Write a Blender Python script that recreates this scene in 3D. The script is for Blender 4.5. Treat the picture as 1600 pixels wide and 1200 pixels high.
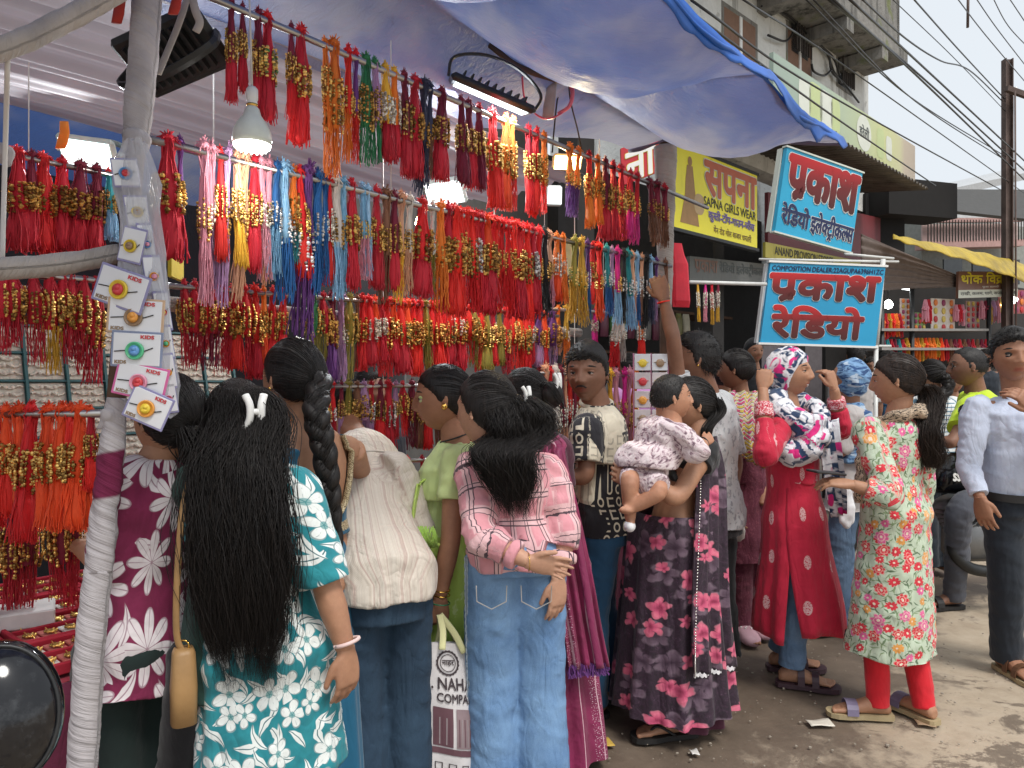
import bpy, bmesh, math, random
import numpy as np
from mathutils import Vector, Matrix, noise as mnoise
R = math.radians
scene = bpy.context.scene
for _o in list(bpy.data.objects):
	bpy.data.objects.remove(_o)
COL = scene.collection
CAM_H = 1.4
FPX = 1150.0
cam = bpy.data.cameras.new('camera')
cam.sensor_width = 36.0
cam.lens = 36.0 * FPX / 1600.0
cam.clip_start = 0.05
cam.clip_end = 600.0
cam_o = bpy.data.objects.new('camera', cam)
cam_o.location = (0, 0, CAM_H)
cam_o.rotation_euler = (R(90), 0, 0)
COL.objects.link(cam_o)
scene.camera = cam_o
world = bpy.data.worlds.new('World')
scene.world = world
world.use_nodes = True
_nt = world.node_tree
_bg = _nt.nodes['Background']
_sky = _nt.nodes.new('ShaderNodeTexSky')
_sky.sky_type = 'NISHITA'
_sky.sun_disc = False
_sky.sun_elevation = R(58)
_sky.sun_rotation = R(150)
_sky.air_density = 1.0
_sky.dust_density = 6.0
_sky.ozone_density = 1.0
_hsv = _nt.nodes.new('ShaderNodeHueSaturation')
_hsv.inputs['Saturation'].default_value = 0.16
_nt.links.new(_sky.outputs[0], _hsv.inputs['Color'])
_mix = _nt.nodes.new('ShaderNodeMix')
_mix.data_type = 'RGBA'
_mix.inputs[0].default_value = 0.72
_mix.inputs[7].default_value = (7.7, 8.3, 8.9, 1)
_nt.links.new(_hsv.outputs[0], _mix.inputs[6])
_nt.links.new(_mix.outputs[2], _bg.inputs['Color'])
_bg.inputs['Strength'].default_value = 0.078
sun = bpy.data.lights.new('sun', 'SUN')
sun.energy = 1.5
sun.angle = R(18)
sun.color = (1.0, 0.96, 0.9)
sun_o = bpy.data.objects.new('sun', sun)
sun_o.rotation_euler = (R(32), 0, R(30))
sun_o.location = (3, -4, 8)
COL.objects.link(sun_o)
scene.view_settings.view_transform = 'Standard'
scene.view_settings.look = 'None'
scene.view_settings.exposure = 0.72
scene.view_settings.gamma = 1.0
scene.view_settings.use_curve_mapping = False
scene.render.engine = 'CYCLES'
scene.cycles.max_bounces = 8
scene.cycles.diffuse_bounces = 4
scene.cycles.transparent_max_bounces = 12
scene.cycles.use_denoising = True
rnd = random.Random(7)
UP = Vector((0, 0, 1))
DK, MK = 1.0, 1.0      # distance and build of the figure being made
def W(px, py, Y):
	Y = Y * DK
	return Vector(((px - 800) / FPX * Y, Y, CAM_H - (py - 600) / FPX * Y))
P0 = Vector((-0.89, 1.75, 0))
DS = Vector((0.637, 0.771, 0)).normalized()      # along the stall front, away
NS = Vector((0.771, -0.637, 0)).normalized()     # out of the stall, to the street
def S(t, w, z):
	return P0 + DS * t + NS * w + UP * z
def SP(px, py, w):
	k = (px - 800) / FPX
	b = P0 + NS * w
	t = (k * b.y - b.x) / (DS.x - k * DS.y)
	p = b + DS * t
	return Vector((p.x, p.y, CAM_H - (py - 600) / FPX * p.y))
class MB:
	def __init__(self):
		self.v = []
		self.f = []
		self.uv = None
	def add(self, vs, fs):
		b = len(self.v)
		self.v.extend([tuple(p) for p in vs])
		self.f.extend([tuple(i + b for i in q) for q in fs])
		return self
	def box(self, c, s, rot=None, bev=0.0):
		c = Vector(c)
		h = Vector(s) * 0.5
		if bev > 0:
			b = min(bev, min(h) * 0.9)
			vs = []
			for sx in (-1, 1):
				for sy in (-1, 1):
					for sz in (-1, 1):
						vs.append(Vector((sx * h.x, sy * (h.y - b), sz * (h.z - b))))
						vs.append(Vector((sx * (h.x - b), sy * h.y, sz * (h.z - b))))
						vs.append(Vector((sx * (h.x - b), sy * (h.y - b), sz * h.z)))
			bm = bmesh.new()
			for p in vs:
				bm.verts.new(p)
			bmesh.ops.convex_hull(bm, input=bm.verts[:])
			bm.verts.ensure_lookup_table()
			bm.verts.index_update()
			vs = [v.co.copy() for v in bm.verts]
			fs = [[v.index for v in f.verts] for f in bm.faces]
			bm.free()
		else:
			vs = [Vector((sx * h.x, sy * h.y, sz * h.z)) for sx in (-1, 1) for sy in (-1, 1) for sz in (-1, 1)]
			fs = [(0, 1, 3, 2), (4, 6, 7, 5), (0, 4, 5, 1), (2, 3, 7, 6), (0, 2, 6, 4), (1, 5, 7, 3)]
		if rot is not None:
			vs = [rot @ p for p in vs]
		return self.add([p + c for p in vs], fs)
	def slab(self, o, u, v, th):
		o, u, v = Vector(o), Vector(u), Vector(v)
		n = u.cross(v).normalized() * th
		vs = [o, o + u, o + u + v, o + v, o + n, o + u + n, o + u + v + n, o + v + n]
		return self.add(vs, [(3, 2, 1, 0), (4, 5, 6, 7), (0, 1, 5, 4), (1, 2, 6, 5), (2, 3, 7, 6), (3, 0, 4, 7)])
	def tube(self, pts, rad, n=8, cap=True, flat=1.0, ref=None):
		pts = [Vector(p) for p in pts]
		m = len(pts)
		if not hasattr(rad, '__len__'):
			rad = [rad] * m
		t0 = (pts[1] - pts[0]).normalized()
		a = Vector(ref) if ref is not None else (UP if abs(t0.z) < 0.9 else Vector((1, 0, 0)))
		a = (a - t0 * a.dot(t0))
		if a.length < 1e-6:
			a = t0.orthogonal()
		a.normalize()
		vs, fs = [], []
		for i in range(m):
			if i == 0:
				t = pts[1] - pts[0]
			elif i == m - 1:
				t = pts[-1] - pts[-2]
			else:
				t = pts[i + 1] - pts[i - 1]
			if t.length < 1e-9:
				t = t0
			t = t.normalized()
			a = a - t * a.dot(t)
			if a.length < 1e-6:
				a = t.orthogonal()
			a.normalize()
			b = t.cross(a)
			r = rad[i]
			for k in range(n):
				th = 2 * math.pi * k / n
				vs.append(pts[i] + a * (math.cos(th) * r) + b * (math.sin(th) * r * flat))
		for i in range(m - 1):
			for k in range(n):
				k2 = (k + 1) % n
				fs.append((i * n + k, i * n + k2, (i + 1) * n + k2, (i + 1) * n + k))
		if cap:
			fs.append(tuple(range(n - 1, -1, -1)))
			fs.append(tuple((m - 1) * n + k for k in range(n)))
		return self.add(vs, fs)
	def loft(self, rings, cap=True, closed=True):
		n = len(rings[0])
		vs = [p for r in rings for p in r]
		fs = []
		for i in range(len(rings) - 1):
			for k in range(n if closed else n - 1):
				k2 = (k + 1) % n
				fs.append((i * n + k, i * n + k2, (i + 1) * n + k2, (i + 1) * n + k))
		if cap and closed:
			fs.append(tuple(range(n - 1, -1, -1)))
			fs.append(tuple((len(rings) - 1) * n + k for k in range(n)))
		return self.add(vs, fs)
	def ball(self, c, r, n=12, m=8, rot=None):
		c = Vector(c)
		if not hasattr(r, '__len__'):
			r = (r, r, r)
		vs = [Vector((0, 0, -r[2]))]
		for i in range(1, m):
			ph = -math.pi / 2 + math.pi * i / m
			for k in range(n):
				th = 2 * math.pi * k / n
				vs.append(Vector((r[0] * math.cos(ph) * math.cos(th), r[1] * math.cos(ph) * math.sin(th), r[2] * math.sin(ph))))
		vs.append(Vector((0, 0, r[2])))
		fs = []
		for k in range(n):
			fs.append((0, 1 + (k + 1) % n, 1 + k))
			fs.append((len(vs) - 1, 1 + (m - 2) * n + k, 1 + (m - 2) * n + (k + 1) % n))
		for i in range(m - 2):
			for k in range(n):
				a, b = 1 + i * n + k, 1 + i * n + (k + 1) % n
				fs.append((a, b, b + n, a + n))
		if rot is not None:
			vs = [rot @ p for p in vs]
		return self.add([p + c for p in vs], fs)
	def lathe(self, c, prof, n=16, axis=None):
		c = Vector(c)
		ax = Vector(axis).normalized() if axis is not None else UP
		a = ax.orthogonal().normalized()
		b = ax.cross(a)
		rings = []
		for r, z in prof:
			rings.append([c + ax * z + a * (math.cos(2 * math.pi * k / n) * r) + b * (math.sin(2 * math.pi * k / n) * r) for k in range(n)])
		return self.loft(rings)
	def sheet(self, f, nu, nv):
		vs = [f(i / nu, j / nv) for j in range(nv + 1) for i in range(nu + 1)]
		fs = [(j * (nu + 1) + i, j * (nu + 1) + i + 1, (j + 1) * (nu + 1) + i + 1, (j + 1) * (nu + 1) + i) for j in range(nv) for i in range(nu)]
		return self.add(vs, fs)
	def mesh(self, name, base=Vector((0, 0, 0)), smooth=False):
		me = bpy.data.meshes.new(name)
		b = Vector(base)
		me.from_pydata([(p[0] - b.x, p[1] - b.y, p[2] - b.z) for p in self.v], [], self.f)
		if smooth:
			me.polygons.foreach_set('use_smooth', [True] * len(me.polygons))
		me.update()
		return me
	def build(self, name, mat, parent=None, smooth=False, loc=None):
		if parent is not None:
			base = origin_of(parent)
		else:
			base = Vector(loc) if loc is not None else Vector((0, 0, 0))
		o = bpy.data.objects.new(name, self.mesh(name, base, smooth))
		if mat is not None:
			for m in (mat if isinstance(mat, (list, tuple)) else [mat]):
				o.data.materials.append(m)
		COL.objects.link(o)
		if parent is not None:
			o.parent = parent
		else:
			o.location = base
		return o
def origin_of(o):
	p = Vector((0, 0, 0))
	while o is not None:
		p += o.location
		o = o.parent
	return p
def tag(o, label=None, cat=None, group=None, kind=None):
	if label:
		o['label'] = label
	if cat:
		o['category'] = cat
	if group:
		o['group'] = group
	if kind:
		o['kind'] = kind
	return o
def thing(name, label, cat, loc, group=None):
	o = bpy.data.objects.new(name, None)
	o.empty_display_size = 0.1
	o.location = loc
	COL.objects.link(o)
	return tag(o, label, cat, group)
def struct(o):
	o['kind'] = 'structure'
	return o
def part_from(name, me, parent, loc=None, mats=None):
	o = bpy.data.objects.new(name, me)
	COL.objects.link(o)
	o.parent = parent
	if loc is not None:
		o.location = loc
	return o
def crom(pts, k=6):
	P = [Vector(p) for p in pts]
	out = []
	for i in range(len(P) - 1):
		a = P[i - 1] if i > 0 else P[0] * 2 - P[1]
		b, c = P[i], P[i + 1]
		d = P[i + 2] if i + 2 < len(P) else c * 2 - b
		for j in range(k):
			t = j / k
			out.append(0.5 * ((2 * b) + (c - a) * t + (2 * a - 5 * b + 4 * c - d) * t * t + (3 * b - a - 3 * c + d) * t ** 3))
	out.append(P[-1])
	return out
def lerp(a, b, t):
	return a + (b - a) * t
def interp(tab, x):
	if x <= tab[0][0]:
		return tab[0][1]
	for (x0, v0), (x1, v1) in zip(tab, tab[1:]):
		if x <= x1:
			t = (x - x0) / (x1 - x0)
			t = t * t * (3 - 2 * t)
			if hasattr(v0, '__len__'):
				return tuple(lerp(a, b, t) for a, b in zip(v0, v1))
			return lerp(v0, v1, t)
	return tab[-1][1]
def sstep(a, b, x):
	t = np.clip((x - a) / (b - a), 0, 1)
	return t * t * (3 - 2 * t)
_NR = np.random.RandomState(3)
_NT = _NR.rand(64, 64, 64).astype(np.float32) * 2 - 1
def vnoise(p):
	p = np.asarray(p, dtype=np.float64)
	i = np.floor(p).astype(int)
	f = p - i
	f = f * f * (3 - 2 * f)
	r = 0
	for dx in (0, 1):
		for dy in (0, 1):
			for dz in (0, 1):
				w = (f[:, 0] if dx else 1 - f[:, 0]) * (f[:, 1] if dy else 1 - f[:, 1]) * (f[:, 2] if dz else 1 - f[:, 2])
				r = r + w * _NT[(i[:, 0] + dx) % 64, (i[:, 1] + dy) % 64, (i[:, 2] + dz) % 64]
	return r
ORD = ['', 'first', 'second', 'third', 'fourth', 'fifth', 'sixth', 'seventh', 'eighth', 'ninth', 'tenth', 'eleventh', 'twelfth', 'thirteenth',
		'fourteenth', 'fifteenth', 'sixteenth', 'seventeenth', 'eighteenth', 'nineteenth', 'twentieth']
_TENS = {2: 'twenty', 3: 'thirty', 4: 'forty', 5: 'fifty', 6: 'sixty', 7: 'seventy', 8: 'eighty'}
_TENTH = {2: 'twentieth', 3: 'thirtieth', 4: 'fortieth', 5: 'fiftieth', 6: 'sixtieth', 7: 'seventieth', 8: 'eightieth'}
def ordinal(n):
	if n <= 20:
		return ORD[n]
	return _TENTH[n // 10] if n % 10 == 0 else _TENS[n // 10] + '-' + ORD[n % 10]
class G:
	def __init__(self, name):
		self.m = bpy.data.materials.new(name)
		self.m.use_nodes = True
		self.nt = self.m.node_tree
		self.b = self.nt.nodes['Principled BSDF']
	def put(self, sock, v):
		if isinstance(v, bpy.types.NodeSocket):
			self.nt.links.new(v, sock)
		elif isinstance(v, (tuple, list)) and len(v) == 3 and sock.type == 'RGBA':
			sock.default_value = (*v, 1)
		else:
			sock.default_value = v
	def n(self, t, **kw):
		nd = self.nt.nodes.new('ShaderNode' + t)
		for k, v in kw.items():
			setattr(nd, k, v)
		return nd
	def math(self, op, a, b=None, c=None, clamp=False):
		nd = self.n('Math', operation=op, use_clamp=clamp)
		self.put(nd.inputs[0], a)
		if b is not None:
			self.put(nd.inputs[1], b)
		if c is not None:
			self.put(nd.inputs[2], c)
		return nd.outputs[0]
	def vm(self, op, a, b=None, scale=None):
		nd = self.n('VectorMath', operation=op)
		self.put(nd.inputs[0], a)
		if b is not None:
			self.put(nd.inputs[1], b)
		if scale is not None:
			self.put(nd.inputs['Scale'], scale)
		return nd.outputs['Value'] if op in ('LENGTH', 'DOT_PRODUCT', 'DISTANCE') else nd.outputs[0]
	def mix(self, f, a, b):
		nd = self.n('Mix', data_type='RGBA')
		self.put(nd.inputs[0], f)
		self.put(nd.inputs[6], a)
		self.put(nd.inputs[7], b)
		return nd.outputs[2]
	def obj(self):
		return self.n('TexCoord').outputs['Object']
	def pos(self):
		return self.n('NewGeometry').outputs['Position']
	def attr(self, name='pat'):
		return self.n('Attribute', attribute_name=name).outputs['Vector']
	def attrf(self, name):
		return self.n('Attribute', attribute_name=name).outputs['Fac']
	def rand(self):
		return self.n('ObjectInfo').outputs['Random']
	def mapping(self, v, scale=(1, 1, 1), loc=(0, 0, 0), rot=(0, 0, 0)):
		nd = self.n('Mapping')
		self.put(nd.inputs[0], v)
		nd.inputs['Location'].default_value = loc
		nd.inputs['Rotation'].default_value = rot
		nd.inputs['Scale'].default_value = scale
		return nd.outputs[0]
	def noise(self, v, scale=5, detail=4, rough=0.55, dist=0.0, col=False):
		nd = self.n('TexNoise')
		if v is not None:
			self.put(nd.inputs['Vector'], v)
		nd.inputs['Scale'].default_value = scale
		nd.inputs['Detail'].default_value = detail
		nd.inputs['Roughness'].default_value = rough
		nd.inputs['Distortion'].default_value = dist
		return nd.outputs['Color' if col else 'Fac']
	def ramp(self, f, stops, interp='LINEAR'):
		nd = self.n('ValToRGB')
		self.put(nd.inputs[0], f)
		cr = nd.color_ramp
		cr.interpolation = interp
		while len(cr.elements) < len(stops):
			cr.elements.new(0.5)
		for e, (p, c) in zip(cr.elements, stops):
			e.position = p
			e.color = (*c, 1) if len(c) == 3 else c
		return nd.outputs[0]
	def rng(self, f, a, b, c=0.0, d=1.0):
		nd = self.n('MapRange', interpolation_type='SMOOTHSTEP')
		self.put(nd.inputs[0], f)
		for i, x in enumerate((a, b, c, d)):
			nd.inputs[1 + i].default_value = x
		return nd.outputs[0]
	def sep(self, v):
		nd = self.n('SeparateXYZ')
		self.put(nd.inputs[0], v)
		return nd.outputs
	def comb(self, x, y, z=0.0):
		nd = self.n('CombineXYZ')
		self.put(nd.inputs[0], x)
		self.put(nd.inputs[1], y)
		self.put(nd.inputs[2], z)
		return nd.outputs[0]
	def bump(self, h, strength=0.3, dist=0.01):
		nd = self.n('Bump')
		nd.inputs['Strength'].default_value = strength
		nd.inputs['Distance'].default_value = dist
		self.put(nd.inputs['Height'], h)
		self.nt.links.new(nd.outputs[0], self.b.inputs['Normal'])
		return self
	def set(self, color=None, rough=None, metal=None, **kw):
		if color is not None:
			self.put(self.b.inputs['Base Color'], color)
		if rough is not None:
			self.put(self.b.inputs['Roughness'], rough)
		if metal is not None:
			self.put(self.b.inputs['Metallic'], metal)
		for k, v in kw.items():
			self.put(self.b.inputs[k.replace('_', ' ')], v)
		return self
	def cells(self, v, scale, jitter=0.6, off=(0, 0, 0)):
		s = self.mapping(v, scale=(scale, scale, 0), loc=off)
		vo = self.n('TexVoronoi', voronoi_dimensions='2D', feature='F1')
		self.put(vo.inputs['Vector'], s)
		vo.inputs['Scale'].default_value = 1.0
		vo.inputs['Randomness'].default_value = jitter
		loc = self.vm('SUBTRACT', s, vo.outputs['Position'])
		x, y, _ = self.sep(loc)
		r = self.vm('LENGTH', self.comb(x, y))
		c = self.sep(vo.outputs['Color'])
		th = self.math('ADD', self.math('ARCTAN2', y, x), self.math('MULTIPLY', c[0], 6.283))
		return r, th, c, x, y
	def flower(self, v, scale, petals=5, size=0.42, jitter=0.6, off=(0, 0, 0), keep=1.0, inner=0.4, soft=0.03, sizevar=0.25):
		r, th, c, x, y = self.cells(v, scale, jitter, off)
		p = self.math('ABSOLUTE', self.math('COSINE', self.math('MULTIPLY', th, petals / 2)))
		sz = self.math('MULTIPLY_ADD', c[1], -sizevar * size, size)
		lim = self.math('MULTIPLY', sz, self.math('MULTIPLY_ADD', self.math('POWER', p, 0.55), 1 - inner, inner))
		d = self.math('SUBTRACT', lim, r)
		mask = self.rng(d, 0.0, soft)
		if keep < 1:
			mask = self.math('MULTIPLY', mask, self.math('LESS_THAN', c[2], keep))
		edge = self.math('SUBTRACT', self.rng(d, 0.0, soft), self.rng(d, soft, soft * 2.2))
		seam = self.rng(self.math('MULTIPLY', p, r), 0.035, 0.012)
		centre = self.rng(self.math('DIVIDE', r, sz), 0.24, 0.18)
		return mask, self.math('MAXIMUM', seam, edge), centre, c, self.math('DIVIDE', r, sz)
	def leaf(self, v, scale, length=0.42, width=0.16, jitter=0.8, off=(0, 0, 0), soft=0.03, keep=1.0):
		r, th, c, x, y = self.cells(v, scale, jitter, off)
		a = self.math('MULTIPLY', r, self.math('COSINE', th))
		b = self.math('MULTIPLY', r, self.math('SINE', th))
		b = self.math('ADD', b, self.math('MULTIPLY', self.math('MULTIPLY', a, a), 0.7))
		q = self.math('ADD', self.math('DIVIDE', self.math('ABSOLUTE', a), length), self.math('DIVIDE', self.math('ABSOLUTE', b), width))
		q = self.math('ADD', q, self.math('MULTIPLY', self.math('POWER', self.math('DIVIDE', self.math('ABSOLUTE', b), width), 2.0), 0.35))
		mask = self.rng(q, 1.0, 1.0 - soft * 5)
		if keep < 1:
			mask = self.math('MULTIPLY', mask, self.math('LESS_THAN', c[2], keep))
		rib = self.rng(self.math('ABSOLUTE', b), 0.02, 0.008)
		return mask, rib, c
	def weave(self, v=None, scale=900, strength=0.12):
		h = self.noise(v if v is not None else self.obj(), scale, 2)
		return self.bump(h, strength, 0.002)
def plain(name, color, rough=0.7, metal=0.0, var=0.12, nscale=14, bump=0.15, bscale=80, **kw):
	g = G(name)
	v = g.obj()
	nz = g.noise(v, nscale, 5)
	c2 = tuple(min(1, c * (1 + var)) for c in color)
	c1 = tuple(c * (1 - var) for c in color)
	g.set(g.ramp(nz, [(0.3, c1), (0.7, c2)]), rough, metal, **kw)
	if bump:
		g.bump(g.noise(v, bscale, 4), bump, 0.004)
	return g.m
def fold_height(g, v):
	a = g.noise(g.mapping(v, (9, 9, 4), rot=(.3, .5, .2)), 1, 2, 0.5, 1.6)
	b = g.noise(g.mapping(v, (16, 16, 9), rot=(-.6, .4, .1)), 1, 2, 0.5, 1.2)
	ra = g.math('ABSOLUTE', g.math('SUBTRACT', a, .5))
	rb = g.math('ABSOLUTE', g.math('SUBTRACT', b, .5))
	return g.math('MULTIPLY_ADD', ra, 4.0, g.math('MULTIPLY', rb, 1.8))
def cloth(name, color, rough=0.85, var=0.1, weave=700, bump=0.12, wr=0.35, sheen=0.15):
	g = G(name)
	v = g.obj()
	nz = g.noise(v, 9, 4)
	g.set(g.ramp(nz, [(0.3, tuple(c * (1 - var) for c in color)), (0.7, tuple(min(1, c * (1 + var)) for c in color))]), rough)
	g.set(Sheen_Weight=sheen, Sheen_Roughness=0.5)
	h = g.math('ADD', g.math('MULTIPLY', fold_height(g, v), wr), g.math('MULTIPLY', g.noise(v, weave, 1), bump * .5))
	g.bump(h, 0.5, 0.010)
	return g.m
def emis(name, color, strength, base=(0.8, 0.8, 0.8)):
	g = G(name)
	g.set(base, 0.4, Emission_Color=(*color, 1), Emission_Strength=strength)
	return g.m
M = {}
M['steel'] = plain('steel_tube', (0.42, 0.40, 0.38), 0.28, 1.0, 0.25, 9, 0.05)
M['dark_metal'] = plain('dark_metal', (0.025, 0.026, 0.027), 0.45, 0.3, 0.3)
M['black_plastic'] = plain('black_plastic', (0.012, 0.012, 0.013), 0.35)
M['white_plastic'] = plain('white_plastic', (0.72, 0.72, 0.7), 0.4)
M['wood_dark'] = plain('old_wood', (0.09, 0.045, 0.025), 0.8, 0, 0.4, 6, 0.3, 40)
M['rope_white'] = cloth('knotted_rag', (0.62, 0.6, 0.58))
def wrapped(name, col, seam=34.0):
	g = G(name)
	v = g.attr('pat')
	x, y, _ = g.sep(v)
	ph = g.math('ADD', g.math('MULTIPLY', y, seam), g.math('MULTIPLY', x, 1.0))
	n = g.noise(g.mapping(v, (2.0, 26, 1)), 1.0, 5, 0.6, 0.8)
	h = g.math('ADD', g.math('MULTIPLY', n, 0.9), g.math('MULTIPLY', g.noise(g.mapping(v, (3.5, 70, 1)), 1.0, 3), 0.5))
	dirt = g.noise(g.obj(), 7, 5)
	c = g.mix(g.rng(dirt, 0.4, 0.75), tuple(x * 1.0 for x in col), tuple(x * 0.66 for x in col))
	g.set(c, 0.9, Sheen_Weight=0.2)
	g.bump(h, 1.0, 0.012)
	return g.m
M['wrap'] = wrapped('wrapped_cloth', (0.43, 0.40, 0.41))
M['wrap_grey'] = wrapped('wrapped_grey_cloth', (0.42, 0.38, 0.35))
def thread_mat(name, col, col2=None):
	g = G(name)
	v = g.obj()
	n = g.noise(g.mapping(v, (260, 260, 14)), 1, 2)
	r = g.rand()
	a = tuple(c * 0.72 for c in col)
	b = tuple(min(1.0, c * 1.2 + 0.01) for c in (col2 or col))
	f = g.math('ADD', g.math('MULTIPLY', n, 0.75), g.math('MULTIPLY', r, 0.3))
	g.set(g.ramp(f, [(0.25, a), (0.8, b)]), 0.7, Sheen_Weight=0.04)
	return g.m
THREAD = {k: thread_mat(k.replace(' ', '_') + '_thread', *v) for k, v in {
	'crimson': ((0.55, 0.004, 0.022),), 'red': ((0.74, 0.008, 0.012),), 'scarlet': ((0.82, 0.018, 0.008),), 'vermilion': ((0.9, 0.07, 0.004),),
	'orange': ((0.88, 0.2, 0.012),), 'yellow': ((0.82, 0.46, 0.03),), 'maroon': ((0.2, 0.004, 0.03),), 'green': ((0.02, 0.2, 0.07),),
	'pink': ((0.72, 0.3, 0.38),), 'magenta': ((0.66, 0.012, 0.25),), 'purple': ((0.13, 0.03, 0.19),), 'blue': ((0.01, 0.12, 0.36),),
	'sky blue': ((0.09, 0.4, 0.68), (0.4, 0.6, 0.8)), 'peach': ((0.78, 0.4, 0.24),), 'black': ((0.012, 0.011, 0.013),),
	'navy': ((0.03, 0.035, 0.08),), 'brown': ((0.22, 0.09, 0.045),), 'olive': ((0.3, 0.25, 0.03),), 'lilac': ((0.5, 0.28, 0.5),), 'white': ((0.72, 0.66, 0.6),),
	'mustard': ((0.6, 0.33, 0.02),), 'teal': ((0.02, 0.3, 0.33),)}.items()}
def bead_mat(name, c1, c2, metal=0.85, rough=0.38):
	g = G(name)
	v = g.obj()
	f = g.n('NewGeometry').outputs['Random Per Island']
	g.set(g.ramp(f, [(0.0, c1), (0.3, tuple(x * .35 for x in c2)), (0.6, c2), (0.9, tuple(min(1, x * 1.4) for x in c2))]), rough, metal)
	return g.m
BEAD = {'gold': bead_mat('gold_beads', (0.22, 0.09, 0.02), (0.74, 0.47, 0.14)), 'silver': bead_mat('silver_beads', (0.25, 0.23, 0.22), (0.8, 0.78, 0.72)),
		'antique gold': bead_mat('antique_gold_beads', (0.12, 0.06, 0.02), (0.5, 0.3, 0.09), 0.8, 0.35),
		'pearl': bead_mat('pearl_beads', (0.45, 0.36, 0.28), (0.78, 0.72, 0.62), 0.2, 0.25),
		'green and gold': bead_mat('green_gold_beads', (0.03, 0.22, 0.08), (0.75, 0.5, 0.15), 0.6, 0.3)}
def skin(name, c, lip=None):
	g = G(name)
	v = g.obj()
	n = g.math('MULTIPLY_ADD', g.noise(v, 60, 5, .7), .45, g.math('MULTIPLY', g.noise(v, 14, 4), .6))
	base = g.ramp(n, [(0.3, tuple(x * q for x, q in zip(c, (.78, .74, .74)))), (0.7, tuple(x * 1.15 for x in c))])
	lip = lip or (c[0] * 0.95, c[1] * 0.55, c[2] * 0.6)
	base = g.mix(g.attrf('lip'), base, lip)
	g.set(base, g.math('MULTIPLY_ADD', n, .25, .46), Subsurface_Weight=0.06, Subsurface_Scale=0.01)
	g.b.inputs['Subsurface Radius'].default_value = (1.0, 0.35, 0.2)
	g.bump(g.noise(v, 300, 4, .7), 0.14, 0.002)
	return g.m
SKIN = {'brown': skin('brown_skin', (0.385, 0.20, 0.118)), 'light': skin('light_brown_skin', (0.50, 0.28, 0.185)), 'dark': skin('dark_brown_skin', (0.225, 0.108, 0.065)),
		'mid': skin('mid_brown_skin', (0.32, 0.155, 0.09)), 'baby': skin('baby_skin', (0.43, 0.215, 0.13))}
def hair_mat(name, c=(0.007, 0.006, 0.006), hi=(0.022, 0.017, 0.015), axis=(120, 120, 8)):
	g = G(name)
	v = g.obj()
	n = g.noise(g.mapping(v, axis), 1.0, 3, 0.6, 0.4)
	g.set(g.ramp(n, [(0.35, c), (0.75, hi)]), 0.52)
	g.b.inputs['Specular IOR Level'].default_value = 0.32
	g.b.inputs['Anisotropic'].default_value = 0.4
	g.bump(n, 0.5, 0.004)
	return g.m
M['hair'] = hair_mat('black_hair')
M['hair_brown'] = hair_mat('dark_brown_hair', (0.012, 0.008, 0.007), (0.045, 0.028, 0.02))
M['hair_short'] = hair_mat('short_black_hair', (0.008, 0.007, 0.007), (0.03, 0.026, 0.024), (200, 200, 60))
M['eye_white'] = plain('eye_white', (0.42, 0.37, 0.34), 0.2, 0, 0.05, bump=0)
M['iris'] = plain('dark_iris', (0.012, 0.007, 0.005), 0.1, bump=0)
M['gold'] = plain('gold', (0.8, 0.5, 0.12), 0.25, 1.0, bump=0)
M['silver'] = plain('silver', (0.75, 0.73, 0.7), 0.25, 1.0, bump=0)
M['sole_black'] = plain('black_rubber', (0.014, 0.013, 0.013), 0.6)
M['sole_tan'] = plain('tan_rubber', (0.38, 0.30, 0.17), 0.7)
M['leather_brown'] = plain('brown_leather', (0.13, 0.06, 0.03), 0.5)
M['strap_plum'] = plain('plum_strap', (0.06, 0.03, 0.04), 0.5)
M['strap_lilac'] = plain('grey_lilac_strap', (0.2, 0.17, 0.26), 0.5)
M['croc_pink'] = plain('dusty_pink_rubber', (0.5, 0.3, 0.35), 0.6)
def finish(g, col, rough=0.85, wr=0.35, sheen=0.12, wv=(30, 30, 9)):
	g.set(col, rough, Sheen_Weight=sheen)
	v = g.obj()
	h = g.math('ADD', g.math('MULTIPLY', fold_height(g, v), wr), g.math('MULTIPLY', g.noise(v, 900, 1), 0.05))
	g.bump(h, 0.85, 0.012)
	return g.m
def f_teal():
	g = G('teal_cotton_with_white_flowers')
	v = g.attr()
	base = g.ramp(g.noise(v, 20, 3), [(0.3, (0.008, 0.17, 0.21)), (0.7, (0.02, 0.26, 0.3))])
	white = (0.74, 0.78, 0.76)
	line = (0.03, 0.12, 0.14)
	vd = g.vm('ADD', v, g.vm('SCALE', g.noise(v, 14, 2, col=True), scale=0.02))
	lm, rib, lc = g.leaf(vd, 13, 0.52, 0.2, 0.9, (3.3, 1.2, 0))
	c = g.mix(lm, base, g.mix(rib, white, line))
	lm2, rib2, lc2 = g.leaf(vd, 15, 0.5, 0.19, 0.9, (7.3, 5.2, 0))
	c = g.mix(lm2, c, g.mix(rib2, white, line))
	fm, ln, ce, cc, rr = g.flower(vd, 11.5, 5, 0.56, 0.8, inner=0.3, sizevar=.4)
	r_, th_, c_, x_, y_ = g.cells(vd, 11.5, 0.8)
	vn = g.math('MULTIPLY', g.rng(g.math('ABSOLUTE', g.math('SINE', g.math('MULTIPLY', th_, 7.5))), .25, .08), g.rng(g.noise(vd, 90, 2), .45, .6))
	petal = g.mix(g.math('MULTIPLY', g.math('MAXIMUM', ln, g.math('MULTIPLY', vn, .55)), 0.8), white, line)
	petal = g.mix(g.math('MULTIPLY', ce, 0.7), petal, (0.02, 0.25, 0.26))
	c = g.mix(fm, c, petal)
	return finish(g, c)
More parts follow.
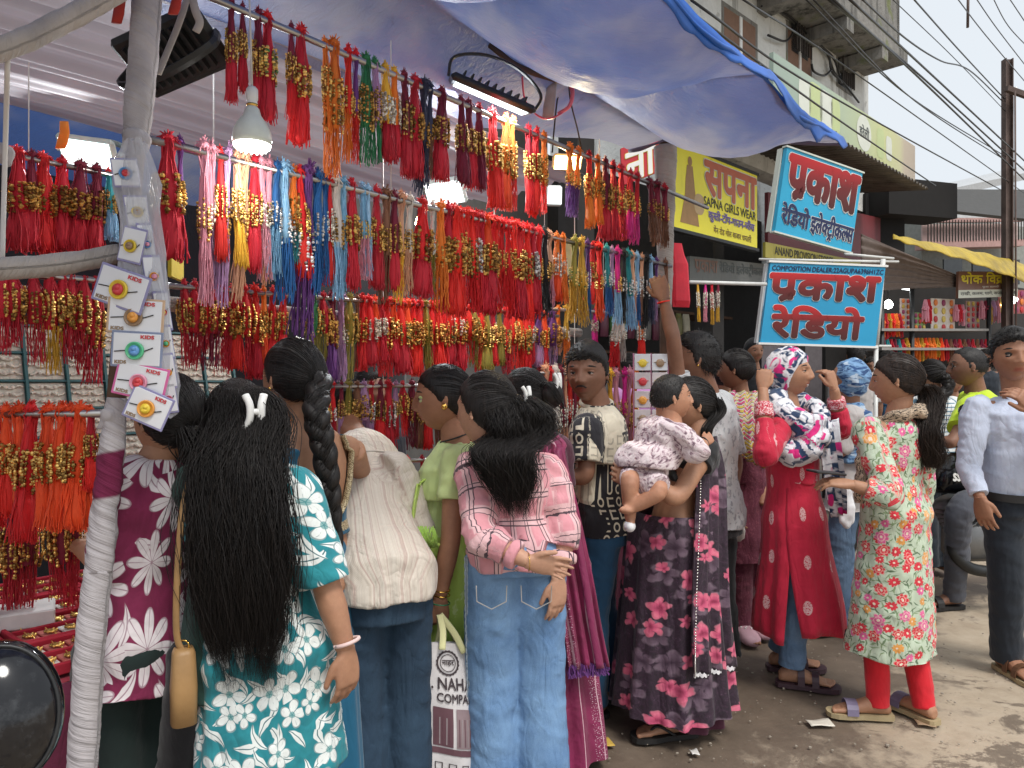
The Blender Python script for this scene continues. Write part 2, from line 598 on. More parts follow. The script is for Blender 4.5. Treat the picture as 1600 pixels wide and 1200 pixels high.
def f_maroon_big():
	g = G('maroon_cotton_with_large_white_flowers')
	v = g.attr()
	base = g.ramp(g.noise(v, 12, 3), [(0.3, (0.15, 0.008, 0.045)), (0.7, (0.22, 0.014, 0.07))])
	white = (0.72, 0.66, 0.68)
	lm, rib, lc = g.leaf(v, 8.5, 0.5, 0.17, 0.9, (2.2, 7.1, 0), keep=0.8)
	c = g.mix(lm, base, g.mix(g.math('MULTIPLY', rib, 0.7), white, (0.2, 0.05, 0.1)))
	fm, ln, ce, cc, rr = g.flower(v, 6.4, 8, 0.62, 0.55, inner=0.1, soft=0.02, off=(0.35, 0.1, 0))
	r, th, c3, x, y = g.cells(v, 6.4, 0.55, (0.35, 0.1, 0))
	vein = g.rng(g.math('ABSOLUTE', g.math('SINE', g.math('MULTIPLY', th, 4))), 0.10, 0.04)
	petal = g.mix(g.math('MULTIPLY', g.math('MAXIMUM', vein, ln), 0.65), white, (0.2, 0.04, 0.1))
	c = g.mix(fm, c, petal)
	return finish(g, c)
def f_plaid():
	g = G('pink_plaid_cotton')
	x, y, _ = g.sep(g.attr())
	def lines(c, per, off, w, soft=0.0007):
		f = g.math('ABSOLUTE', g.math('SUBTRACT', g.math('FLOORED_MODULO', g.math('ADD', c, off), per), per / 2))
		return g.rng(f, w + soft, w)
	base = g.ramp(g.noise(g.attr(), 12, 3), [(0.3, (0.62, 0.26, 0.30)), (0.7, (0.72, 0.33, 0.37))])
	wide = g.math('MAXIMUM', lines(x, 0.075, 0.0, 0.011, 0.004), lines(y, 0.085, 0.0, 0.012, 0.004))
	c = g.mix(g.math('MULTIPLY', wide, 0.55), base, (0.80, 0.6, 0.6))
	dk = g.math('MAXIMUM', g.math('MAXIMUM', lines(x, 0.075, 0.012, 0.0014), lines(x, 0.075, -0.002, 0.0014)),
				g.math('MAXIMUM', lines(y, 0.085, 0.012, 0.0015), lines(y, 0.085, -0.003, 0.0015)))
	c = g.mix(g.math('MULTIPLY', dk, 0.92), c, (0.025, 0.016, 0.03))
	return finish(g, c)
def f_stripe():
	g = G('cream_striped_cotton')
	x, y, _ = g.sep(g.attr())
	n = g.noise(g.comb(x, 0.0), 42, 2, 0.7)
	c = g.ramp(n, [(0.25, (0.30, 0.25, 0.23)), (0.4, (0.56, 0.49, 0.41)), (0.5, (0.64, 0.58, 0.50)), (0.6, (0.47, 0.35, 0.30)), (0.7, (0.66, 0.60, 0.53))])
	fine = g.math('SINE', g.math('MULTIPLY', x, 1400))
	c = g.mix(g.math('MULTIPLY', g.math('GREATER_THAN', fine, 0.55), 0.35), c, (0.33, 0.29, 0.27))
	return finish(g, c, wr=0.5)
def denim(name, c1, c2, fade=0.5):
	g = G(name)
	v = g.obj()
	n = g.noise(v, 7, 5, 0.6)
	tw = g.noise(g.mapping(v, (900, 900, 220)), 1, 2)
	f = g.math('ADD', g.math('MULTIPLY', n, 0.75), g.math('MULTIPLY', tw, 0.35))
	g.set(g.ramp(f, [(0.3, c1), (0.75, c2)]), 0.9)
	h = g.math('ADD', g.math('MULTIPLY', fold_height(g, v), 0.35), g.math('MULTIPLY', tw, 0.10))
	g.bump(h, 0.8, 0.014)
	return g.m
def f_dark_sari():
	g = G('dark_plum_sari_with_pink_flowers')
	v = g.attr()
	nz = g.noise(g.mapping(v, (60, 40, 1)), 1, 4, 0.7, 2.0)
	base = g.ramp(nz, [(0.4, (0.014, 0.005, 0.013)), (0.62, (0.034, 0.012, 0.03)), (0.76, (0.13, 0.08, 0.115))])
	fm2, ln2, ce2, cc2, r2 = g.flower(g.vm('ADD', v, g.vm('SCALE', g.noise(v, 16, 3, col=True), scale=0.06)), 8.5, 5, 0.5, 0.9, (5.1, 2.2, 0), keep=0.75, soft=.12)
	grey = g.ramp(r2, [(0.1, (0.04, 0.015, 0.035)), (0.6, (0.2, 0.13, 0.18)), (1.0, (0.3, 0.22, 0.27))])
	c = g.mix(g.math('MULTIPLY', fm2, 0.6), base, grey)
	fm, ln, ce, cc, rr = g.flower(g.vm('ADD', v, g.vm('SCALE', g.noise(v, 20, 2, col=True), scale=0.045)), 9.5, 5, 0.50, 0.9, keep=0.85, inner=0.5, soft=.07, sizevar=.5)
	pink = g.ramp(rr, [(0.05, (0.2, 0.01, 0.05)), (0.35, (0.55, 0.08, 0.17)), (0.8, (0.74, 0.2, 0.28)), (1.0, (0.8, 0.42, 0.47))])
	pink = g.mix(g.math('MULTIPLY', ln, 0.5), pink, (0.4, 0.04, 0.1))
	c = g.mix(fm, c, pink)
	return finish(g, c, 0.7)
def f_green_kurta():
	g = G('pale_green_cotton_with_red_flowers')
	v = g.attr()
	base = (0.48, 0.56, 0.43)
	vd = g.vm('ADD', v, g.vm('SCALE', g.noise(v, 25, 2, col=True), scale=0.02))
	c = base
	for s, o in ((26, (1.1, 2.2, 0)), (31, (4.4, 0.7, 0)), (24, (8.2, 5.5, 0))):
		lm, rib, lc = g.leaf(vd, s, 0.55, 0.13, 1.0, o, soft=0.05)
		c = g.mix(g.math('MULTIPLY', lm, 0.9), c, g.ramp(lc[1], [(0.3, (0.07, 0.13, 0.06)), (0.7, (0.2, 0.28, 0.14))]))
	fm, ln, ce, cc, rr = g.flower(vd, 19, 9, 0.42, 0.7, (2.7, 1.3, 0), keep=0.7, inner=0.6)
	sm = g.ramp(cc[0], [(0.3, (0.62, 0.03, 0.05)), (0.55, (0.7, 0.12, 0.3)), (0.85, (0.68, 0.3, 0.07))], 'CONSTANT')
	c = g.mix(fm, c, g.mix(ce, sm, (0.75, 0.65, 0.5)))
	fm, ln, ce, cc, rr = g.flower(vd, 11.5, 7, 0.36, 0.75, keep=0.85, inner=0.6)
	edge = g.rng(rr, 0.78, 0.9)
	big = g.ramp(cc[0], [(0.0, (0.6, 0.012, 0.03)), (0.45, (0.62, 0.10, 0.27)), (0.6, (0.63, 0.02, 0.04)), (0.92, (0.7, 0.33, 0.08))], 'CONSTANT')
	big = g.mix(g.math('MULTIPLY', ln, 0.6), big, (0.78, 0.5, 0.42))
	big = g.mix(ce, big, (0.78, 0.66, 0.52))
	ring = g.math('MULTIPLY', g.rng(rr, 0.4, 0.46), g.rng(rr, 0.6, 0.54))
	big = g.mix(g.math('MULTIPLY', ring, 0.45), big, (0.82, 0.6, 0.5))
	c = g.mix(fm, c, big)
	return finish(g, c)
def f_red_kurta():
	g = G('red_georgette_with_white_motifs')
	v = g.attr()
	base = g.ramp(g.noise(v, 10, 3), [(0.3, (0.46, 0.008, 0.035)), (0.7, (0.58, 0.012, 0.05))])
	s = g.mapping(v, (8.0, 5.6, 0))
	r, th, cc, x, y = g.cells(g.mapping(v, (1, 0.62, 0)), 8.5, 0.3)
	q = g.math('ADD', g.math('POWER', g.math('DIVIDE', x, 0.13), 2), g.math('POWER', g.math('DIVIDE', y, 0.17), 2))
	lace = g.math('GREATER_THAN', g.noise(v, 190, 2), 0.44)
	motif = g.math('MULTIPLY', g.rng(q, 1.0, 0.8), lace)
	c = g.mix(g.math('MULTIPLY', motif, 0.8), base, (0.8, 0.55, 0.55))
	m = finish(g, c, 0.8)
	return m
def f_maroon_sari():
	g = G('magenta_maroon_sari_with_white_lines')
	v = g.attr()
	x, y, z = g.sep(v)
	base = g.ramp(g.noise(v, 9, 3), [(0.3, (0.14, 0.006, 0.04)), (0.7, (0.26, 0.014, 0.085))])
	f = g.math('ABSOLUTE', g.math('SUBTRACT', g.math('FLOORED_MODULO', g.math('ADD', x, g.math('MULTIPLY', g.noise(v, 3, 1), 0.03)), 0.075), 0.0375))
	ln = g.rng(f, 0.0022, 0.0012)
	dots = g.math('MULTIPLY', g.math('GREATER_THAN', g.noise(v, 240, 1), 0.62), g.math('LESS_THAN', g.math('FLOORED_MODULO', x, 0.15), 0.035))
	c = g.mix(g.math('MULTIPLY', ln, 0.8), base, (0.68, 0.45, 0.5))
	c = g.mix(g.math('MULTIPLY', dots, 0.7), c, (0.75, 0.6, 0.65))
	return finish(g, c, 0.6)
def f_bw_print():
	g = G('black_cotton_with_cream_blocks')
	v = g.attr()
	d = g.vm('ADD', v, g.vm('SCALE', g.noise(v, 5, 1, col=True), scale=0.05))
	vo = g.n('TexVoronoi', voronoi_dimensions='2D', feature='F1', distance='CHEBYCHEV')
	g.put(vo.inputs['Vector'], g.mapping(d, (8, 6.5, 0)))
	vo.inputs['Scale'].default_value = 1
	cc = g.sep(vo.outputs['Color'])
	blk = g.math('GREATER_THAN', cc[0], 0.6)
	x, y, _ = g.sep(g.mapping(v, (24, 20, 0)))
	fx = g.math('SUBTRACT', g.math('FRACT', x), 0.5)
	fy = g.math('SUBTRACT', g.math('FRACT', y), 0.5)
	wn = g.n('TexWhiteNoise', noise_dimensions='2D')
	g.put(wn.inputs['Vector'], g.comb(g.math('FLOOR', x), g.math('FLOOR', y)))
	rr = g.vm('LENGTH', g.comb(g.math('MULTIPLY', fx, 1.2), fy))
	ring = g.math('MULTIPLY', g.rng(rr, 0.22, 0.26), g.rng(rr, 0.42, 0.38))
	bar = g.math('MAXIMUM', g.rng(g.math('ABSOLUTE', g.math('ADD', fx, 0.25)), 0.1, 0.07), g.rng(g.math('ABSOLUTE', g.math('SUBTRACT', g.math('ABSOLUTE', fy), 0.3)), 0.09, 0.06))
	bar = g.math('MULTIPLY', bar, g.math('MULTIPLY', g.rng(g.math('ABSOLUTE', fx), 0.36, 0.33), g.rng(g.math('ABSOLUTE', fy), 0.42, 0.39)))
	let = g.math('MULTIPLY_ADD', g.math('GREATER_THAN', wn.outputs['Value'], 0.5), g.math('SUBTRACT', ring, bar), bar)
	lrow = g.math('GREATER_THAN', cc[1], 0.35)
	let = g.math('MULTIPLY', let, lrow)
	ink = g.math('ABSOLUTE', g.math('SUBTRACT', blk, g.math('MULTIPLY', let, g.math('SUBTRACT', 1.0, g.math('MULTIPLY', blk, 0.6)))))
	c = g.mix(ink, (0.014, 0.013, 0.018), (0.66, 0.6, 0.47))
	return finish(g, c)
def tiedye(name, a, b, c, sc=18, st=(1, 1, 1)):
	g = G(name)
	v = g.attr()
	n = g.noise(g.mapping(v, st), sc, 3, 0.5, 0.6)
	n2 = g.noise(g.mapping(v, st, (3.1, 1.7, 0.4)), sc * 0.75, 2, 0.5, 0.6)
	col = g.ramp(n, [(0.42, a), (0.48, b), (0.56, b), (0.62, tuple(x * 0.8 for x in a))])
	col = g.mix(g.rng(n2, 0.57, 0.61), col, c)
	return finish(g, col)
def f_baby():
	g = G('pale_pink_printed_cotton')
	v = g.attr()
	n = g.noise(v, 42, 4, 0.6, 1.5)
	c = g.ramp(n, [(0.34, (0.1, 0.06, 0.08)), (0.44, (0.4, 0.28, 0.32)), (0.5, (0.66, 0.56, 0.58)), (0.7, (0.72, 0.65, 0.66))])
	return finish(g, c)
def f_motif(name, base, ink, sc=45, th=0.56, rough=0.85):
	g = G(name)
	v = g.attr()
	n = g.noise(v, sc, 3, 0.55, 1.2)
	c = g.mix(g.rng(n, th, th + 0.05), base, ink)
	return finish(g, c, rough)
def f_scarf_yellow():
	g = G('yellow_pink_chevron_scarf')
	x, y, _ = g.sep(g.attr())
	zz = g.math('ADD', y, g.math('MULTIPLY', g.math('PINGPONG', x, 0.02), 0.9))
	f = g.math('FRACT', g.math('MULTIPLY', zz, 42))
	b = g.noise(g.comb(x, y), 16, 1)
	c1 = g.ramp(b, [(0.4, (0.55, 0.42, 0.06)), (0.5, (0.5, 0.05, 0.16)), (0.6, (0.5, 0.45, 0.2))], 'CONSTANT')
	c = g.mix(g.math('GREATER_THAN', f, 0.55), c1, (0.55, 0.5, 0.46))
	c = g.mix(g.math('GREATER_THAN', f, 0.86), c, (0.06, 0.05, 0.06))
	return finish(g, c)
def f_hstripe():
	g = G('white_jersey_with_blue_stripes')
	x, y, _ = g.sep(g.attr())
	f = g.math('FRACT', g.math('MULTIPLY', y, 34))
	return finish(g, g.mix(g.math('GREATER_THAN', f, 0.72), (0.66, 0.68, 0.68), (0.1, 0.2, 0.28)))
def f_saree_blouse_trim():
	g = G('gold_lattice_trim')
	v = g.obj()
	n = g.noise(v, 320, 2)
	g.set(g.ramp(n, [(0.4, (0.12, 0.08, 0.05)), (0.52, (0.55, 0.45, 0.26)), (0.7, (0.75, 0.66, 0.46))]), 0.4, 0.3)
	g.bump(n, 0.8, 0.004)
	return g.m
F = {'teal': f_teal(), 'maroon_big': f_maroon_big(), 'plaid': f_plaid(), 'stripe': f_stripe(), 'denim': denim('blue_denim', (0.07, 0.16, 0.34), (0.22, 0.37, 0.58)),
		'denim_dark': denim('dark_denim', (0.010, 0.025, 0.05), (0.03, 0.065, 0.11)), 'dark_sari': f_dark_sari(), 'green_kurta': f_green_kurta(),
		'red_kurta': f_red_kurta(), 'maroon_sari': f_maroon_sari(), 'bw': f_bw_print(),
		'tiedye': tiedye('navy_white_pink_tie_dye', (0.02, 0.05, 0.12), (0.74, 0.74, 0.78), (0.66, 0.02, 0.2), 16),
		'tiedye_blue': tiedye('blue_tie_dye', (0.02, 0.07, 0.2), (0.16, 0.3, 0.5), (0.45, 0.55, 0.66), 14, (1, 3, 1)),
		'baby': f_baby(), 'grey_print': f_motif('grey_printed_cotton', (0.52, 0.53, 0.54), (0.3, 0.31, 0.33), 28),
		'leopard': f_motif('leopard_print_scarf', (0.5, 0.38, 0.27), (0.02, 0.015, 0.012), 80, 0.5), 'scarf_yellow': f_scarf_yellow(), 'hstripe': f_hstripe(),
		'gold_trim': f_saree_blouse_trim(),
		'dark_green': f_motif('dark_green_cotton', (0.014, 0.05, 0.04), (0.55, 0.55, 0.5), 11, 0.72),
		'bottle': cloth('dark_bottle_green_cotton', (0.008, 0.022, 0.02)), 'teal_blue': cloth('deep_teal_blue_cotton', (0.005, 0.10, 0.19)),
		'lime': f_motif('lime_green_sari', (0.46, 0.64, 0.13), (0.62, 0.76, 0.32), 9, 0.6), 'lime_pale': cloth('pale_lime_cotton', (0.5, 0.6, 0.26)),
		'plum': cloth('plum_cotton', (0.07, 0.012, 0.03)), 'wine': f_motif('wine_red_crepe', (0.10, 0.012, 0.03), (0.15, 0.03, 0.05), 60, 0.55),
		'trouser_blue': cloth('petrol_blue_trousers', (0.010, 0.06, 0.13)), 'black_cloth': cloth('black_cotton', (0.010, 0.010, 0.012)),
		'navy': cloth('dark_navy_trousers', (0.010, 0.016, 0.026)), 'shirt_blue': f_motif('pale_blue_shirt_cotton', (0.50, 0.55, 0.68), (0.48, 0.53, 0.66), 120, 0.55),
		'grey_trousers': cloth('grey_trousers', (0.075, 0.08, 0.1)), 'red_plain': cloth('bright_red_leggings', (0.62, 0.008, 0.02)),
		'hivis': cloth('lime_yellow_vest', (0.5, 0.68, 0.02)), 'purple_top': cloth('mauve_cotton', (0.42, 0.2, 0.42)), 'pink_dupatta': f_motif('pink_printed_cotton', (0.7, 0.5, 0.55), (0.62, 0.06, 0.25), 26, 0.55),
		'grey_kurta': cloth('stone_grey_cotton', (0.46, 0.43, 0.42)), 'maroon_cloth': f_motif('maroon_cloth_with_white_dots', (0.10, 0.006, 0.03), (0.6, 0.5, 0.5), 70, 0.74),
		'white_cloth': cloth('white_cotton', (0.72, 0.72, 0.74)), 'orange_cloth': cloth('orange_cotton', (0.75, 0.22, 0.02)), 'rag_red': cloth('red_rag', (0.4, 0.03, 0.02)),
		'lace': cloth('white_lace', (0.75, 0.73, 0.75))}
_ts = bpy.data.scenes.new('workbench')
def voxel(mb, vox, it=5, fac=0.5):
	me = mb.mesh('w')
	o = bpy.data.objects.new('w', me)
	_ts.collection.objects.link(o)
	m = o.modifiers.new('r', 'REMESH')
	m.mode = 'VOXEL'
	m.voxel_size = vox
	s = o.modifiers.new('s', 'SMOOTH')
	s.factor = fac
	s.iterations = it
	vl = _ts.view_layers[0]
	vl.update()
	out = bpy.data.meshes.new_from_object(o.evaluated_get(vl.depsgraph))
	bpy.data.objects.remove(o)
	bpy.data.meshes.remove(me)
	return out
def get_co(me):
	a = np.empty(len(me.vertices) * 3, dtype=np.float32)
	me.vertices.foreach_get('co', a)
	return a.reshape(-1, 3).astype(np.float64)
def get_no(me):
	a = np.empty(len(me.vertices) * 3, dtype=np.float32)
	me.vertices.foreach_get('normal', a)
	return a.reshape(-1, 3).astype(np.float64)
def set_co(me, co):
	me.vertices.foreach_set('co', np.ascontiguousarray(co, dtype=np.float32).ravel())
	me.update()
def set_attr(me, name, val):
	a = me.attributes.new(name, 'FLOAT_VECTOR', 'POINT')
	a.data.foreach_set('vector', np.ascontiguousarray(val, dtype=np.float32).ravel())
def set_attrf(me, name, val):
	a = me.attributes.new(name, 'FLOAT', 'POINT')
	a.data.foreach_set('value', np.ascontiguousarray(val, dtype=np.float32).ravel())
def place_mesh(name, me, mat, parent, smooth=True):
	b = origin_of(parent)
	co = get_co(me) - np.array(b)
	set_co(me, co)
	if smooth:
		me.polygons.foreach_set('use_smooth', [True] * len(me.polygons))
	me.materials.clear()
	for m in (mat if isinstance(mat, (list, tuple)) else [mat]):
		me.materials.append(m)
	o = bpy.data.objects.new(name, me)
	COL.objects.link(o)
	o.parent = parent
	return o
def axes(yaw):
	a = R(yaw)
	return Vector((math.cos(a), -math.sin(a), 0)), Vector((math.sin(a), math.cos(a), 0))
def ring_pts(c, r, f, a, b, n=28, e=2.3):
	out = []
	for k in range(n):
		th = 2 * math.pi * k / n
		co, si = math.cos(th), math.sin(th)
		q = (abs(co) ** e + abs(si) ** e) ** (-1 / e)
		out.append(c + r * (a * co * q) + f * (b * si * q))
	return out
def limb_eval(pts, rad, k=5):
	P = crom(pts, k)
	rr = []
	n = len(pts)
	for i in range(n - 1):
		for j in range(k):
			rr.append(lerp(rad[i], rad[i + 1], j / k))
	rr.append(rad[-1])
	return P, rr
def pattern_coords(co, rings, limbs, seam=1, ru=0.16, whole=False):
	n = len(co)
	pat = np.zeros((n, 3))
	best = np.full(n, 1e9)
	if rings:
		rs = sorted(rings, key=lambda q: q[0].z)
		zs = np.array([q[0].z for q in rs])
		cx = np.interp(co[:, 2], zs, [q[0].x for q in rs])
		cy = np.interp(co[:, 2], zs, [q[0].y for q in rs])
		A = np.interp(co[:, 2], zs, [q[3] for q in rs])
		B = np.interp(co[:, 2], zs, [q[4] for q in rs])
		r = np.array(rs[len(rs) // 2][1])
		f = np.array(rs[len(rs) // 2][2])
		dx, dy = co[:, 0] - cx, co[:, 1] - cy
		x = dx * r[0] + dy * r[1]
		y = dx * f[0] + dy * f[1]
		th = np.arctan2(x, -y * seam)
		pat[:, 0] = th * ru
		pat[:, 1] = co[:, 2]
		best = np.sqrt((x / np.maximum(A, .02)) ** 2 + (y / np.maximum(B, .02)) ** 2)
	for li, (pts, rad) in enumerate([] if whole else limbs):
		P, rr = limb_eval(pts, rad)
		P = np.array([tuple(p) for p in P])
		s0 = 0.0
		for i in range(len(P) - 1):
			a, b = P[i], P[i + 1]
			d = b - a
			L = np.linalg.norm(d)
			if L < 1e-6:
				continue
			d = d / L
			q = co - a
			t = np.clip(q @ d, 0, L)
			w = q - t[:, None] * d
			dist = np.linalg.norm(w, axis=1) / max(0.02, rr[i])
			u = np.array((-d[1], d[0], 0.0)) if abs(d[2]) < .8 else np.array((0, 1.0, 0)) - d * d[1]
			u /= np.linalg.norm(u) + 1e-9
			v = np.cross(d, u)
			m = dist < best
			th = np.arctan2(w @ v, w @ u)
			pat[m, 0] = (th * 0.055)[m] + 0.37 * (li + 1)
			pat[m, 1] = -(s0 + t)[m] + 0.21 * li
			pat[m, 2] = li + 1
			best = np.where(m, dist, best)
			s0 += L
	return pat
def garment(name, mat, parent, rings=(), limbs=(), vox=0.009, seam=1, vfold=0.004, wrinkle=0.004, zlow=None, it=5, ru=0.16, vfreq=26, seed=0.0, n=28, whole=False, crisp=True):
	mb = MB()
	if rings:
		mb.loft([ring_pts(c, r, f, a, b, n) for c, r, f, a, b in rings])
	for pts, rad in limbs:
		P, rr = limb_eval(pts, rad)
		mb.tube(P, rr, 14)
	me = voxel(mb, vox, it)
	co, no = get_co(me), get_no(me)
	pat = pattern_coords(co, rings, limbs, seam, ru, whole)
	top = max((q[0].z for q in rings), default=2.0)
	w = np.ones(len(co))
	if zlow is not None:
		w = 0.25 + 0.75 * sstep(top - 0.15, zlow, co[:, 2])
	body = pat[:, 2] < 0.5
	vf = vnoise(np.c_[pat[:, 0] * vfreq + seed, pat[:, 1] * 2.2 + pat[:, 0] * 3, np.full(len(co), seed + .5)])
	vf += 0.5 * vnoise(np.c_[pat[:, 0] * vfreq * 2.1, pat[:, 1] * 4, np.full(len(co), seed + 3.5)])
	wr = 1.1 * vnoise(np.c_[co[:, 0] * 9 + co[:, 2] * 5, co[:, 1] * 9, co[:, 2] * 20 - co[:, 0] * 8] + seed) - 1.5 * np.abs(vnoise(np.c_[co[:, 0] * 8 - co[:, 2] * 9, co[:, 1] * 8, co[:, 2] * 22 + co[:, 0] * 14] + seed + 9)) + .5
	sl = vnoise(np.c_[pat[:, 0] * 14, pat[:, 1] * 42, pat[:, 2] * 7.3 + seed])
	d = np.where(body, vfold * vf * w + wrinkle * wr, wrinkle * (0.9 * wr + 1.1 * sl))
	co = co + no * d[:, None]
	if rings and crisp:
		z0 = min(q[0].z for q in rings) + 1.6 * vox
		co[:, 2] = np.where(body, np.maximum(co[:, 2], z0 + .006 * np.sin(pat[:, 0] * 23 + seed)), co[:, 2])
	for pts, rad in limbs:
		P, rr = limb_eval(pts, rad)
		e = np.array(P[-1])
		dr = np.array((P[-1] - P[-2]).normalized())
		t = (co - e) @ dr + 1.4 * vox
		w_ = np.linalg.norm(co - e, axis=1)
		co = co - np.where((t > 0) & (w_ < rr[-1] * 2.2), t, 0)[:, None] * dr
	set_co(me, co)
	set_attr(me, 'pat', pat)
	return place_mesh(name, me, mat, parent)
def skirt(name, mat, parent, rings, nseg=110, folds=14, amp=0.02, zt=None, seam=1, sub=9, seed=0.0, ru=0.16, spiral=0.0, capped=False, wob=0.012):
	rs = []
	for i in range(len(rings) - 1):
		for j in range(sub):
			t = j / sub
			A, B = rings[i], rings[i + 1]
			rs.append((A[0].lerp(B[0], t), A[1], A[2], lerp(A[3], B[3], t), lerp(A[4], B[4], t)))
	rs.append(rings[-1])
	vs, pat = [], []
	m = len(rs)
	ph = seed * 1.7
	for i, (c, r, f, a, b) in enumerate(rs):
		w = (i / (m - 1)) ** 1.1
		for k in range(nseg):
			th = 2 * math.pi * k / nseg
			q = math.sin(folds * th + ph + 1.8 * math.sin(th * 3 + ph) + spiral * w) + 0.5 * math.sin(folds * 1.7 * th + ph * 2 + 2 * math.sin(2 * th))
			s = 1 + amp * w * q / max(a, .05)
			z = wob * w * math.sin(3 * th + ph) if i > m * 0.8 else 0
			vs.append(c + r * (a * math.cos(th) * s) + f * (b * math.sin(th) * s) + UP * z)
			aa = math.atan2(math.cos(th), -math.sin(th) * seam)
			pat.append((aa * ru, c.z + spiral * 0.02 * aa, 0))
	mb = MB()
	mb.v = [tuple(p) for p in vs]
	for i in range(m - 1):
		for k in range(nseg):
			k2 = (k + 1) % nseg
			mb.f.append((i * nseg + k, (i + 1) * nseg + k, (i + 1) * nseg + k2, i * nseg + k2))
	me = mb.mesh(name)
	set_attr(me, 'pat', pat)
	return place_mesh(name, me, mat, parent)
def drape(name, mat, parent, rows, nu=26, sub=6, folds=4, amp=0.012, th=0.004, ru=1.0, seed=0.0, normal=None):
	L = crom([a for a, b in rows], sub)
	Rr = crom([b for a, b in rows], sub)
	vs, pat = [], []
	m = len(L)
	ln = 0
	for j in range(m):
		if j:
			ln += (L[j] - L[j - 1]).length
		n = normal if normal is not None else None
		d = (Rr[j] - L[j])
		if n is None:
			t = (L[min(j + 1, m - 1)] - L[max(j - 1, 0)])
			n = d.cross(t).normalized()
		for i in range(nu + 1):
			u = i / nu
			q = math.sin(folds * 6.28 * u + seed + 0.9 * math.sin(j * 0.13 + seed)) + 0.4 * math.sin(folds * 14 * u + seed * 2)
			vs.append(L[j] + d * u + n * (amp * q))
			pat.append((u * d.length * ru, -ln, 0))
	mb = MB()
	w = nu + 1
	mb.v = [tuple(p) for p in vs]
	mb.f = [(j * w + i, j * w + i + 1, (j + 1) * w + i + 1, (j + 1) * w + i) for j in range(m - 1) for i in range(nu)]
	me = mb.mesh(name)
	set_attr(me, 'pat', pat)
	o = place_mesh(name, me, mat, parent)
	s = o.modifiers.new('thickness', 'SOLIDIFY')
	s.thickness = th
	s.offset = 0
	return o
def hand_mb(mb, wrist, d, n, t, curl=0.5, s=1.0, spread=0.06, thumb=0.5):
	d = Vector(d).normalized()
	n = Vector(n)
	n = (n - d * n.dot(d)).normalized()
	t = Vector(t)
	t = (t - d * t.dot(d) - n * t.dot(n)).normalized()
	W0 = Vector(wrist)
	L = 0.082 * s
	rings = []
	for q, w, th in ((-0.16, .024, .019), (0.0, .026, .018), (0.3, .034, .017), (0.65, .038, .015), (0.95, .037, .012), (1.08, .033, .009)):
		rings.append(ring_pts(W0 + d * (q * L), t, n, w * s, th * s, 14, 2.4))
	mb.loft(rings)
	for off, ln, rad in ((.028, .070, .0082), (.0095, .078, .0085), (-.0095, .073, .0082), (-.0275, .057, .0072)):
		p = W0 + d * (L * (0.94 - abs(off) * 2)) + t * (off * s)
		dd = (d + t * (off / .028 * spread)).normalized()
		pts, rr = [p - dd * 0.014 * s, p], [rad * s, rad * s * 1.05]
		c = curl * (1.0 + random.Random(int(off * 1e4)).uniform(-.12, .12))
		for seg, (fr, cc) in enumerate(((.45, .7), (.3, 1.0), (.25, .7))):
			ang = c * cc
			dd = (dd * math.cos(ang) - n * math.sin(ang)).normalized()
			pts.append(pts[-1] + dd * (ln * fr * s * .55))
			pts.append(pts[-1] + dd * (ln * fr * s * .45))
			rr += [rad * s * (0.98 - seg * .09), rad * s * (1.0 - seg * .1)]
			n_ = n
		rr[-1] *= 0.75
		mb.tube(pts, rr, 8)
		mb.ball(pts[-1], rr[-1] * 1.02, 8, 6)
	p = W0 + d * (0.2 * L) + t * (0.022 * s)
	td = (t * 0.75 + d * 0.75 - n * (0.25 + thumb * .4)).normalized()
	pts = [p - td * .012 * s, p + td * .022 * s]
	td2 = (td + d * 0.55 - t * thumb * 0.5).normalized()
	pts.append(pts[-1] + td2 * .03 * s)
	td3 = (td2 + d * 0.3 - n * thumb * .3).normalized()
	pts.append(pts[-1] + td3 * .024 * s)
	mb.tube(crom(pts, 3), [lerp(.0125, .0085, i / 9) * s for i in range(10)], 8)
	mb.ball(pts[-1], .0084 * s, 8, 6)
def foot_mb(mb, ankle, d, s=1.0):
	d = Vector((d[0], d[1], 0)).normalized()
	t = Vector((d.y, -d.x, 0))
	g = Vector((ankle[0], ankle[1], ankle[2]))
	L = 0.225 * s
	rings = []
	for q, w, h, zc in ((-0.22, .018, .02, .024), (-0.17, .029, .028, .03), (0.0, .033, .042, .042), (0.2, .034, .036, .036), (0.42, .039, .024, .025), (0.58, .042, .017, .019), (0.68, .04, .012, .015)):
		rings.append(ring_pts(Vector((g.x, g.y, g.z - 0.07 * s)) + d * (q * L) + UP * (zc * s), t, UP, w * s, h * s, 14, 2.2))
	mb.loft(rings)
	for i, (off, ln, rad) in enumerate(((-.028, .05, .0115), (-.010, .05, .0085), (.005, .045, .008), (.019, .038, .0075), (.032, .03, .007))):
		p = Vector((g.x, g.y, g.z - 0.07 * s)) + d * (0.62 * L) + t * (off * s) + UP * (.013 * s)
		mb.tube([p, p + d * (ln * .6 * s), p + d * (ln * s) - UP * .003 * s], [rad * s, rad * s * .95, rad * s * .8], 8)
		mb.ball(p + d * (ln * s) - UP * .003 * s, rad * s * .95, 8, 6)
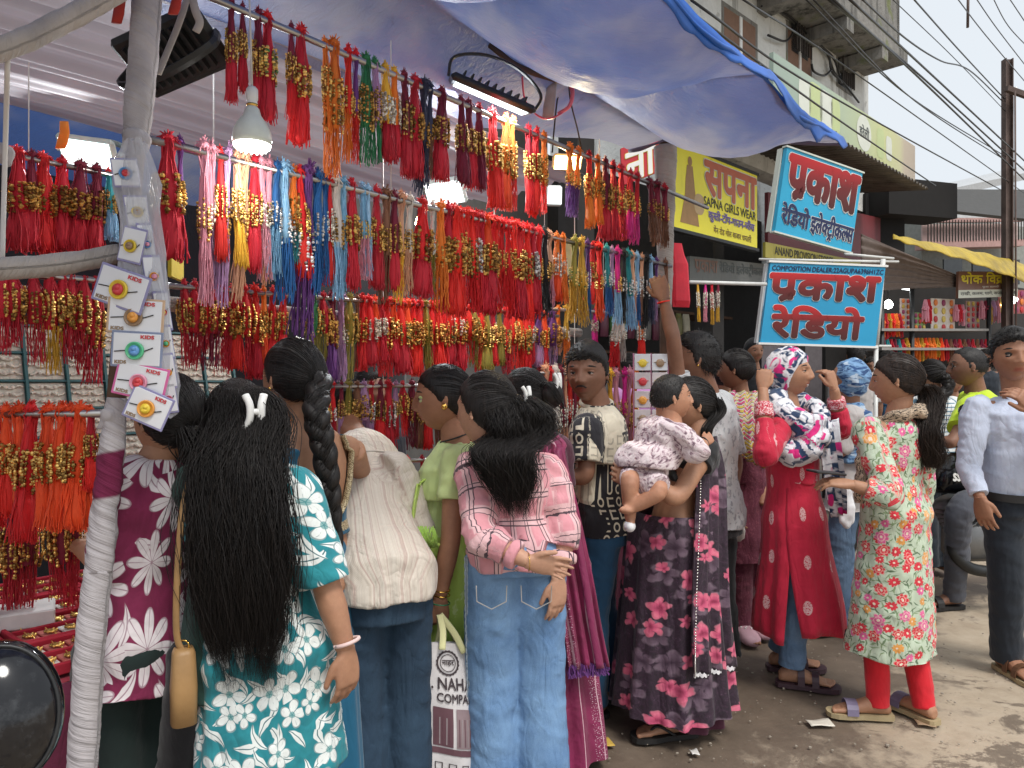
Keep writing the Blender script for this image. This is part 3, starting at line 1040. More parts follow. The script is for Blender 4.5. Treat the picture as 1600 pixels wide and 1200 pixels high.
def sandal(parent, ankle, d, s=1.0, sole=None, strap=None, kind='slide'):
	d = Vector((d[0], d[1], 0)).normalized()
	t = Vector((d.y, -d.x, 0))
	g = Vector((ankle[0], ankle[1], ankle[2] - 0.07 * s))
	L = 0.225 * s
	root = None
	out = []
	for q, w in ((-0.27, .02), (-0.22, .032), (0.0, .036), (0.3, .037), (0.55, .047), (0.75, .046), (0.88, .034), (0.93, .015)):
		out.append((q, w))
	mb = MB()
	top = [g + d * (q * L) + t * (w * s) + UP * 0.004 for q, w in out] + [g + d * (q * L) - t * (w * s) + UP * 0.004 for q, w in reversed(out)]
	bot = [Vector((p.x, p.y, g.z - 0.016 * s)) for p in top]
	mb.loft([bot, [p + UP * .006 for p in bot], top])
	so = mb.build('sandal', sole or M['sole_black'], parent)
	def arc(q, lift, w, wd):
		mb2 = MB()
		rr = [[], []]
		for side, ring in ((-.5, rr[0]), (.5, rr[1])):
			for k in range(9):
				a = math.pi * k / 8
				ring.append(g + d * (q * L + side * wd) + t * (-math.cos(a) * w) + UP * (math.sin(a) ** 0.7 * lift + 0.002))
		mb2.loft(rr, cap=False, closed=False)
		st = mb2.build('strap', strap or sole or M['sole_black'], so)
		m = st.modifiers.new('thickness', 'SOLIDIFY')
		m.thickness = 0.004
		m.offset = 1
	if kind == 'slide':
		arc(0.46, 0.052 * s, .045 * s, .03)
		arc(0.2, 0.078 * s, .041 * s, .03)
	elif kind == 'cross':
		arc(0.5, 0.05 * s, .046 * s, .045)
	elif kind == 'flip':
		mb2 = MB()
		toe = g + d * (0.66 * L) + UP * .012 - t * .018 * s
		for sd in (-1, 1):
			mb2.tube(crom([toe, g + d * (0.5 * L) + t * (sd * .03 * s) + UP * .043 * s, g + d * (0.2 * L) + t * (sd * .043 * s) + UP * 0.008], 5), .0055, 6, flat=1.5)
		mb2.build('strap', strap or M['sole_black'], so, True)
	return so
def head_shape(D, face=1.0):
	x, y, z = D[:, 0].copy(), D[:, 1].copy(), D[:, 2].copy()
	lo = np.clip(-z, 0, 1)
	X = x * 0.70 * (1 - 0.27 * lo ** 1.9)
	fr = np.clip(y, 0, 1)
	bk = np.clip(-y, 0, 1)
	Y = y * (0.86 - 0.05 * lo) + 0.02
	Y = np.where(y < 0, y * (0.92 - 0.42 * lo ** 1.3), Y) + 0.10 * lo ** 2 * fr ** .3
	Z = z * 1.0
	if face:
		g = lambda cx, cz, sx, sz: np.exp(-((X - cx) / sx) ** 2 - ((Z - cz) / sz) ** 2) * (y > 0)
		nose = np.exp(-(X / np.interp(Z, [-.4, -.2, .1], [.15, .12, .09])) ** 2) * (y > 0) * np.interp(Z, [-.43, -.36, -.27, -.12, 0.1, .2], [0, .12, .215, .16, .06, 0])
		nost = (g(-.14, -.29, .06, .06) + g(.14, -.29, .06, .06)) * .11
		eyes = (g(-.30, .03, .16, .10) + g(.30, .03, .16, .10)) * -.10
		brow = (g(-.27, .2, .24, .07) + g(.27, .2, .24, .07)) * .055
		lips = (g(0, -.49, .21, .05) + g(0, -.61, .18, .06)) * .085 - g(0, -.55, .2, .02) * .07
		chin = g(0, -.84, .18, .12) * .07 - g(0, -.69, .2, .05) * .035
		cheek = (g(-.36, -.2, .18, .16) + g(.36, -.2, .18, .16)) * .035
		Y = Y + (nose + nost + eyes + brow + lips + chin + cheek) * face
	return np.c_[X, Y, Z]
def sphere_dirs(nu, nv):
	D, F_ = [], []
	for j in range(nv + 1):
		ph = -math.pi / 2 + math.pi * j / nv
		for i in range(nu):
			th = 2 * math.pi * i / nu
			th = th + 0.28 * math.sin(2 * (th - math.pi / 2)) * -1 * 0.6
			D.append((math.cos(ph) * math.cos(th), math.cos(ph) * math.sin(th), math.sin(ph)))
	for j in range(nv):
		for i in range(nu):
			F_.append((j * nu + i, j * nu + (i + 1) % nu, (j + 1) * nu + (i + 1) % nu, (j + 1) * nu + i))
	return np.array(D), F_
def head_frame(yaw, pitch=0, roll=0):
	r, f = axes(yaw)
	u = UP.copy()
	p = R(pitch)
	f, u = f * math.cos(p) + u * math.sin(p), u * math.cos(p) - f * math.sin(p)
	q = R(roll)
	r, u = r * math.cos(q) + u * math.sin(q), u * math.cos(q) - r * math.sin(q)
	return r, f, u
_HD, _HF = sphere_dirs(64, 52)
_HDc, _HFc = sphere_dirs(36, 28)
class Head:
	def __init__(self, c, s, yaw, pitch=0, roll=0, fine=True):
		self.c, self.s = Vector(c), s
		self.r, self.f, self.u = head_frame(yaw, pitch, roll)
		self.fine = fine
	def w(self, x, y, z):
		return self.c + self.r * (x * self.s) + self.f * (y * self.s) + self.u * (z * self.s)
	def world(self, P):
		A = np.array([self.r, self.f, self.u]) * self.s
		return np.array(self.c) + P @ A
	def mesh_into(self, mb):
		D, Fc = (_HD, _HF) if self.fine else (_HDc, _HFc)
		P = head_shape(D)
		lip = np.exp(-(P[:, 0] / 0.17) ** 4 - ((P[:, 2] + .55) / .085) ** 4) * (D[:, 1] > 0.3)
		b = len(mb.v)
		mb.add([tuple(p) for p in self.world(P)], Fc)
		for sd in (-1, 1):
			mb.ball(self.w(sd * .70, -.04, -.04), (.05 * self.s, .13 * self.s, .2 * self.s), 10, 8,
					Matrix((self.r, self.f, self.u)).transposed() @ Matrix.Rotation(sd * 0.35, 3, 'Z'))
			mb.ball(self.w(sd * .73, -.08, -.2), (.035 * self.s, .06 * self.s, .08 * self.s), 8, 6,
					Matrix((self.r, self.f, self.u)).transposed())
		return b, lip
	def features(self, parent, look=(0, 0), brow_mat=None, mouth=None):
		s = self.s
		for sd in (-1, 1):
			e = MB()
			e.ball(self.w(sd * .30, .652, .03), .115 * s, 12, 8)
			eo = e.build('eye', M['eye_white'], parent, True)
			i = MB()
			ld = Vector((look[0], 1, look[1])).normalized()
			i.ball(self.w(sd * .30 + ld.x * .072, .652 + ld.y * .072, .03 + ld.z * .072), .062 * s, 10, 8)
			i.build('iris', M['iris'], eo, True)
			q = MB()
			q.ball(self.w(sd * .30, .645, .075), (.150 * s, .128 * s, .085 * s), 12, 8, Matrix((self.r, self.f, self.u)).transposed())
			q.ball(self.w(sd * .30, .645, -.045), (.145 * s, .120 * s, .065 * s), 12, 8, Matrix((self.r, self.f, self.u)).transposed())
			lo = q.build('eyelid', parent.children[0].data.materials[0] if parent.children and parent.children[0].data else SKIN['brown'], parent, True)
			set_attrf(lo.data, 'lip', np.zeros(len(lo.data.vertices)))
			l = MB()
			up = [self.w(sd * .30 + q * .135, .772 - q * q * .045, .018 + .042 * (1 - q * q)) for q in (-1, -.5, 0, .5, 1)]
			l.tube(up, [.006 * s, .014 * s, .017 * s, .015 * s, .008 * s], 6)
			l.build('eyelashes', M['hair_short'], parent, True)
			b = MB()
			bp = [self.w(sd * (.11 + q * .40), .835 - q * q * .20, .19 + .07 * math.sin(q * 2.6)) for q in (0, .25, .5, .75, 1)]
			b.tube(bp, [.018 * s, .036 * s, .038 * s, .026 * s, .008 * s], 6, flat=0.6)
			b.build('eyebrow', M['hair_short'], parent, True)
def hair_cap(parent, H, mat, thick=0.07, line=None, knot=(0, -.8, .25), strands=220, seed=1, groove=0.012, nape=-.55, front=.52, rs=0.0009):
	D, Fc = (_HD, _HF) if H.fine else (_HDc, _HFc)
	P = head_shape(D, 0)
	def hl(y, x=None):
		return np.interp(y, [-1, -.35, -.05, .1, .22, .5, .66, .8, 1.0], [nape, nape * .95, -.22, -.12, .10, front * .72, front, front + .06, front + .1])
	m = P[:, 2] - hl(P[:, 1]) + .035 * vnoise(D * 13 + seed)
	k = np.array(Vector(knot).normalized())
	a = np.cross(k, (0.3, 0.1, 1.0))
	a /= np.linalg.norm(a)
	b = np.cross(k, a)
	ang = np.arctan2(D @ b, D @ a)
	gv = vnoise(np.c_[np.cos(ang) * 9 + seed, np.sin(ang) * 9, D @ k * 1.3])
	sc = 1 + thick * sstep(-.02, .18, m) + groove * gv * sstep(0, .2, m) - .05 * sstep(-.01, -.1, m)
	Q = P * sc[:, None]
	keep = m > -0.2
	mb = MB()
	idx = np.full(len(P), -1)
	idx[keep] = np.arange(keep.sum())
	wv = H.world(Q)
	mb.v = [tuple(p) for p in wv[keep]]
	mb.f = [tuple(idx[i] for i in f) for f in Fc if all(keep[i] for i in f)]
	rr = random.Random(seed)
	cand = np.where((m > -0.06) & (m < 0.12))[0]
	allc = np.where(m > 0.1)[0]
	kv = Vector(knot).normalized()
	for q in range(int(strands * 1.7)):
		i = int(cand[rr.randrange(len(cand))]) if (q % 3 or len(allc) == 0) else int(allc[rr.randrange(len(allc))])
		d0 = Vector(D[i])
		pts = []
		nst = 7
		sw = rr.uniform(-.12, .12)
		for j in range(nst + 1):
			t = j / nst * rr.uniform(.93, 1.0)
			d = d0.slerp(kv, t, d0) if abs(d0.dot(kv)) < .999 else d0
			d = (d + a_vec(a) * (sw * math.sin(t * math.pi) * .35)).normalized()
			p = head_shape(np.array([tuple(d)]), 0)[0]
			s_ = 1 + thick * (0.35 + .65 * min(1, t * 3)) + 0.012 + rr.uniform(0, .012)
			pts.append(Vector(H.world((p * s_)[None])[0]))
		mb.tube(pts, [rs * .5] + [rs] * (nst - 1) + [rs * .7], 4, cap=False)
	return mb.build('hair', mat, parent, True)
def a_vec(a):
	return Vector((a[0], a[1], a[2]))
def short_hair(parent, H, mat, thick=0.09, n=900, ln=0.035, seed=2, front=.5, nape=-.42, rs=0.0018, lift=0.25, fuzz=0.03):
	D, Fc = (_HD, _HF) if H.fine else (_HDc, _HFc)
	P = head_shape(D, 0)
	hl = np.interp(P[:, 1], [-1, -.35, -.05, .08, .12, .25, .5, .68, .85, 1.0], [nape, nape, -.16, -.22, -.1, .28, front * .9, front, front + .08, front + .12])
	m = P[:, 2] - hl + .08 * vnoise(D * 9 + seed)
	tk = thick * (0.45 + .75 * sstep(0, .9, P[:, 2]))
	gv = vnoise(D * 6 + seed)
	Q = P * (1 + tk * sstep(-.03, .15, m) + fuzz * gv * sstep(0, .2, m) - .05 * sstep(-.02, -.1, m))[:, None]
	keep = m > -0.2
	mb = MB()
	idx = np.full(len(P), -1)
	idx[keep] = np.arange(keep.sum())
	mb.v = [tuple(p) for p in H.world(Q)[keep]]
	mb.f = [tuple(idx[i] for i in f) for f in Fc if all(keep[i] for i in f)]
	rr = random.Random(seed)
	cand = np.where(m > -.03)[0]
	for q in range(n):
		i = int(cand[rr.randrange(len(cand))])
		p = Vector(H.world((P[i] * (1 + tk[i] * .75))[None])[0])
		nrm = (p - H.c).normalized()
		sw = (H.u * -.5 + H.f * (0.6 if P[i][1] > 0.2 else -.2) + H.r * rr.uniform(.1, .9)) * 1.3
		t = (nrm * lift + sw * .7 + Vector((rr.uniform(-.3, .3), rr.uniform(-.3, .3), rr.uniform(-.2, .3)))).normalized()
		L = ln * rr.uniform(.4, .95)
		mb.tube([p - nrm * .004, p + t * L * .5, p + (t * .8 + sw * .25).normalized() * L], [rs, rs * .8, rs * .15], 3, cap=False)
	return mb.build('hair', mat, parent, True)
def long_hair(parent, guide, width, depth, mat, n=500, wave=0.006, freq=9, rs=0.0016, seed=3, side=None, out=None, core=0.72, tips=(0.8, 1.05), steps=22, name='hair', flare=0.0):
	G_ = crom(guide, 10)
	m = len(G_)
	def at(t):
		q = max(0, min(0.9999, t)) * (m - 1)
		i = int(q)
		return G_[i].lerp(G_[i + 1], q - i)
	side = Vector(side).normalized()
	out = Vector(out).normalized()
	mb = MB()
	rings = []
	for i in range(31):
		t = i / 30 * .93
		cap = min(1.0, (.4 + t * 12)) * min(1, (1 - t) * 6 + .15)
		rg = []
		for k in range(22):
			a = 2 * math.pi * k / 22
			w = 1 + .12 * math.sin(5 * a + t * 7 + seed) + .08 * math.sin(9 * a - t * 11)
			rg.append(at(t) + side * (math.cos(a) * interp(width, t) * core * cap * w) + out * (math.sin(a) * interp(depth, t) * core * cap * w))
		rings.append(rg)
	mb.loft(rings)
	rr = random.Random(seed)
	for q in range(n):
		a = rr.uniform(0, 2 * math.pi)
		rad = rr.uniform(1.15, 1.5) if q % 25 == 0 else rr.uniform(0.55, 1.0) if q % 4 else rr.uniform(0.9, 1.15)
		ox, oy = math.cos(a) * rad, math.sin(a) * rad
		t0 = rr.uniform(0, .1) if q % 5 else rr.uniform(0.05, .4)
		t1 = rr.uniform(*tips)
		ph, ph2 = rr.uniform(0, 6.28), rr.uniform(0, 6.28)
		fq = freq * rr.uniform(.75, 1.25)
		wv = wave * rr.uniform(.4, 1.5)
		pts, rd = [], []
		fl = rr.uniform(-1, 1) * flare
		for j in range(steps + 1):
			t = lerp(t0, t1, j / steps)
			e = max(0, t - 1.0)
			w = interp(width, t) * (1 + fl * t)
			p = at(t) + side * (ox * w + wv * min(1, t * 3) * math.sin(fq * t + ph)) + out * (oy * interp(depth, t) + wv * .7 * math.sin(fq * 1.1 * t + ph2))
			if e > 0:
				p = p + (G_[-1] - G_[-2]).normalized() * (e * (G_[-1] - G_[0]).length)
			pts.append(p)
			u = j / steps
			rd.append(rs * (0.6 + .4 * min(1, u * 8)) * (1 if u < .75 else max(.12, (1 - u) * 4)))
		mb.tube(pts, rd, 3, cap=False)
	return mb.build(name, mat, parent, True)
def braid(parent, pts, rad, mat, seed=1, twist=1.0):
	P = crom(pts, 14)
	mb = MB()
	m = len(P)
	for k in range(3):
		q, rr = [], []
		for i, p in enumerate(P):
			t = i / (m - 1)
			a = i * 0.30 * twist + k * 2.094
			T = (P[min(i + 1, m - 1)] - P[max(i - 1, 0)]).normalized()
			s = T.cross(Vector((.3, -1, .1))).normalized()
			o = T.cross(s).normalized()
			r = interp(rad, t)
			q.append(p + s * (math.sin(a) * r * .55) + o * (math.sin(2 * a) * r * .3))
			rr.append(r * .72 if t < .97 else r * .35)
		mb.tube(q, rr, 9)
	rn = random.Random(seed)
	for j in range(300):
		i0 = rn.randrange(0, m - 8)
		a0 = rn.uniform(0, 6.28)
		q = []
		for i in range(i0, min(m, i0 + 8)):
			t = i / (m - 1)
			r = interp(rad, t) * rn.uniform(1.0, 1.12)
			T = (P[min(i + 1, m - 1)] - P[max(i - 1, 0)]).normalized()
			s = T.cross(Vector((.3, -1, .1))).normalized()
			o = T.cross(s).normalized()
			a = a0 + (i - i0) * .25
			q.append(P[i] + s * (math.cos(a) * r) + o * (math.sin(a) * r))
		mb.tube(q, .0009, 3, cap=False)
	return mb.build('hair', mat, parent, True)
def claw_clip(parent, c, r, u, n, s=1.0, mat=None):
	mb = MB()
	c = Vector(c)
	for sd in (-1, 1):
		base = c + r * (sd * .006 * s)
		mb.tube(crom([base + r * (sd * .010 * s) + u * (-.030 * s) + n * .004 * s, base + r * (sd * .004 * s) + u * (-.012 * s) + n * .011 * s, base + r * (sd * .004 * s) + u * (.012 * s) + n * .011 * s, base + r * (sd * .010 * s) + u * (.030 * s) + n * .004 * s], 4), .0062 * s, 8, flat=1.2)
	mb.tube([c - r * .012 * s + n * .010 * s, c + r * .012 * s + n * .010 * s], .006 * s, 8)
	return mb.build('hair_clip', mat or M['white_plastic'], parent, True)
FEM = [(-0.16, (.150, .112, -.012)), (0.0, (.162, .118, -.02)), (0.2, (.142, .098, -.008)), (0.42, (.122, .088, 0)), (0.66, (.138, .108, .018)), (0.82, (.142, .098, .008)), (0.91, (.128, .074, .0)), (0.97, (.075, .056, -.004)), (1.03, (.05, .048, 0))]
MAL = [(-0.16, (.152, .108, -.01)), (0.0, (.158, .112, -.012)), (0.2, (.15, .105, 0)), (0.42, (.148, .102, 0)), (0.66, (.162, .112, .01)), (0.82, (.166, .104, .005)), (0.91, (.145, .08, .0)), (0.97, (.08, .06, -.004)), (1.03, (.058, .056, 0))]
class Person:
	def __init__(self, label, group=None, Y=3.0, neck=(0, 0), pelvis=(0, 0), yaw=0, head=None, hyaw=None, hpitch=0, hroll=0, hs=0.105, sw=0.165, bulk=1.0,
		male=False, skin='brown', arms=None, feet=None, fine=True, byaw=None, ground=0.0):
		def pt(q, d=None):
			return q if isinstance(q, Vector) else W(q[0], q[1], q[2] if len(q) > 2 else (d or Y))
		self.pt = pt
		self.neck = pt(neck)
		self.pel = pt(pelvis)
		self.yaw = yaw
		self.r, self.f = axes(yaw)
		self.br, self.bf = axes(byaw if byaw is not None else yaw)
		self.root = thing('person', label, 'person', (self.pel.x, self.pel.y, ground), group)
		self.tab = MAL if male else FEM
		self.k = MK
		self.bulk = bulk = bulk * MK
		self.sw = sw = sw * MK
		self.fine = fine
		self.skin = SKIN[skin]
		self.arms = arms or {}
		self.sh = {}
		for sd in ('L', 'R'):
			k = -1 if sd == 'L' else 1
			a = self.arms.get(sd, {})
			self.sh[sd] = pt(a['sh']) if 'sh' in a else self.neck + self.r * (k * sw) - UP * .055
		self.H = Head(pt(head), hs, hyaw if hyaw is not None else yaw, hpitch, hroll, fine)
		self.feet = feet or {}
		self.spine = crom([self.pel, self.pel.lerp(self.neck, .33) + self.f * .012, self.pel.lerp(self.neck, .7) - self.f * .008, self.neck], 8)
	def sp(self, t):
		if t < 0:
			return self.pel + UP * (t * .92 * (self.neck - self.pel).length)
		if t >= 1:
			return self.neck + (self.neck - self.spine[-3]).normalized() * ((t - 1) * (self.neck - self.pel).length)
		q = t * (len(self.spine) - 1)
		i = int(q)
		return self.spine[i].lerp(self.spine[i + 1], q - i)
	def rings(self, t0=-.16, t1=1.0, ease=0.01, n=14, sx=1.0, top=None):
		out = []
		for i in range(n + 1):
			t = lerp(t0, t1, i / n)
			a, b, off = interp(self.tab, t)
			if t > .8:
				a = a * (self.sw / .165) ** .8
			e = ease * (1 - .6 * max(0, (t - .85) / .15)) if t > .85 else ease
			w = min(1, max(0, t))
			rr = (self.br * (1 - w) + self.r * w).normalized()
			ff = (self.bf * (1 - w) + self.f * w).normalized()
			T = (self.sp(t + .05) - self.sp(t - .05)).normalized()
			ff = T.cross(rr).normalized() if T.z > .35 else ff
			bk = self.bulk if t < .85 else lerp(self.bulk, 1, (t - .85) / .15)
			out.append((self.sp(t) + ff * off * bk, rr, ff, a * bk * sx + e, b * bk + e))
		return out
	def arm(self, sd):
		a = self.arms[sd]
		el, wr = self.pt(a['el']), self.pt(a['wr'])
		return self.sh[sd], el, wr
	def sleeve(self, sd, upto=1.0, r0=.062, r1=.05, r2=.04, inset=.03):
		s, e, w = self.arm(sd)
		r0, r1, r2 = r0 * self.k, r1 * self.k, r2 * self.k
		k = -1 if sd == 'L' else 1
		inn = s - self.r * (k * inset) + UP * .0
		if upto <= 1:
			q = s.lerp(e, upto)
			return [inn, s, s.lerp(q, .5), q], [r0 * .95, r0, lerp(r0, r1, .5), r1]
		q = e.lerp(w, upto - 1)
		return [inn, s, s.lerp(e, .55), e, e.lerp(q, .5), q], [r0 * .95, r0, lerp(r0, r1, .6), r1, lerp(r1, r2, .55), r2]
	def body(self, torso=0.8, hands=True, vox=None, legs=True, head=True):
		vox = vox or (0.008 if self.fine else 0.013)
		mb = MB()
		mb.loft([ring_pts(c, r, f, a * torso, b * torso, 20) for c, r, f, a, b in self.rings(-.1, 1.0, 0.0, 12)])
		T = self.H.w(0, -.12, -.25)
		nk = .047 if self.tab is FEM else .056
		mb.tube([self.neck - (self.neck - self.pel).normalized() * .05, self.neck, self.neck.lerp(T, .5) - self.f * .004, T], [nk * 1.35, nk * 1.12, nk, nk * 1.02], 14)
		for sd in ('L', 'R'):
			if sd in self.arms:
				s, e, w = self.arm(sd)
				P, rr = limb_eval([s, s.lerp(e, .45), e, e.lerp(w, .35), w], [q * (.5 + .5 * self.k) for q in (.044, .040, .035, .036, .0235)])
				mb.tube(P, rr, 12)
				k = -1 if sd == 'L' else 1
				mb.tube([self.neck - UP * .06, s], [.05, .044], 10)
		hips = self.pel - UP * .02
		if legs:
			for sd, k in (('L', -1), ('R', 1)):
				if sd in self.feet:
					an = self.ankle(sd)
					hp = hips + self.br * (k * .08)
					kn = self.knee(sd)
					P, rr = limb_eval([hp, hp.lerp(kn, .5), kn, kn.lerp(an, .35), an + UP * .03, an - UP * .03], [.07, .065, .045, .046, .029, .03])
					mb.tube(P, rr, 12)
		me = voxel(mb, vox, 4)
		full = MB()
		full.v = [tuple(p) for p in get_co(me)]
		full.f = [tuple(p.vertices) for p in me.polygons]
		bpy.data.meshes.remove(me)
		fin = MB()
		for sd in ('L', 'R'):
			a = self.arms.get(sd)
			if a and 'hand' in a and hands:
				s, e, w = self.arm(sd)
				h = a['hand']
				hand_mb(fin, w, h['d'], h['n'], h['t'], h.get('curl', .5), h.get('s', .95 if self.tab is FEM else 1.08), h.get('spread', .06), h.get('thumb', .5))
		if legs:
			for sd in self.feet:
				foot_mb(fin, self.ankle(sd), self.feet[sd]['d'], self.feet[sd].get('s', 1.0))
		if fin.v:
			me = voxel(fin, 0.004 if self.fine else .007, 2)
			full.add([tuple(p) for p in get_co(me)], [tuple(p.vertices) for p in me.polygons])
			bpy.data.meshes.remove(me)
		b, lip = (0, [])
		if head:
			b, lip = self.H.mesh_into(full)
		me = full.mesh('body')
		L = np.zeros(len(full.v))
		if head:
			L[b:b + len(lip)] = lip
		set_attrf(me, 'lip', L)
		return place_mesh('body', me, self.skin, self.root)
	def ankle(self, sd):
		f = self.feet[sd]
		p = f['at'] if isinstance(f['at'], Vector) else Vector(((f['at'][0] - 800) / FPX * f['at'][1] * DK, f['at'][1] * DK, 0))
		return Vector((p.x, p.y, f.get('z', 0.088)))
	def knee(self, sd):
		if 'knee' in self.feet[sd]:
			return self.pt(self.feet[sd]['knee'])
		k = -1 if sd == 'L' else 1
		an = self.ankle(sd)
		hp = self.pel + self.br * (k * .085)
		return hp.lerp(an, .5) + self.bf * .025
	def trousers(self, mat, r=(.088, .066, .056), name='trousers', upto=1.0, hip=1.0, vox=None, folds=.004, waist=0.2):
		vox = vox or (.0095 if self.fine else .014)
		r = tuple(q * self.k for q in r)
		rings = self.rings(-.2, waist, .008, 6, hip)
		limbs = []
		for sd, k in (('L', -1), ('R', 1)):
			if sd in self.feet:
				an = self.ankle(sd)
				hp = self.pel + self.br * (k * .078)
				kn = self.knee(sd)
				end = kn.lerp(Vector((an.x, an.y, 0.045)), upto)
				limbs.append(([hp, hp.lerp(kn, .5), kn, kn.lerp(end, .5), end], [r[0], lerp(r[0], r[1], .55), r[1], lerp(r[1], r[2], .5), r[2]]))
		return garment(name, mat, self.root, rings, limbs, vox, 1, folds * .6, folds, it=4, crisp=False)
	def top(self, mat, hem=-.16, hem_w=None, hem_d=None, sleeves=None, ease=.014, name='shirt', seam=1, vfold=.005, wrinkle=.004, vox=None, collar=1.0, hem_z=None, hem_c=None, ru=.16, vfreq=26, whole=False):
		vox = vox or (.0085 if self.fine else .013)
		rg = self.rings(hem, collar, ease)
		if hem_z is not None:
			c0, r0, f0, a0, b0 = rg[0]
			cx = hem_c if hem_c is not None else Vector((self.pel.x, self.pel.y, 0))
			bot = []
			nz = 6
			for i in range(nz):
				t = i / nz
				bot.append((Vector((lerp(cx.x, c0.x, t), lerp(cx.y, c0.y, t), lerp(hem_z, c0.z, t))), self.br, self.bf, lerp(hem_w or a0, a0, t), lerp(hem_d or b0, b0, t)))
			rg = bot + rg
		limbs = []
		for sd, kw in (sleeves or {}).items():
			limbs.append(self.sleeve(sd, **kw))
		return garment(name, mat, self.root, rg, limbs, vox, seam, vfold, wrinkle, zlow=(hem_z if hem_z is not None else None), seed=abs(self.pel.x * 7.3 + self.pel.y), ru=ru, vfreq=vfreq, whole=whole)
def ground_mat():
	g = G('dusty_wet_concrete')
	v = g.pos()
	n1 = g.noise(v, 0.9, 6, 0.62)
	n2 = g.noise(v, 5.5, 7, 0.68)
	n3 = g.noise(v, 42, 4, 0.6)
	x, y, z = g.sep(v)
	side = g.math('SUBTRACT', g.math('MULTIPLY', x, .771), g.math('MULTIPLY', y, .637))
	damp = g.math('ADD', g.math('MULTIPLY', side, -.95), g.math('MULTIPLY_ADD', n1, 1.5, -1.46))
	damp = g.math('ADD', damp, g.math('MULTIPLY_ADD', n2, 1.3, -.65))
	bl = g.noise(v, 1.7, 7, .72, .8)
	dm = g.math('MAXIMUM', g.rng(damp, -.12, .22), g.math('MULTIPLY', g.rng(bl, .54, .59), .85))
	dust = g.ramp(n2, [(0.25, (0.30, 0.235, 0.168)), (0.5, (0.40, 0.325, 0.24)), (0.75, (0.46, 0.385, 0.295))])
	wet = g.ramp(n2, [(0.3, (0.10, 0.075, 0.055)), (0.7, (0.165, 0.125, 0.092))])
	c = g.mix(dm, dust, wet)
	sp = g.rng(n3, .66, .74)
	c = g.mix(g.math('MULTIPLY', sp, .35), c, (0.5, .45, .38))
	sp2 = g.rng(g.noise(v, 60, 3), .30, .24)
	c = g.mix(g.math('MULTIPLY', sp2, .5), c, (0.06, .045, .035))
	g.set(c, g.math('MULTIPLY_ADD', dm, -.35, .92))
	h = g.math('ADD', g.math('MULTIPLY', n2, 1.0), g.math('MULTIPLY', n3, .35))
	g.bump(h, .35, .02)
	return g.m
mb = MB()
nx, ny = 60, 60
def _gz(u, v):
	x, y = lerp(-8, 14, u), lerp(-3, 22, v)
	return Vector((x, y, 0.012 * mnoise.noise((x * .8, y * .8, 0)) - .012))
mb.sheet(_gz, nx, ny)
b = len(mb.v)
Z = -.03
mb.add([(-300, -300, Z), (300, -300, Z), (300, 300, Z), (-300, 300, Z)], [(0, 1, 2, 3)])
struct(mb.build('ground', ground_mat(), None, True))
def wrap_tube(mb, pts, rad, helix=22.0, amp=.10, k=14, n=28, seed=0.0):
	P = crom(pts, k)
	m = len(P)
	rr = [interp([(i / (len(rad) - 1), r) for i, r in enumerate(rad)], i / (m - 1)) for i in range(m)]
	t0 = (P[1] - P[0]).normalized()
	a = (V0X - t0 * V0X.dot(t0)).normalized() if abs(t0.x) < .9 else (UP - t0 * t0.z).normalized()
	vs, pat, s = [], [], 0.0
	for i in range(m):
		t = (P[min(i + 1, m - 1)] - P[max(i - 1, 0)]).normalized()
		a = (a - t * a.dot(t)).normalized()
		b = t.cross(a)
		if i:
			s += (P[i] - P[i - 1]).length
		for q in range(n):
			th = 6.28318 * q / n
			ph = s * helix + th
			f = mnoise.noise((ph * 1.0, s * 30 + th * .9 + seed, seed)) + .6 * mnoise.noise((math.cos(th) * 1.2, s * 70 + th * 1.5, seed + 4)) + .5 * abs(math.sin(ph * .5)) - .3
			r = rr[i] * (1 + amp * f)
			vs.append(P[i] + a * (math.cos(th) * r) + b * (math.sin(th) * r))
			pat.append((th * .04, s + th * .012, 0))
	b0 = len(mb.v)
	mb.v += [tuple(v) for v in vs]
	for i in range(m - 1):
		for q in range(n):
			q2 = (q + 1) % n
			mb.f.append((b0 + i * n + q, b0 + i * n + q2, b0 + (i + 1) * n + q2, b0 + (i + 1) * n + q))
	mb.f.append(tuple(b0 + q for q in range(n - 1, -1, -1)))
	mb.f.append(tuple(b0 + (m - 1) * n + q for q in range(n)))
	return pat
V0X = Vector((1, 0, 0))
def wrap_part(name, parent, pts, rad, mat, **kw):
	mb = MB()
	pat = wrap_tube(mb, pts, rad, **kw)
	b = origin_of(parent)
	me = mb.mesh(name)
	set_attr(me, 'pat', pat)
	return place_mesh(name, me, mat, parent)
POLE_BASE = Vector((-.945, 1.52, 0))
stall = thing('market_stall', 'open rakhi stall frame of cloth-wrapped poles and steel hanging rods under the blue tarpaulin', 'stall', POLE_BASE)
_pp = [POLE_BASE, W(128, 1200, 1.57), W(150, 900, 1.60), W(180, 650, 1.63), W(213, 215, 1.68), W(234, -60, 1.70), W(250, -300, 1.73)]
mb = MB()
mb.tube(crom(_pp, 6), .020, 12)
post = mb.build('pole', M['wood_dark'], stall, True)
wrap_part('cloth_wrap', post, [W(107, 1480, 1.53), W(128, 1200, 1.57), W(141, 1010, 1.585), W(154, 890, 1.60)], [.031, .030, .030, .028], M['wrap'], helix=9, k=30, seed=1.3)
wrap_part('cloth_wrap', post, [W(211, 232, 1.675), W(218, 150, 1.682), W(230, 0, 1.697), W(236, -100, 1.71)], [.026, .031, .031, .03], M['wrap'], helix=14, k=16, seed=4.1)
g = G('white_and_maroon_twist')
x_, y_, z_ = g.sep(g.attr())
q_ = g.math('ADD', y_, g.math('MULTIPLY', x_, -.45))
dark = g.math('MULTIPLY', g.rng(q_, .105, .115), g.rng(q_, .215, .205))
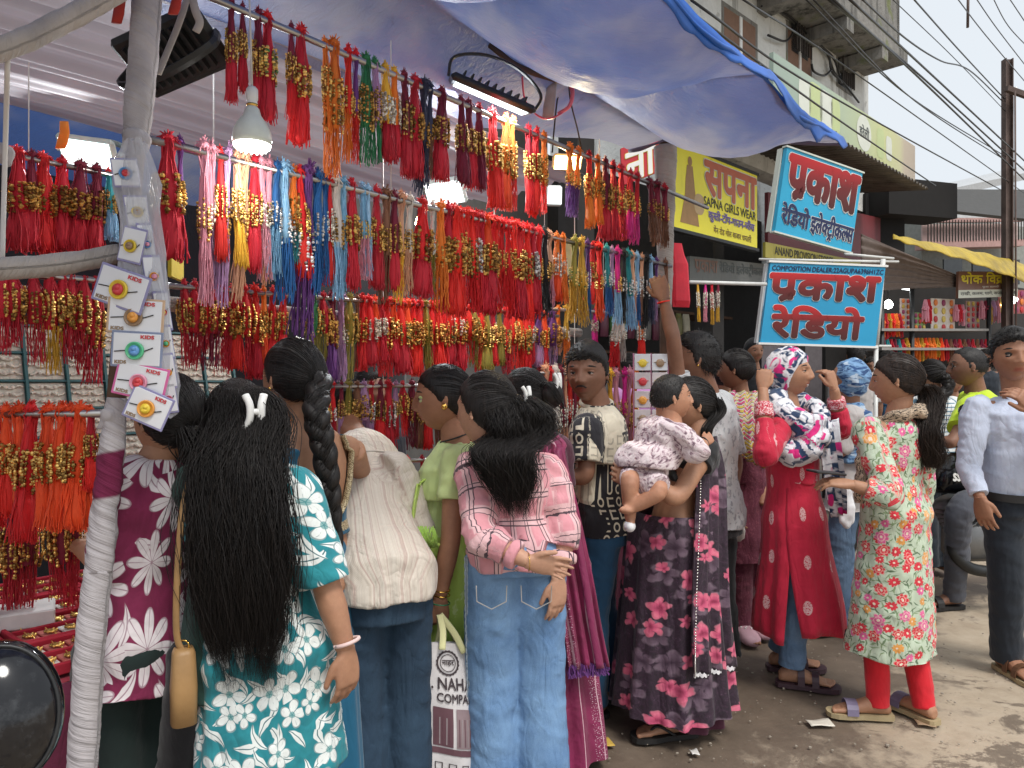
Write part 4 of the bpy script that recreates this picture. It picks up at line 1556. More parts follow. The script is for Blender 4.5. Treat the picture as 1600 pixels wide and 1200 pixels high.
n_ = g.noise(g.mapping(g.attr(), (2, 60, 1)), 1, 4)
g.set(g.mix(dark, g.ramp(n_, [(.3, (.34, .31, .32)), (.7, (.48, .45, .46))]), (.14, .008, .045)), .9)
g.bump(n_, .9, .012)
wrap_part('cloth_wrap', post, [W(183, 622, 1.628), W(174, 720, 1.617), W(163, 800, 1.61), W(154, 893, 1.600)], [.021, .027, .028, .028], g.m, helix=10, k=22, seed=2.2, amp=.16)
for c, s in ((W(216, 218, 1.67), .026), (W(172, 648, 1.615), .015), (W(6, 238, 1.62), .02)):
	mb = MB()
	mb.ball(c, (s * 1.15, s, s * .75), 14, 10)
	for i in range(5):
		a = i * 1.3
		d = Vector((math.cos(a), -.4, math.sin(a) * .6)) * s
		mb.tube(crom([c - d, c + Vector((d.z * .6, -s * 1.05, -d.x * .5)), c + d * 1.05, c + d * .9 + Vector((.012 * math.sin(a * 3), 0, -.028))], 4), .009, 8, flat=.6)
	me = voxel(mb, .006, 2)
	set_attr(me, 'pat', get_co(me))
	place_mesh('rag_knot', me, M['wrap'], stall)
wrap_part('cross_bar', stall, [W(-90, 426, 1.48), W(0, 420, 1.53), W(90, 413, 1.60), W(188, 396, 1.665)], [.022, .024, .0245, .021], M['wrap_grey'], helix=6, k=16, seed=7.7)
wrap_part('cross_bar', stall, [W(-60, 96, 1.42), W(20, 70, 1.47), W(100, 32, 1.54), W(210, -28, 1.63)], [.021, .022, .023, .022], M['wrap_grey'], helix=5, k=16, seed=9.1)
wrap_part('cross_bar', stall, [SP(-60, 452, -.32), SP(300, 478, -.32), SP(600, 500, -.32), SP(905, 520, -.32)], [.022] * 4, M['wrap_grey'], helix=7, k=16, seed=12.4)
mb = MB()
mb.tube(crom([W(12, 90, 1.47), W(8, 240, 1.6), W(3, 420, 1.6)], 5), .005, 8)
mb.build('tie_strip', M['rope_white'], stall, True)
fp = S(2.70, -.035, 0)
mb = MB()
mb.tube([fp, fp + UP * 2.66], .03, 12)
fpo = mb.build('pole', M['wood_dark'], stall, True)
wrap_part('cloth_wrap', fpo, [fp + UP * 1.8, fp + UP * 2.1, fp + UP * 2.4, fp + UP * 2.64], [.036, .042, .05, .06], M['wrap_grey'], helix=5, k=12, seed=3.3)
for t in (1.2, -2.2):
	q = S(t, -1.75, 0)
	mb = MB()
	mb.tube([q, q + UP * 2.6], .025, 10)
	mb.build('pole', M['wood_dark'], stall, True)
RODS = {
	'A': (SP(285, -23, .05), SP(1106, 325, .05), .0095), 'B': (SP(196, 209, 0), SP(1048, 416, 0), .0105), 'L': (W(-25, 233, 2.33), W(190, 277, 2.62), .010),
	'C': (SP(-30, 424, -.28), SP(872, 494, -.28), .0085), 'D': (SP(480, 604, -.38), SP(912, 601, -.38), .008), 'E': (SP(560, 724, -.40), SP(920, 705, -.40), .008),
	'O': (W(-40, 648, 1.92), W(165, 646, 1.80), .010), 'G': (SP(862, 483, -.30), SP(1010, 492, -.30), .008), 'F': (SP(845, 583, -.22), SP(1000, 588, -.22), .007)}
for k, (a, b, r) in RODS.items():
	mb = MB()
	mb.tube([a, b], r, 12)
	mb.tube([a - (b - a).normalized() * .004, a], r * 1.08, 12)
	mb.build('rod', M['steel'], stall, True)
mb = MB()
for k, tt in (('B', .3), ('B', .75), ('C', .25), ('C', .7), ('D', .2), ('D', .8), ('E', .5), ('G', .5), ('F', .3), ('L', .3)):
	a, b, r = RODS[k]
	q = a.lerp(b, tt)
	mb.tube([q, Vector((q.x, q.y, 2.5))], .002, 5)
mb.build('twine', M['rope_white'], stall)
def tarp_mat():
	g = G('blue_tarpaulin')
	v = g.pos()
	back = g.n('NewGeometry').outputs['Backfacing']
	n = g.noise(v, 2.2, 5, .6)
	n2 = g.noise(v, 9, 6, .7)
	under = g.ramp(n, [(.3, (.14, .19, .36)), (.55, (.29, .31, .42)), (.75, (.46, .42, .43))])  # noise puts darker shading and pinkish lit areas into the underside colour
	under = g.mix(g.rng(n2, .6, .72), under, (.22, .18, .17))
	w = g.attrf('edge')
	under = g.mix(g.math('MULTIPLY', w, .75), under, (.25, .17, .13))
	top = g.ramp(n, [(.3, (.004, .07, .36)), (.7, (.01, .15, .6))])
	c = g.mix(back, under, top)
	g.set(c, .5)
	tr = g.n('BsdfTranslucent')
	g.put(tr.inputs[0], g.mix(g.rng(g.noise(v, 1.3, 4, .6), .40, .66), (.10, .16, .38), (.46, .43, .47)))  # bright patches of light coming through, put into the translucent colour
	mx = g.n('MixShader')
	mx.inputs[0].default_value = .42
	g.nt.links.new(g.b.outputs[0], mx.inputs[1])
	g.nt.links.new(tr.outputs[0], mx.inputs[2])
	g.nt.links.new(mx.outputs[0], g.nt.nodes['Material Output'].inputs['Surface'])
	h = g.math('ADD', g.math('MULTIPLY', n, .6), g.math('MULTIPLY', g.noise(g.mapping(v, (3, 9, 9)), 3, 4, .6, 1.5), .4))
	g.bump(h, .9, .03)
	return g.m
TM = tarp_mat()
TW = .81
RIBS = [-2.6, -1.7, -.85, .05, .95, 1.81, 2.72]
def tarp_z(t, w):
	u = 0
	for a, b in zip(RIBS, RIBS[1:]):
		if a <= t <= b:
			u = (t - a) / (b - a)
	sag = math.sin(math.pi * u) ** .8
	if w >= 0:
		q = w / TW
		z = lerp(2.715, 2.50, q ** .9)
		return z + .014 * mnoise.noise((t * 4, w * 7, 1.0)) + .01 * abs(mnoise.noise((t * 9 + w * 6, w * 4, 5.0))) - sag * .17 * math.sin(math.pi * min(1, q * .9 + .08)) - .02 * sag * q + .006 * math.sin(t * 9 + w * 5)
	q = -w / .30
	return lerp(2.715, lerp(2.47, 2.70, float(sstep(1.2, 2.7, t))), q ** .75) - sag * .02 + .008 * math.sin(t * 7 + w * 11)
tarp = thing('tarpaulin', 'blue tarpaulin canopy with bright blue edge stretched over the rakhi stall', 'tarpaulin', S(0, 0, 2.7))
mb = MB()
nu, nv = 220, 50
ed = []
def _tf(u, v):
	t, w = lerp(-2.6, 2.76, u), lerp(-.30, TW, v)
	ed.append(float(sstep(.62, .97, (w / TW) + .06 * math.sin(t * 7) + .04 * math.sin(t * 17)) * .95 if w > 0 else 0) + (float(sstep(.975, 1.0, u)) * .6) + float(math.exp(-(w / .03) ** 2)) * .75)
	return S(t, w, tarp_z(t, w))
mb.sheet(_tf, nu, nv)
me = mb.mesh('sheet')
set_attrf(me, 'edge', [min(1, e) for e in ed])
o = place_mesh('tarp_sheet', me, TM, tarp)
hem = plain('bright_blue_tarp_hem', (.005, .10, .46), .4, 0, .3, 4, .4, 20)
mb = MB()
L_ = [S(t, TW + .004 + .008 * math.sin(t * 5.3), tarp_z(t, TW) + .006 + .006 * math.sin(t * 13)) for t in np.linspace(-2.6, 2.78, 110)]
mb.tube(L_, [.006 + .004 * math.sin(i * .61 + 2 * math.sin(i * .13)) * math.sin(i * .37) for i in range(110)], 8, flat=1.5, ref=(0, 0, 1))
mb.build('hem', hem, tarp, True)
mb = MB()
mb.sheet(lambda u, v: S(lerp(-2.6, 2.78, u), TW + .012 + .02 * v * math.sin(u * 33), tarp_z(lerp(-2.6, 2.72, u), TW) + .03 - v * (.045 + .03 * max(0, mnoise.noise((u * 40, 3, 0)) * 2)) + .004 * math.sin(u * 60)), 170, 4)
o = mb.build('flap', hem, tarp, True)
o.modifiers.new('thickness', 'SOLIDIFY').thickness = .003
mb = MB()
L_ = [S(2.775 + .01 * math.sin(w * 14), w, tarp_z(2.72, w) - .006) for w in np.linspace(-.3, TW + .01, 40)]
mb.tube(L_, [.010 + .004 * math.sin(i * .8) for i in range(40)], 8, flat=1.4)
mb.build('hem', plain('grimy_tarp_hem', (.16, .14, .2), .7), tarp, True)
mb = MB()
mb.tube([S(-2.6, 0, 2.735), S(2.76, 0, 2.735)], .02, 10)
mb.build('ridge_pole', M['wood_dark'], tarp, True)
mb = MB()
for t in RIBS[1:]:
	mb.tube([S(t, -.02, 2.75), S(t, TW, 2.535)], .009, 8)
mb.build('rib', M['dark_metal'], tarp, True)
mb = MB()
mb.sheet(lambda u, v: S(lerp(-2.6, 1.9, u), lerp(-1.5, -2.5, v), lerp(2.78, 2.36, v ** 2) + .02 * math.sin(u * 30 + v * 5)), 60, 10)
me = mb.mesh('s')
set_attrf(me, 'edge', [0] * len(mb.v))
place_mesh('back_sheet', me, TM, tarp)
def lining_mat():
	g = G('greyish_white_pleated_lining')
	v = g.pos()
	n = g.noise(v, 1.6, 4)
	g.set(g.ramp(n, [(.3, (.30, .27, .28)), (.7, (.44, .40, .405))]), .85)
	tr = g.n('BsdfTranslucent')
	tr.inputs[0].default_value = (.4, .36, .42, 1)
	mx = g.n('MixShader')
	mx.inputs[0].default_value = .3
	g.nt.links.new(g.b.outputs[0], mx.inputs[1])
	g.nt.links.new(tr.outputs[0], mx.inputs[2])
	g.nt.links.new(mx.outputs[0], g.nt.nodes['Material Output'].inputs['Surface'])
	return g.m
mb = MB()
def _lf(u, v):
	t, w = lerp(-2.4, 2.25, u), lerp(-.24, -1.75, v)
	pl = 0
	for f_, a_ in ((19, .010), (37, .006), (8, .012)):
		pl += a_ * math.sin(f_ * w * 3.1 + .5 * math.sin(t * 1.3 + f_) + f_)
	z = 2.455 + .09 * v - .05 * math.sin(math.pi * v) + pl + .02 * math.sin(t * 2.1 + v)
	return S(t, w, z)
mb.sheet(_lf, 50, 170)
o = mb.build('canopy_lining', lining_mat(), None, True, loc=S(0, -1, 2.45))
tag(o, 'greyish white pleated cloth lining hung beneath the back of the tarpaulin', 'cloth lining')
bd = MB()
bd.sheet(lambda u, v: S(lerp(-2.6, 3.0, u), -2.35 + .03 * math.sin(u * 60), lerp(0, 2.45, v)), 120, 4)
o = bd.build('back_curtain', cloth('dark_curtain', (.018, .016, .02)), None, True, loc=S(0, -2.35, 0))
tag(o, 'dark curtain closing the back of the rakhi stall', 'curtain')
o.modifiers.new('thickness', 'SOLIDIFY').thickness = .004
counter = thing('stall_counter', 'long red-covered counter of the rakhi stall with a dotted maroon skirt', 'counter', S(0.5, -.5, 0))
mb = MB()
mb.slab(S(-1.6, -1.15, .68), DS * 4.2, NS * 1.09, .03)
mb.build('counter_top', M['wood_dark'], counter)
mb = MB()
mb.sheet(lambda u, v: S(lerp(-1.6, 2.6, u), lerp(-1.13, -.07, v), .716 + .003 * math.sin(u * 80 + v * 9)), 60, 10)
mb.build('counter_cloth', cloth('red_counter_cloth', (.33, .012, .035)), counter, True)
mb = MB()
mb.sheet(lambda u, v: S(lerp(-1.62, 2.62, u), -.05 + .022 * math.sin(u * 95 + 1.5 * math.sin(u * 31)) * (1 - v * .7), lerp(.02, .72, v)), 220, 8)
me = mb.mesh('s')
co = get_co(me)
set_attr(me, 'pat', np.c_[co[:, 0] * 1.3, co[:, 2], co[:, 1]])
o = place_mesh('counter_skirt', me, F['maroon_cloth'], counter)
o.modifiers.new('thickness', 'SOLIDIFY').thickness = .004
for t in (-1.5, 2.5):
	for w in (-.15, -1.05):
		q = S(t, w, 0)
		mb = MB()
		mb.box(q + UP * .34, (.05, .05, .68))
		mb.build('leg', M['wood_dark'], counter)
tray_red = plain('red_velvet_tray', (.36, .012, .03), .9)
cell_mat = f_motif('tray_cell_lining', (.45, .10, .08), (.66, .58, .5), 60, .5)
cell_mat2 = f_motif('tray_cell_print', (.6, .54, .5), (.55, .25, .08), 70, .58)
def tray_meshes():
	f = MB()
	for a, b in (((0, -.105), (.32, .012)), ((0, .105), (.32, .012)), ((-.154, 0), (.012, .198)), ((.154, 0), (.012, .198)), ((0, 0), (.296, .008))):
		f.box((a[0], a[1], .014), (b[0], b[1], .028), None, .003)
	base = MB()
	base.box((0, 0, .004), (.30, .2, .008))
	c = MB()
	c.box((0, 0, .003), (.042, .086, .006), None, .002)
	r = MB()
	r.lathe((0, 0, .006), [(.012, 0), (.013, .003), (.006, .006), (.001, .007)], 10)
	for k in range(8):
		a = k * .785
		r.ball((math.cos(a) * .014, math.sin(a) * .014, .009), .0035, 6, 4)
	r.tube([(0, -.04, .008), (.003, -.02, .009), (0, 0, .009), (-.003, .02, .009), (0, .04, .008)], .0016, 5)
	return f.mesh('frame'), base.mesh('base'), c.mesh('cell'), r.mesh('rakhi', smooth=True)
_tf_, _tb_, _tc_, _tr_ = tray_meshes()
for me, m in ((_tf_, tray_red), (_tb_, tray_red), (_tc_, cell_mat), (_tr_, BEAD['gold'])):
	me.materials.append(m)
ang = math.atan2(DS.y, DS.x)
k = 0
TR = []
for row, w in enumerate((-.20, -.43, -.66, -.89)):
	for j in range(6):
		TR.append((-1.02 + .335 * j + .03 * (row % 2), w))
TR = [q for q in TR if W and q[0] < .8]
_rows = ['front', 'second', 'third', 'back']
_per = {}
for t, w in TR:
	row = [-.20, -.43, -.66, -.89].index(w)
	_per[row] = _per.get(row, 0) + 1
	q = S(t, w, .724)
	tr = thing('display_tray', f'red velvet tray of small rakhis, {ordinal(_per[row])} from left in {_rows[row]} counter row', 'tray', q, 'trays of rakhis on the counter')
	tr.rotation_euler = (0, 0, ang + rnd.uniform(-.03, .03))
	part_from('tray_frame', _tf_, tr)
	part_from('tray_base', _tb_, tr, (0, 0, .002))
	for iy in (-1, 1):
		for ix in range(6):
			c = part_from('cell', _tc_, tr, (-.122 + ix * .049, iy * .05, .011))
			r = part_from('rakhi', _tr_, c, (0, 0, .004))
			c.material_slots[0].link = 'OBJECT'
			c.material_slots[0].material = cell_mat if (row + ix) % 3 else cell_mat2
c = W(36, 948, 2.02)
c.z = .765
tag(MB().box(c, (.15, .13, .045), Matrix.Rotation(.55, 3, 'Z'), .004).build('carton', plain('white_carton', (.62, .58, .56), .7), None, loc=c), 'flat white carton lying on the trays at the near end of the counter', 'carton')
c = W(5, 848, 2.3)
mb = MB()
mb.sheet(lambda u, v: W(lerp(-60, 62, u), lerp(815, 880, v) + 6 * math.sin(u * 5), 2.3 - .05 * v), 12, 8)
o = mb.build('red_cloth', cloth('pinkish_red_cloth', (.6, .02, .08)), None, True, loc=c)
o.modifiers.new('thickness', 'SOLIDIFY').thickness = .006
tag(o, 'pinkish red cloth hanging under the orange bundles at the left edge', 'cloth')
teal = plain('teal_divider', (.03, .11, .12), .6)
cream = f_motif('cream_boxed_rakhi', (.62, .57, .48), (.36, .26, .2), 55, .56, .6)
cm = MB()
cm.box((0, 0, 0), (.118, .012, .092), None, .004)
for q in (-.022, .004, .028):
	pts = [(-.052 + i * .0104, -.009, q + .006 * math.sin(i * 1.3 + q * 90)) for i in range(11)]
	cm.tube(pts, .0045, 6)
	for i in (3, 5, 7):
		cm.ball((-.052 + i * .0104, -.012, q), (.007, .004, .007), 8, 5)
cme = cm.mesh('boxed_rakhi', smooth=False)
cme.materials.append(cream)
for ri, (t0, n_, w, z0, nz, lab) in enumerate(((-1.05, 15, -1.0, 1.02, 6, 'leaning display rack of boxed cream rakhis with teal dividers behind the near rods'),
		)):
	rk = thing('display_rack', lab, 'display rack', S(t0, w, z0))
	tilt = Matrix.Rotation(ang, 3, 'Z') @ Matrix.Rotation(R(-14), 3, 'X')
	rk.rotation_euler = tilt.to_euler()
	mb = MB()
	mb.box((.064 * n_, .022, .05 * nz), (.128 * n_ + .02, .012, .1 * nz + .02))
	o = bpy.data.objects.new('back_board', mb.mesh('back_board'))
	o.data.materials.append(plain('grey_board', (.16, .15, .15)))
	COL.objects.link(o)
	o.parent = rk
	dv = MB().box((0, -.004, .05 * nz), (.009, .03, .1 * nz)).mesh('divider')
	dv.materials.append(teal)
	dh = MB().box((.064 * n_, -.002, 0), (.128 * n_, .026, .007)).mesh('divider')
	dh.materials.append(teal)
	for i in range(n_ + 1):
		part_from('divider', dv, rk, (i * .128, 0, 0))
	for j in range(nz + 1):
		part_from('divider', dh, rk, (0, 0, j * .1))
	for i in range(n_):
		for j in range(nz):
			part_from('boxed_rakhi', cme, rk, (.064 + i * .128, 0, .05 + j * .1))
led = emis('led_panel_lit', (.80, .97, .96), 1.7)
led_warm = emis('warm_lamp_lit', (1.0, .72, .25), 14)
bulb_face = emis('bulb_lit', (1.0, .97, .9), 3)
def area(name, loc, rot, size, power, col, parent=None):
	l = bpy.data.lights.new(name, 'AREA')
	l.energy = power
	l.size = size
	l.color = col
	o = bpy.data.objects.new(name, l)
	o.location = Vector(loc) - (origin_of(parent) if parent else Vector((0, 0, 0)))
	o.rotation_euler = rot
	COL.objects.link(o)
	if parent:
		o.parent = parent
	return o
def local_mesh(mb, name, mat, parent, rot, smooth=False, loc=(0, 0, 0)):
	o = bpy.data.objects.new(name, mb.mesh(name, smooth=smooth))
	o.data.materials.append(mat)
	COL.objects.link(o)
	o.parent = parent
	o.location = loc
	return o
def floodlight(label, c, rot, w, h, lit, power=0, col=(1, 1, 1), frame=None, fins=True, bracket=True):
	t = thing('floodlight', label, 'floodlight', c, 'LED floodlights under the tarpaulin')
	t.rotation_euler = rot
	mb = MB()
	mb.box((0, 0, 0), (w, h, .03), None, .012)
	local_mesh(mb, 'housing', frame or M['dark_metal'], t, rot)
	if fins:
		mb = MB()
		for i in range(9):
			x = lerp(-.36, .36, i / 8) * w
			mb.box((x, 0, .024), (.006, h * .72, .022))
		local_mesh(mb, 'cooling_fins', frame or M['dark_metal'], t, rot)
	mb = MB()
	mb.box((0, 0, -.0165), (w * .86, h * .80, .004))
	local_mesh(mb, 'lens', lit, t, rot)
	if bracket:
		mb = MB()
		mb.tube(crom([(-w * .5 - .006, 0, 0), (-w * .5 - .008, 0, .07), (-w * .2, 0, .12), (w * .2, 0, .12), (w * .5 + .008, 0, .07), (w * .5 + .006, 0, 0)], 5), .006, 6, flat=2.2)
		local_mesh(mb, 'bracket', frame or M['dark_metal'], t, rot)
	if power:
		area('lamp', c, (0, 0, 0), max(w, h) * .8, power, col, t).location = (0, 0, -.03)
	return t
offl = plain('unlit_lens', (.5, .5, .5), .2)
floodlight('black floodlight with ribbed back hanging by the near pole', W(270, 82, 1.92), (R(142), R(-14), R(-16)), .27, .17, led, .6, (.9, .97, 1))
floodlight('lit white floodlight panel at the far left above the crimson bundles', W(138, 238, 2.95), (R(-52), R(8), R(0)), .235, .13, led, 10, (.9, .97, 1), plain('pale_lamp_frame', (.5, .6, .58), .4), False)
floodlight('lit white floodlight panel in the middle behind the upper rod', W(695, 300, 3.5), (R(-48), R(-6), R(-10)), .20, .14, led, 7, (.9, .97, 1), plain('pale_lamp_frame_b', (.5, .6, .58), .4), False)
floodlight('slim black floodlight seen edge-on below the ridge of the tarpaulin', W(768, 148, 2.75), (R(18.5), R(18), R(14)), .33, .2, led, 6, (.95, .98, 1))
floodlight('small warm yellow floodlight hung on two wires near the far post', W(886, 253, 3.4), (R(-58), 0, R(8)), .14, .075, led_warm, 3, (1, .8, .4), plain('warm_lamp_frame', (.55, .42, .25), .4), False, False)
floodlight('lit square floodlight low behind the far hanging rods', SP(866, 306, -1.0), (R(-80), 0, R(5)), .10, .13, led, 3, (.95, .98, 1), M['white_plastic'], False, False)
c = W(394, 205, 1.86)
t = thing('light_bulb', 'large white LED bulb hanging on a wire beside the upper rod', 'light bulb', c)
mb = MB()
mb.lathe(c, [(.012, .062), (.018, .055), (.022, .04), (.036, .02), (.046, 0), (.049, -.022), (.047, -.034)], 24)
mb.build('bulb_body', plain('bulb_plastic', (.62, .66, .6), .3), t, True)
mb = MB()
mb.lathe(c, [(.0465, -.0345), (.044, -.042), (.03, -.046), (.001, -.047)], 24)
f = mb.build('bulb_lens', bulb_face, t, True)
mb = MB()
for rr, nn in ((.036, 16), (.022, 10), (.01, 5)):
	for i in range(nn):
		a = 6.283 * i / nn
		mb.ball(c + Vector((math.cos(a) * rr, math.sin(a) * rr, -.0465)), .0035, 6, 4)
mb.build('led_dot', M['white_plastic'], f, True)
mb = MB()
mb.lathe(c, [(.013, .061), (.0135, .072), (.012, .076), (.0145, .08), (.0145, .105), (.009, .112)], 16)
mb.build('bulb_holder', M['white_plastic'], t, True)
mb = MB()
mb.lathe(c, [(.0140, .0615), (.0142, .068)], 16)
mb.build('brass_cap', M['gold'], t, True)
mb = MB()
mb.tube([c + UP * .11, c + Vector((-.006, 0, .3)), c + Vector((-.012, 0, .52))], .0025, 6)
mb.build('wire', M['rope_white'], t, True)
l = bpy.data.lights.new('lamp', 'POINT')
l.energy = 1.3
l.shadow_soft_size = .05
l.color = (1, .97, .9)
lo = bpy.data.objects.new('lamp', l)
lo.location = (0, 0, -.07)
COL.objects.link(lo)
lo.parent = t
c = SP(655, 346, -.18)
t = thing('light_bulb', 'small glowing warm bulb among the hanging threads of the second rod', 'light bulb', c)
mb = MB()
mb.lathe(c, [(.001, -.026), (.011, -.022), (.016, -.008), (.012, .008), (.008, .016)], 16)
mb.build('glass', emis('small_bulb_lit', (1, .72, .3), 30), t, True)
mb = MB()
mb.lathe(c, [(.009, .016), (.01, .04), (.004, .046)], 14)
mb.build('bulb_holder', M['black_plastic'], t, True)
mb = MB()
mb.tube([c + UP * .044, c + UP * .35], .002, 5)
mb.build('wire', M['sole_black'], t)
q = W(886, 118, 3.15)
mb = MB()
mb.tube(crom([W(765, 70, 2.75), W(812, 105, 2.9), W(880, 128, 3.12)], 6), .014, 8, flat=.6)
wd = mb.build('wooden_bracket', M['wood_dark'], None, True, loc=q)
tag(wd, 'dark wooden strut under the ridge beside the cable loop', 'strut')
t = thing('cable_loop', 'pink and black flex looped below the ridge of the tarpaulin', 'cable', q)
for pts, m, r in (([W(886, 118, 3.15), W(893, 150, 3.12), W(880, 175, 3.1), W(850, 185, 3.05), W(822, 160, 3.0), W(815, 110, 2.95)], plain('pink_flex', (.7, .09, .14), .4), .004),
		([W(886, 118, 3.15), W(895, 140, 3.12), W(890, 165, 3.1), W(872, 178, 3.1)], plain('pink_flex_b', (.75, .15, .18), .4), .008),
		([W(884, 118, 3.15), W(872, 150, 3.2), W(866, 200, 3.3), W(863, 238, 3.4)], M['sole_black'], .0035),
		([W(887, 118, 3.15), W(892, 160, 3.2), W(903, 205, 3.3), W(911, 245, 3.4)], M['sole_black'], .0035)):
	mb = MB()
	mb.tube(crom(pts, 7), r, 6)
	mb.build('flex', m, t, True)
mb = MB()
mb.loft([ring_pts(W(x, y, 3.1), V0X, Vector((0, 1, 0)), w / FPX * 3.1, .012, 12) for x, y, w in ((862, 128, 8), (861, 145, 8), (858, 165, 9), (856, 186, 9))])
o = mb.build('pale_rag', M['wrap_grey'], None, True, loc=W(860, 150, 3.1))
set_attr(o.data, 'pat', get_co(o.data))
tag(o, 'pale strip of cloth hanging from the wooden strut under the tarpaulin', 'rag')
for i, (x, y0, y1, Y, m, lab) in enumerate(((186, -30, 36, 1.66, F['rag_red'], 'red ribbon end hanging at the top left of the wrapped pole'), (274, -20, 22, 1.74, F['rag_red'], 'red ribbon end hanging right of the wrapped pole top'),
											(98, 190, 232, 2.6, F['orange_cloth'], 'orange rag tied above the lit panel at the far left'))):
	c = W(x, (y0 + y1) / 2, Y)
	mb = MB()
	s = Y / FPX
	mb.loft([ring_pts(W(x + dx, lerp(y0, y1, u), Y), V0X, Vector((0, 1, 0)), w * s, .006, 10) for u, w, dx in ((0, 7, 2), (.4, 8, 3), (.8, 9, -1), (1, 8, -4))])
	tag(mb.build('ribbon', m, None, True, loc=c), lab, 'ribbon')
mb = MB()
mb.tube(crom([W(297, -20, 1.8), W(282, 30, 1.78), W(262, 80, 1.77), W(247, 116, 1.76)], 6), .009, 8, flat=.4)
mb.tube(crom([W(297, -20, 1.8), W(305, 15, 1.79), W(312, 35, 1.79), W(306, 50, 1.79)], 6), .010, 8, flat=.5)
o = mb.build('tie_strip', M['wrap_grey'], None, True, loc=W(280, 40, 1.78))
set_attr(o.data, 'pat', get_co(o.data))
tag(o, 'grey tie strip dangling in front of the black ribbed floodlight', 'ribbon')
def bundle_set(kind, seed):
	rn = random.Random(seed)
	cord, band, tas, bow = MB(), MB(), MB(), MB()
	if kind == 'tassel':
		z1, z2, w, nt, nb = -.30, -.56, .085, 56, 18
	elif kind == 'threads':
		z1, z2, w, nt, nb = -.34, -.52, .062, 44, 10
	elif kind == 'gold':
		z1, z2, w, nt, nb = -.20, -.52, .115, 34, 15
	else:
		z1, z2, w, nt, nb = -.26, -.60, .075, 38, 13
	for i in range(26):
		a = rn.uniform(0, 6.283)
		q = rn.random() ** .5
		x, y = math.cos(a) * q, math.sin(a) * q
		sd = 1 if rn.random() < .5 else -1
		pts = [(x * .03, sd * .03, .028), (x * .035 + rn.uniform(-.01, .01), sd * .035, -.02), (x * w * .55, y * w * .5, z1 * .5), (x * w * .92, y * w * .7, z1), (x * w, y * w * .7, z1 - .03)]
		cord.tube(pts, .0048, 3, cap=False)
	cord.tube([(0, 0, .02), (0, 0, z1 * .5), (0, 0, z1), (0, 0, (z1 + z2) / 2), (0, 0, z2 - .02)], [.022, w * .42, w * .66, w * .70, w * .62], 8)
	for i in range(nb):
		a = 6.283 * i / nb + rn.uniform(-.3, .3)
		n = int(abs(z2 - z1) / .019)
		oz = rn.uniform(-.045, .045)
		bulge = {'gold': .3, 'tassel': .10}.get(kind, .05)
		for j in range(n):
			t = j / max(1, n - 1)
			ww = w * (1 + bulge * math.sin(t * math.pi))
			x, y = math.cos(a) * ww, math.sin(a) * ww * .72
			if rn.random() < .06:
				continue
			z = lerp(z1, z2, t) + oz + rn.uniform(-.008, .008)
			s = rn.choice((.008, .010, .012, .014, .019 if kind != 'threads' else .010)) * (1.15 if kind == 'gold' else 1.0)
			x += rn.uniform(-.006, .006)
			band.ball((x, y, z), (s, s, s * rn.uniform(.7, 1.15)), 6, 4)
	fl = {'tassel': 1.25, 'threads': 1.15, 'gold': .85}.get(kind, 1.05)
	for i in range(nt):
		a = rn.uniform(0, 6.283)
		q = rn.random() ** .4
		x, y = math.cos(a) * q, math.sin(a) * q
		end = -1.0 + abs(rn.gauss(0, .055)) * (1.8 if kind in ('gold', 'threads') else 1)
		pts = []
		dx, dy = rn.uniform(-.03, .03), rn.uniform(-.02, .02)
		ph = rn.uniform(0, 6.28)
		for j in range(6):
			t = j / 5
			ww = w * lerp(.95, fl, t)
			pts.append((x * ww + dx * t * t + .008 * math.sin(t * 6 + ph), y * ww * .7 + dy * t * t + .006 * math.cos(t * 7 + ph), lerp(z2 + .02, end, t)))
		tas.tube(pts, .0058 if kind == 'tassel' else .0048, 3, cap=False)
	if kind == 'tassel':
		rg = []
		for t, k in ((0, .75), (.3, .95), (.7, 1.05), (.92, .95), (1.0, .5)):
			z = lerp(z2, -.955, t)
			rg.append([Vector((math.cos(6.283 * i / 14) * w * k * (1 + .12 * math.sin(i * 3 + t * 9)), math.sin(6.283 * i / 14) * w * k * .68, z + .018 * math.sin(i * 2.2))) for i in range(14)])
		tas.loft(rg)
	for i in range(64):
		a = rn.uniform(0, 6.283)
		e = rn.uniform(-.3, 1.5)
		L = rn.uniform(.035, .085)
		d = Vector((math.cos(a) * math.cos(e), math.sin(a) * math.cos(e) * .8, math.sin(e)))
		c = Vector((0, 0, .035))
		p1 = c + d * L * .6
		p2 = c + d * L + Vector((0, 0, -.02 * (1.5 - e)))
		bow.tube([c, p1, p2], [.006, .006, .004], 3, cap=False)
	bow.ball((0, 0, .038), (.046, .042, .038), 8, 6)
	out = {}
	for nm, mbx in (('cord', cord), ('bead_band', band), ('tassel', tas), ('tuft', bow)):
		me = mbx.mesh(nm, smooth=nm != 'bead_band')
		me.materials.append(M['steel'])
		out[nm] = me
	return out
BSETS = {k: [bundle_set(k, 100 * i + 7 * j) for j in range(6)] for i, k in enumerate(('tassel', 'threads', 'gold', 'double'))}
BREG = {}
_ROT = math.atan2(DS.y, DS.x)
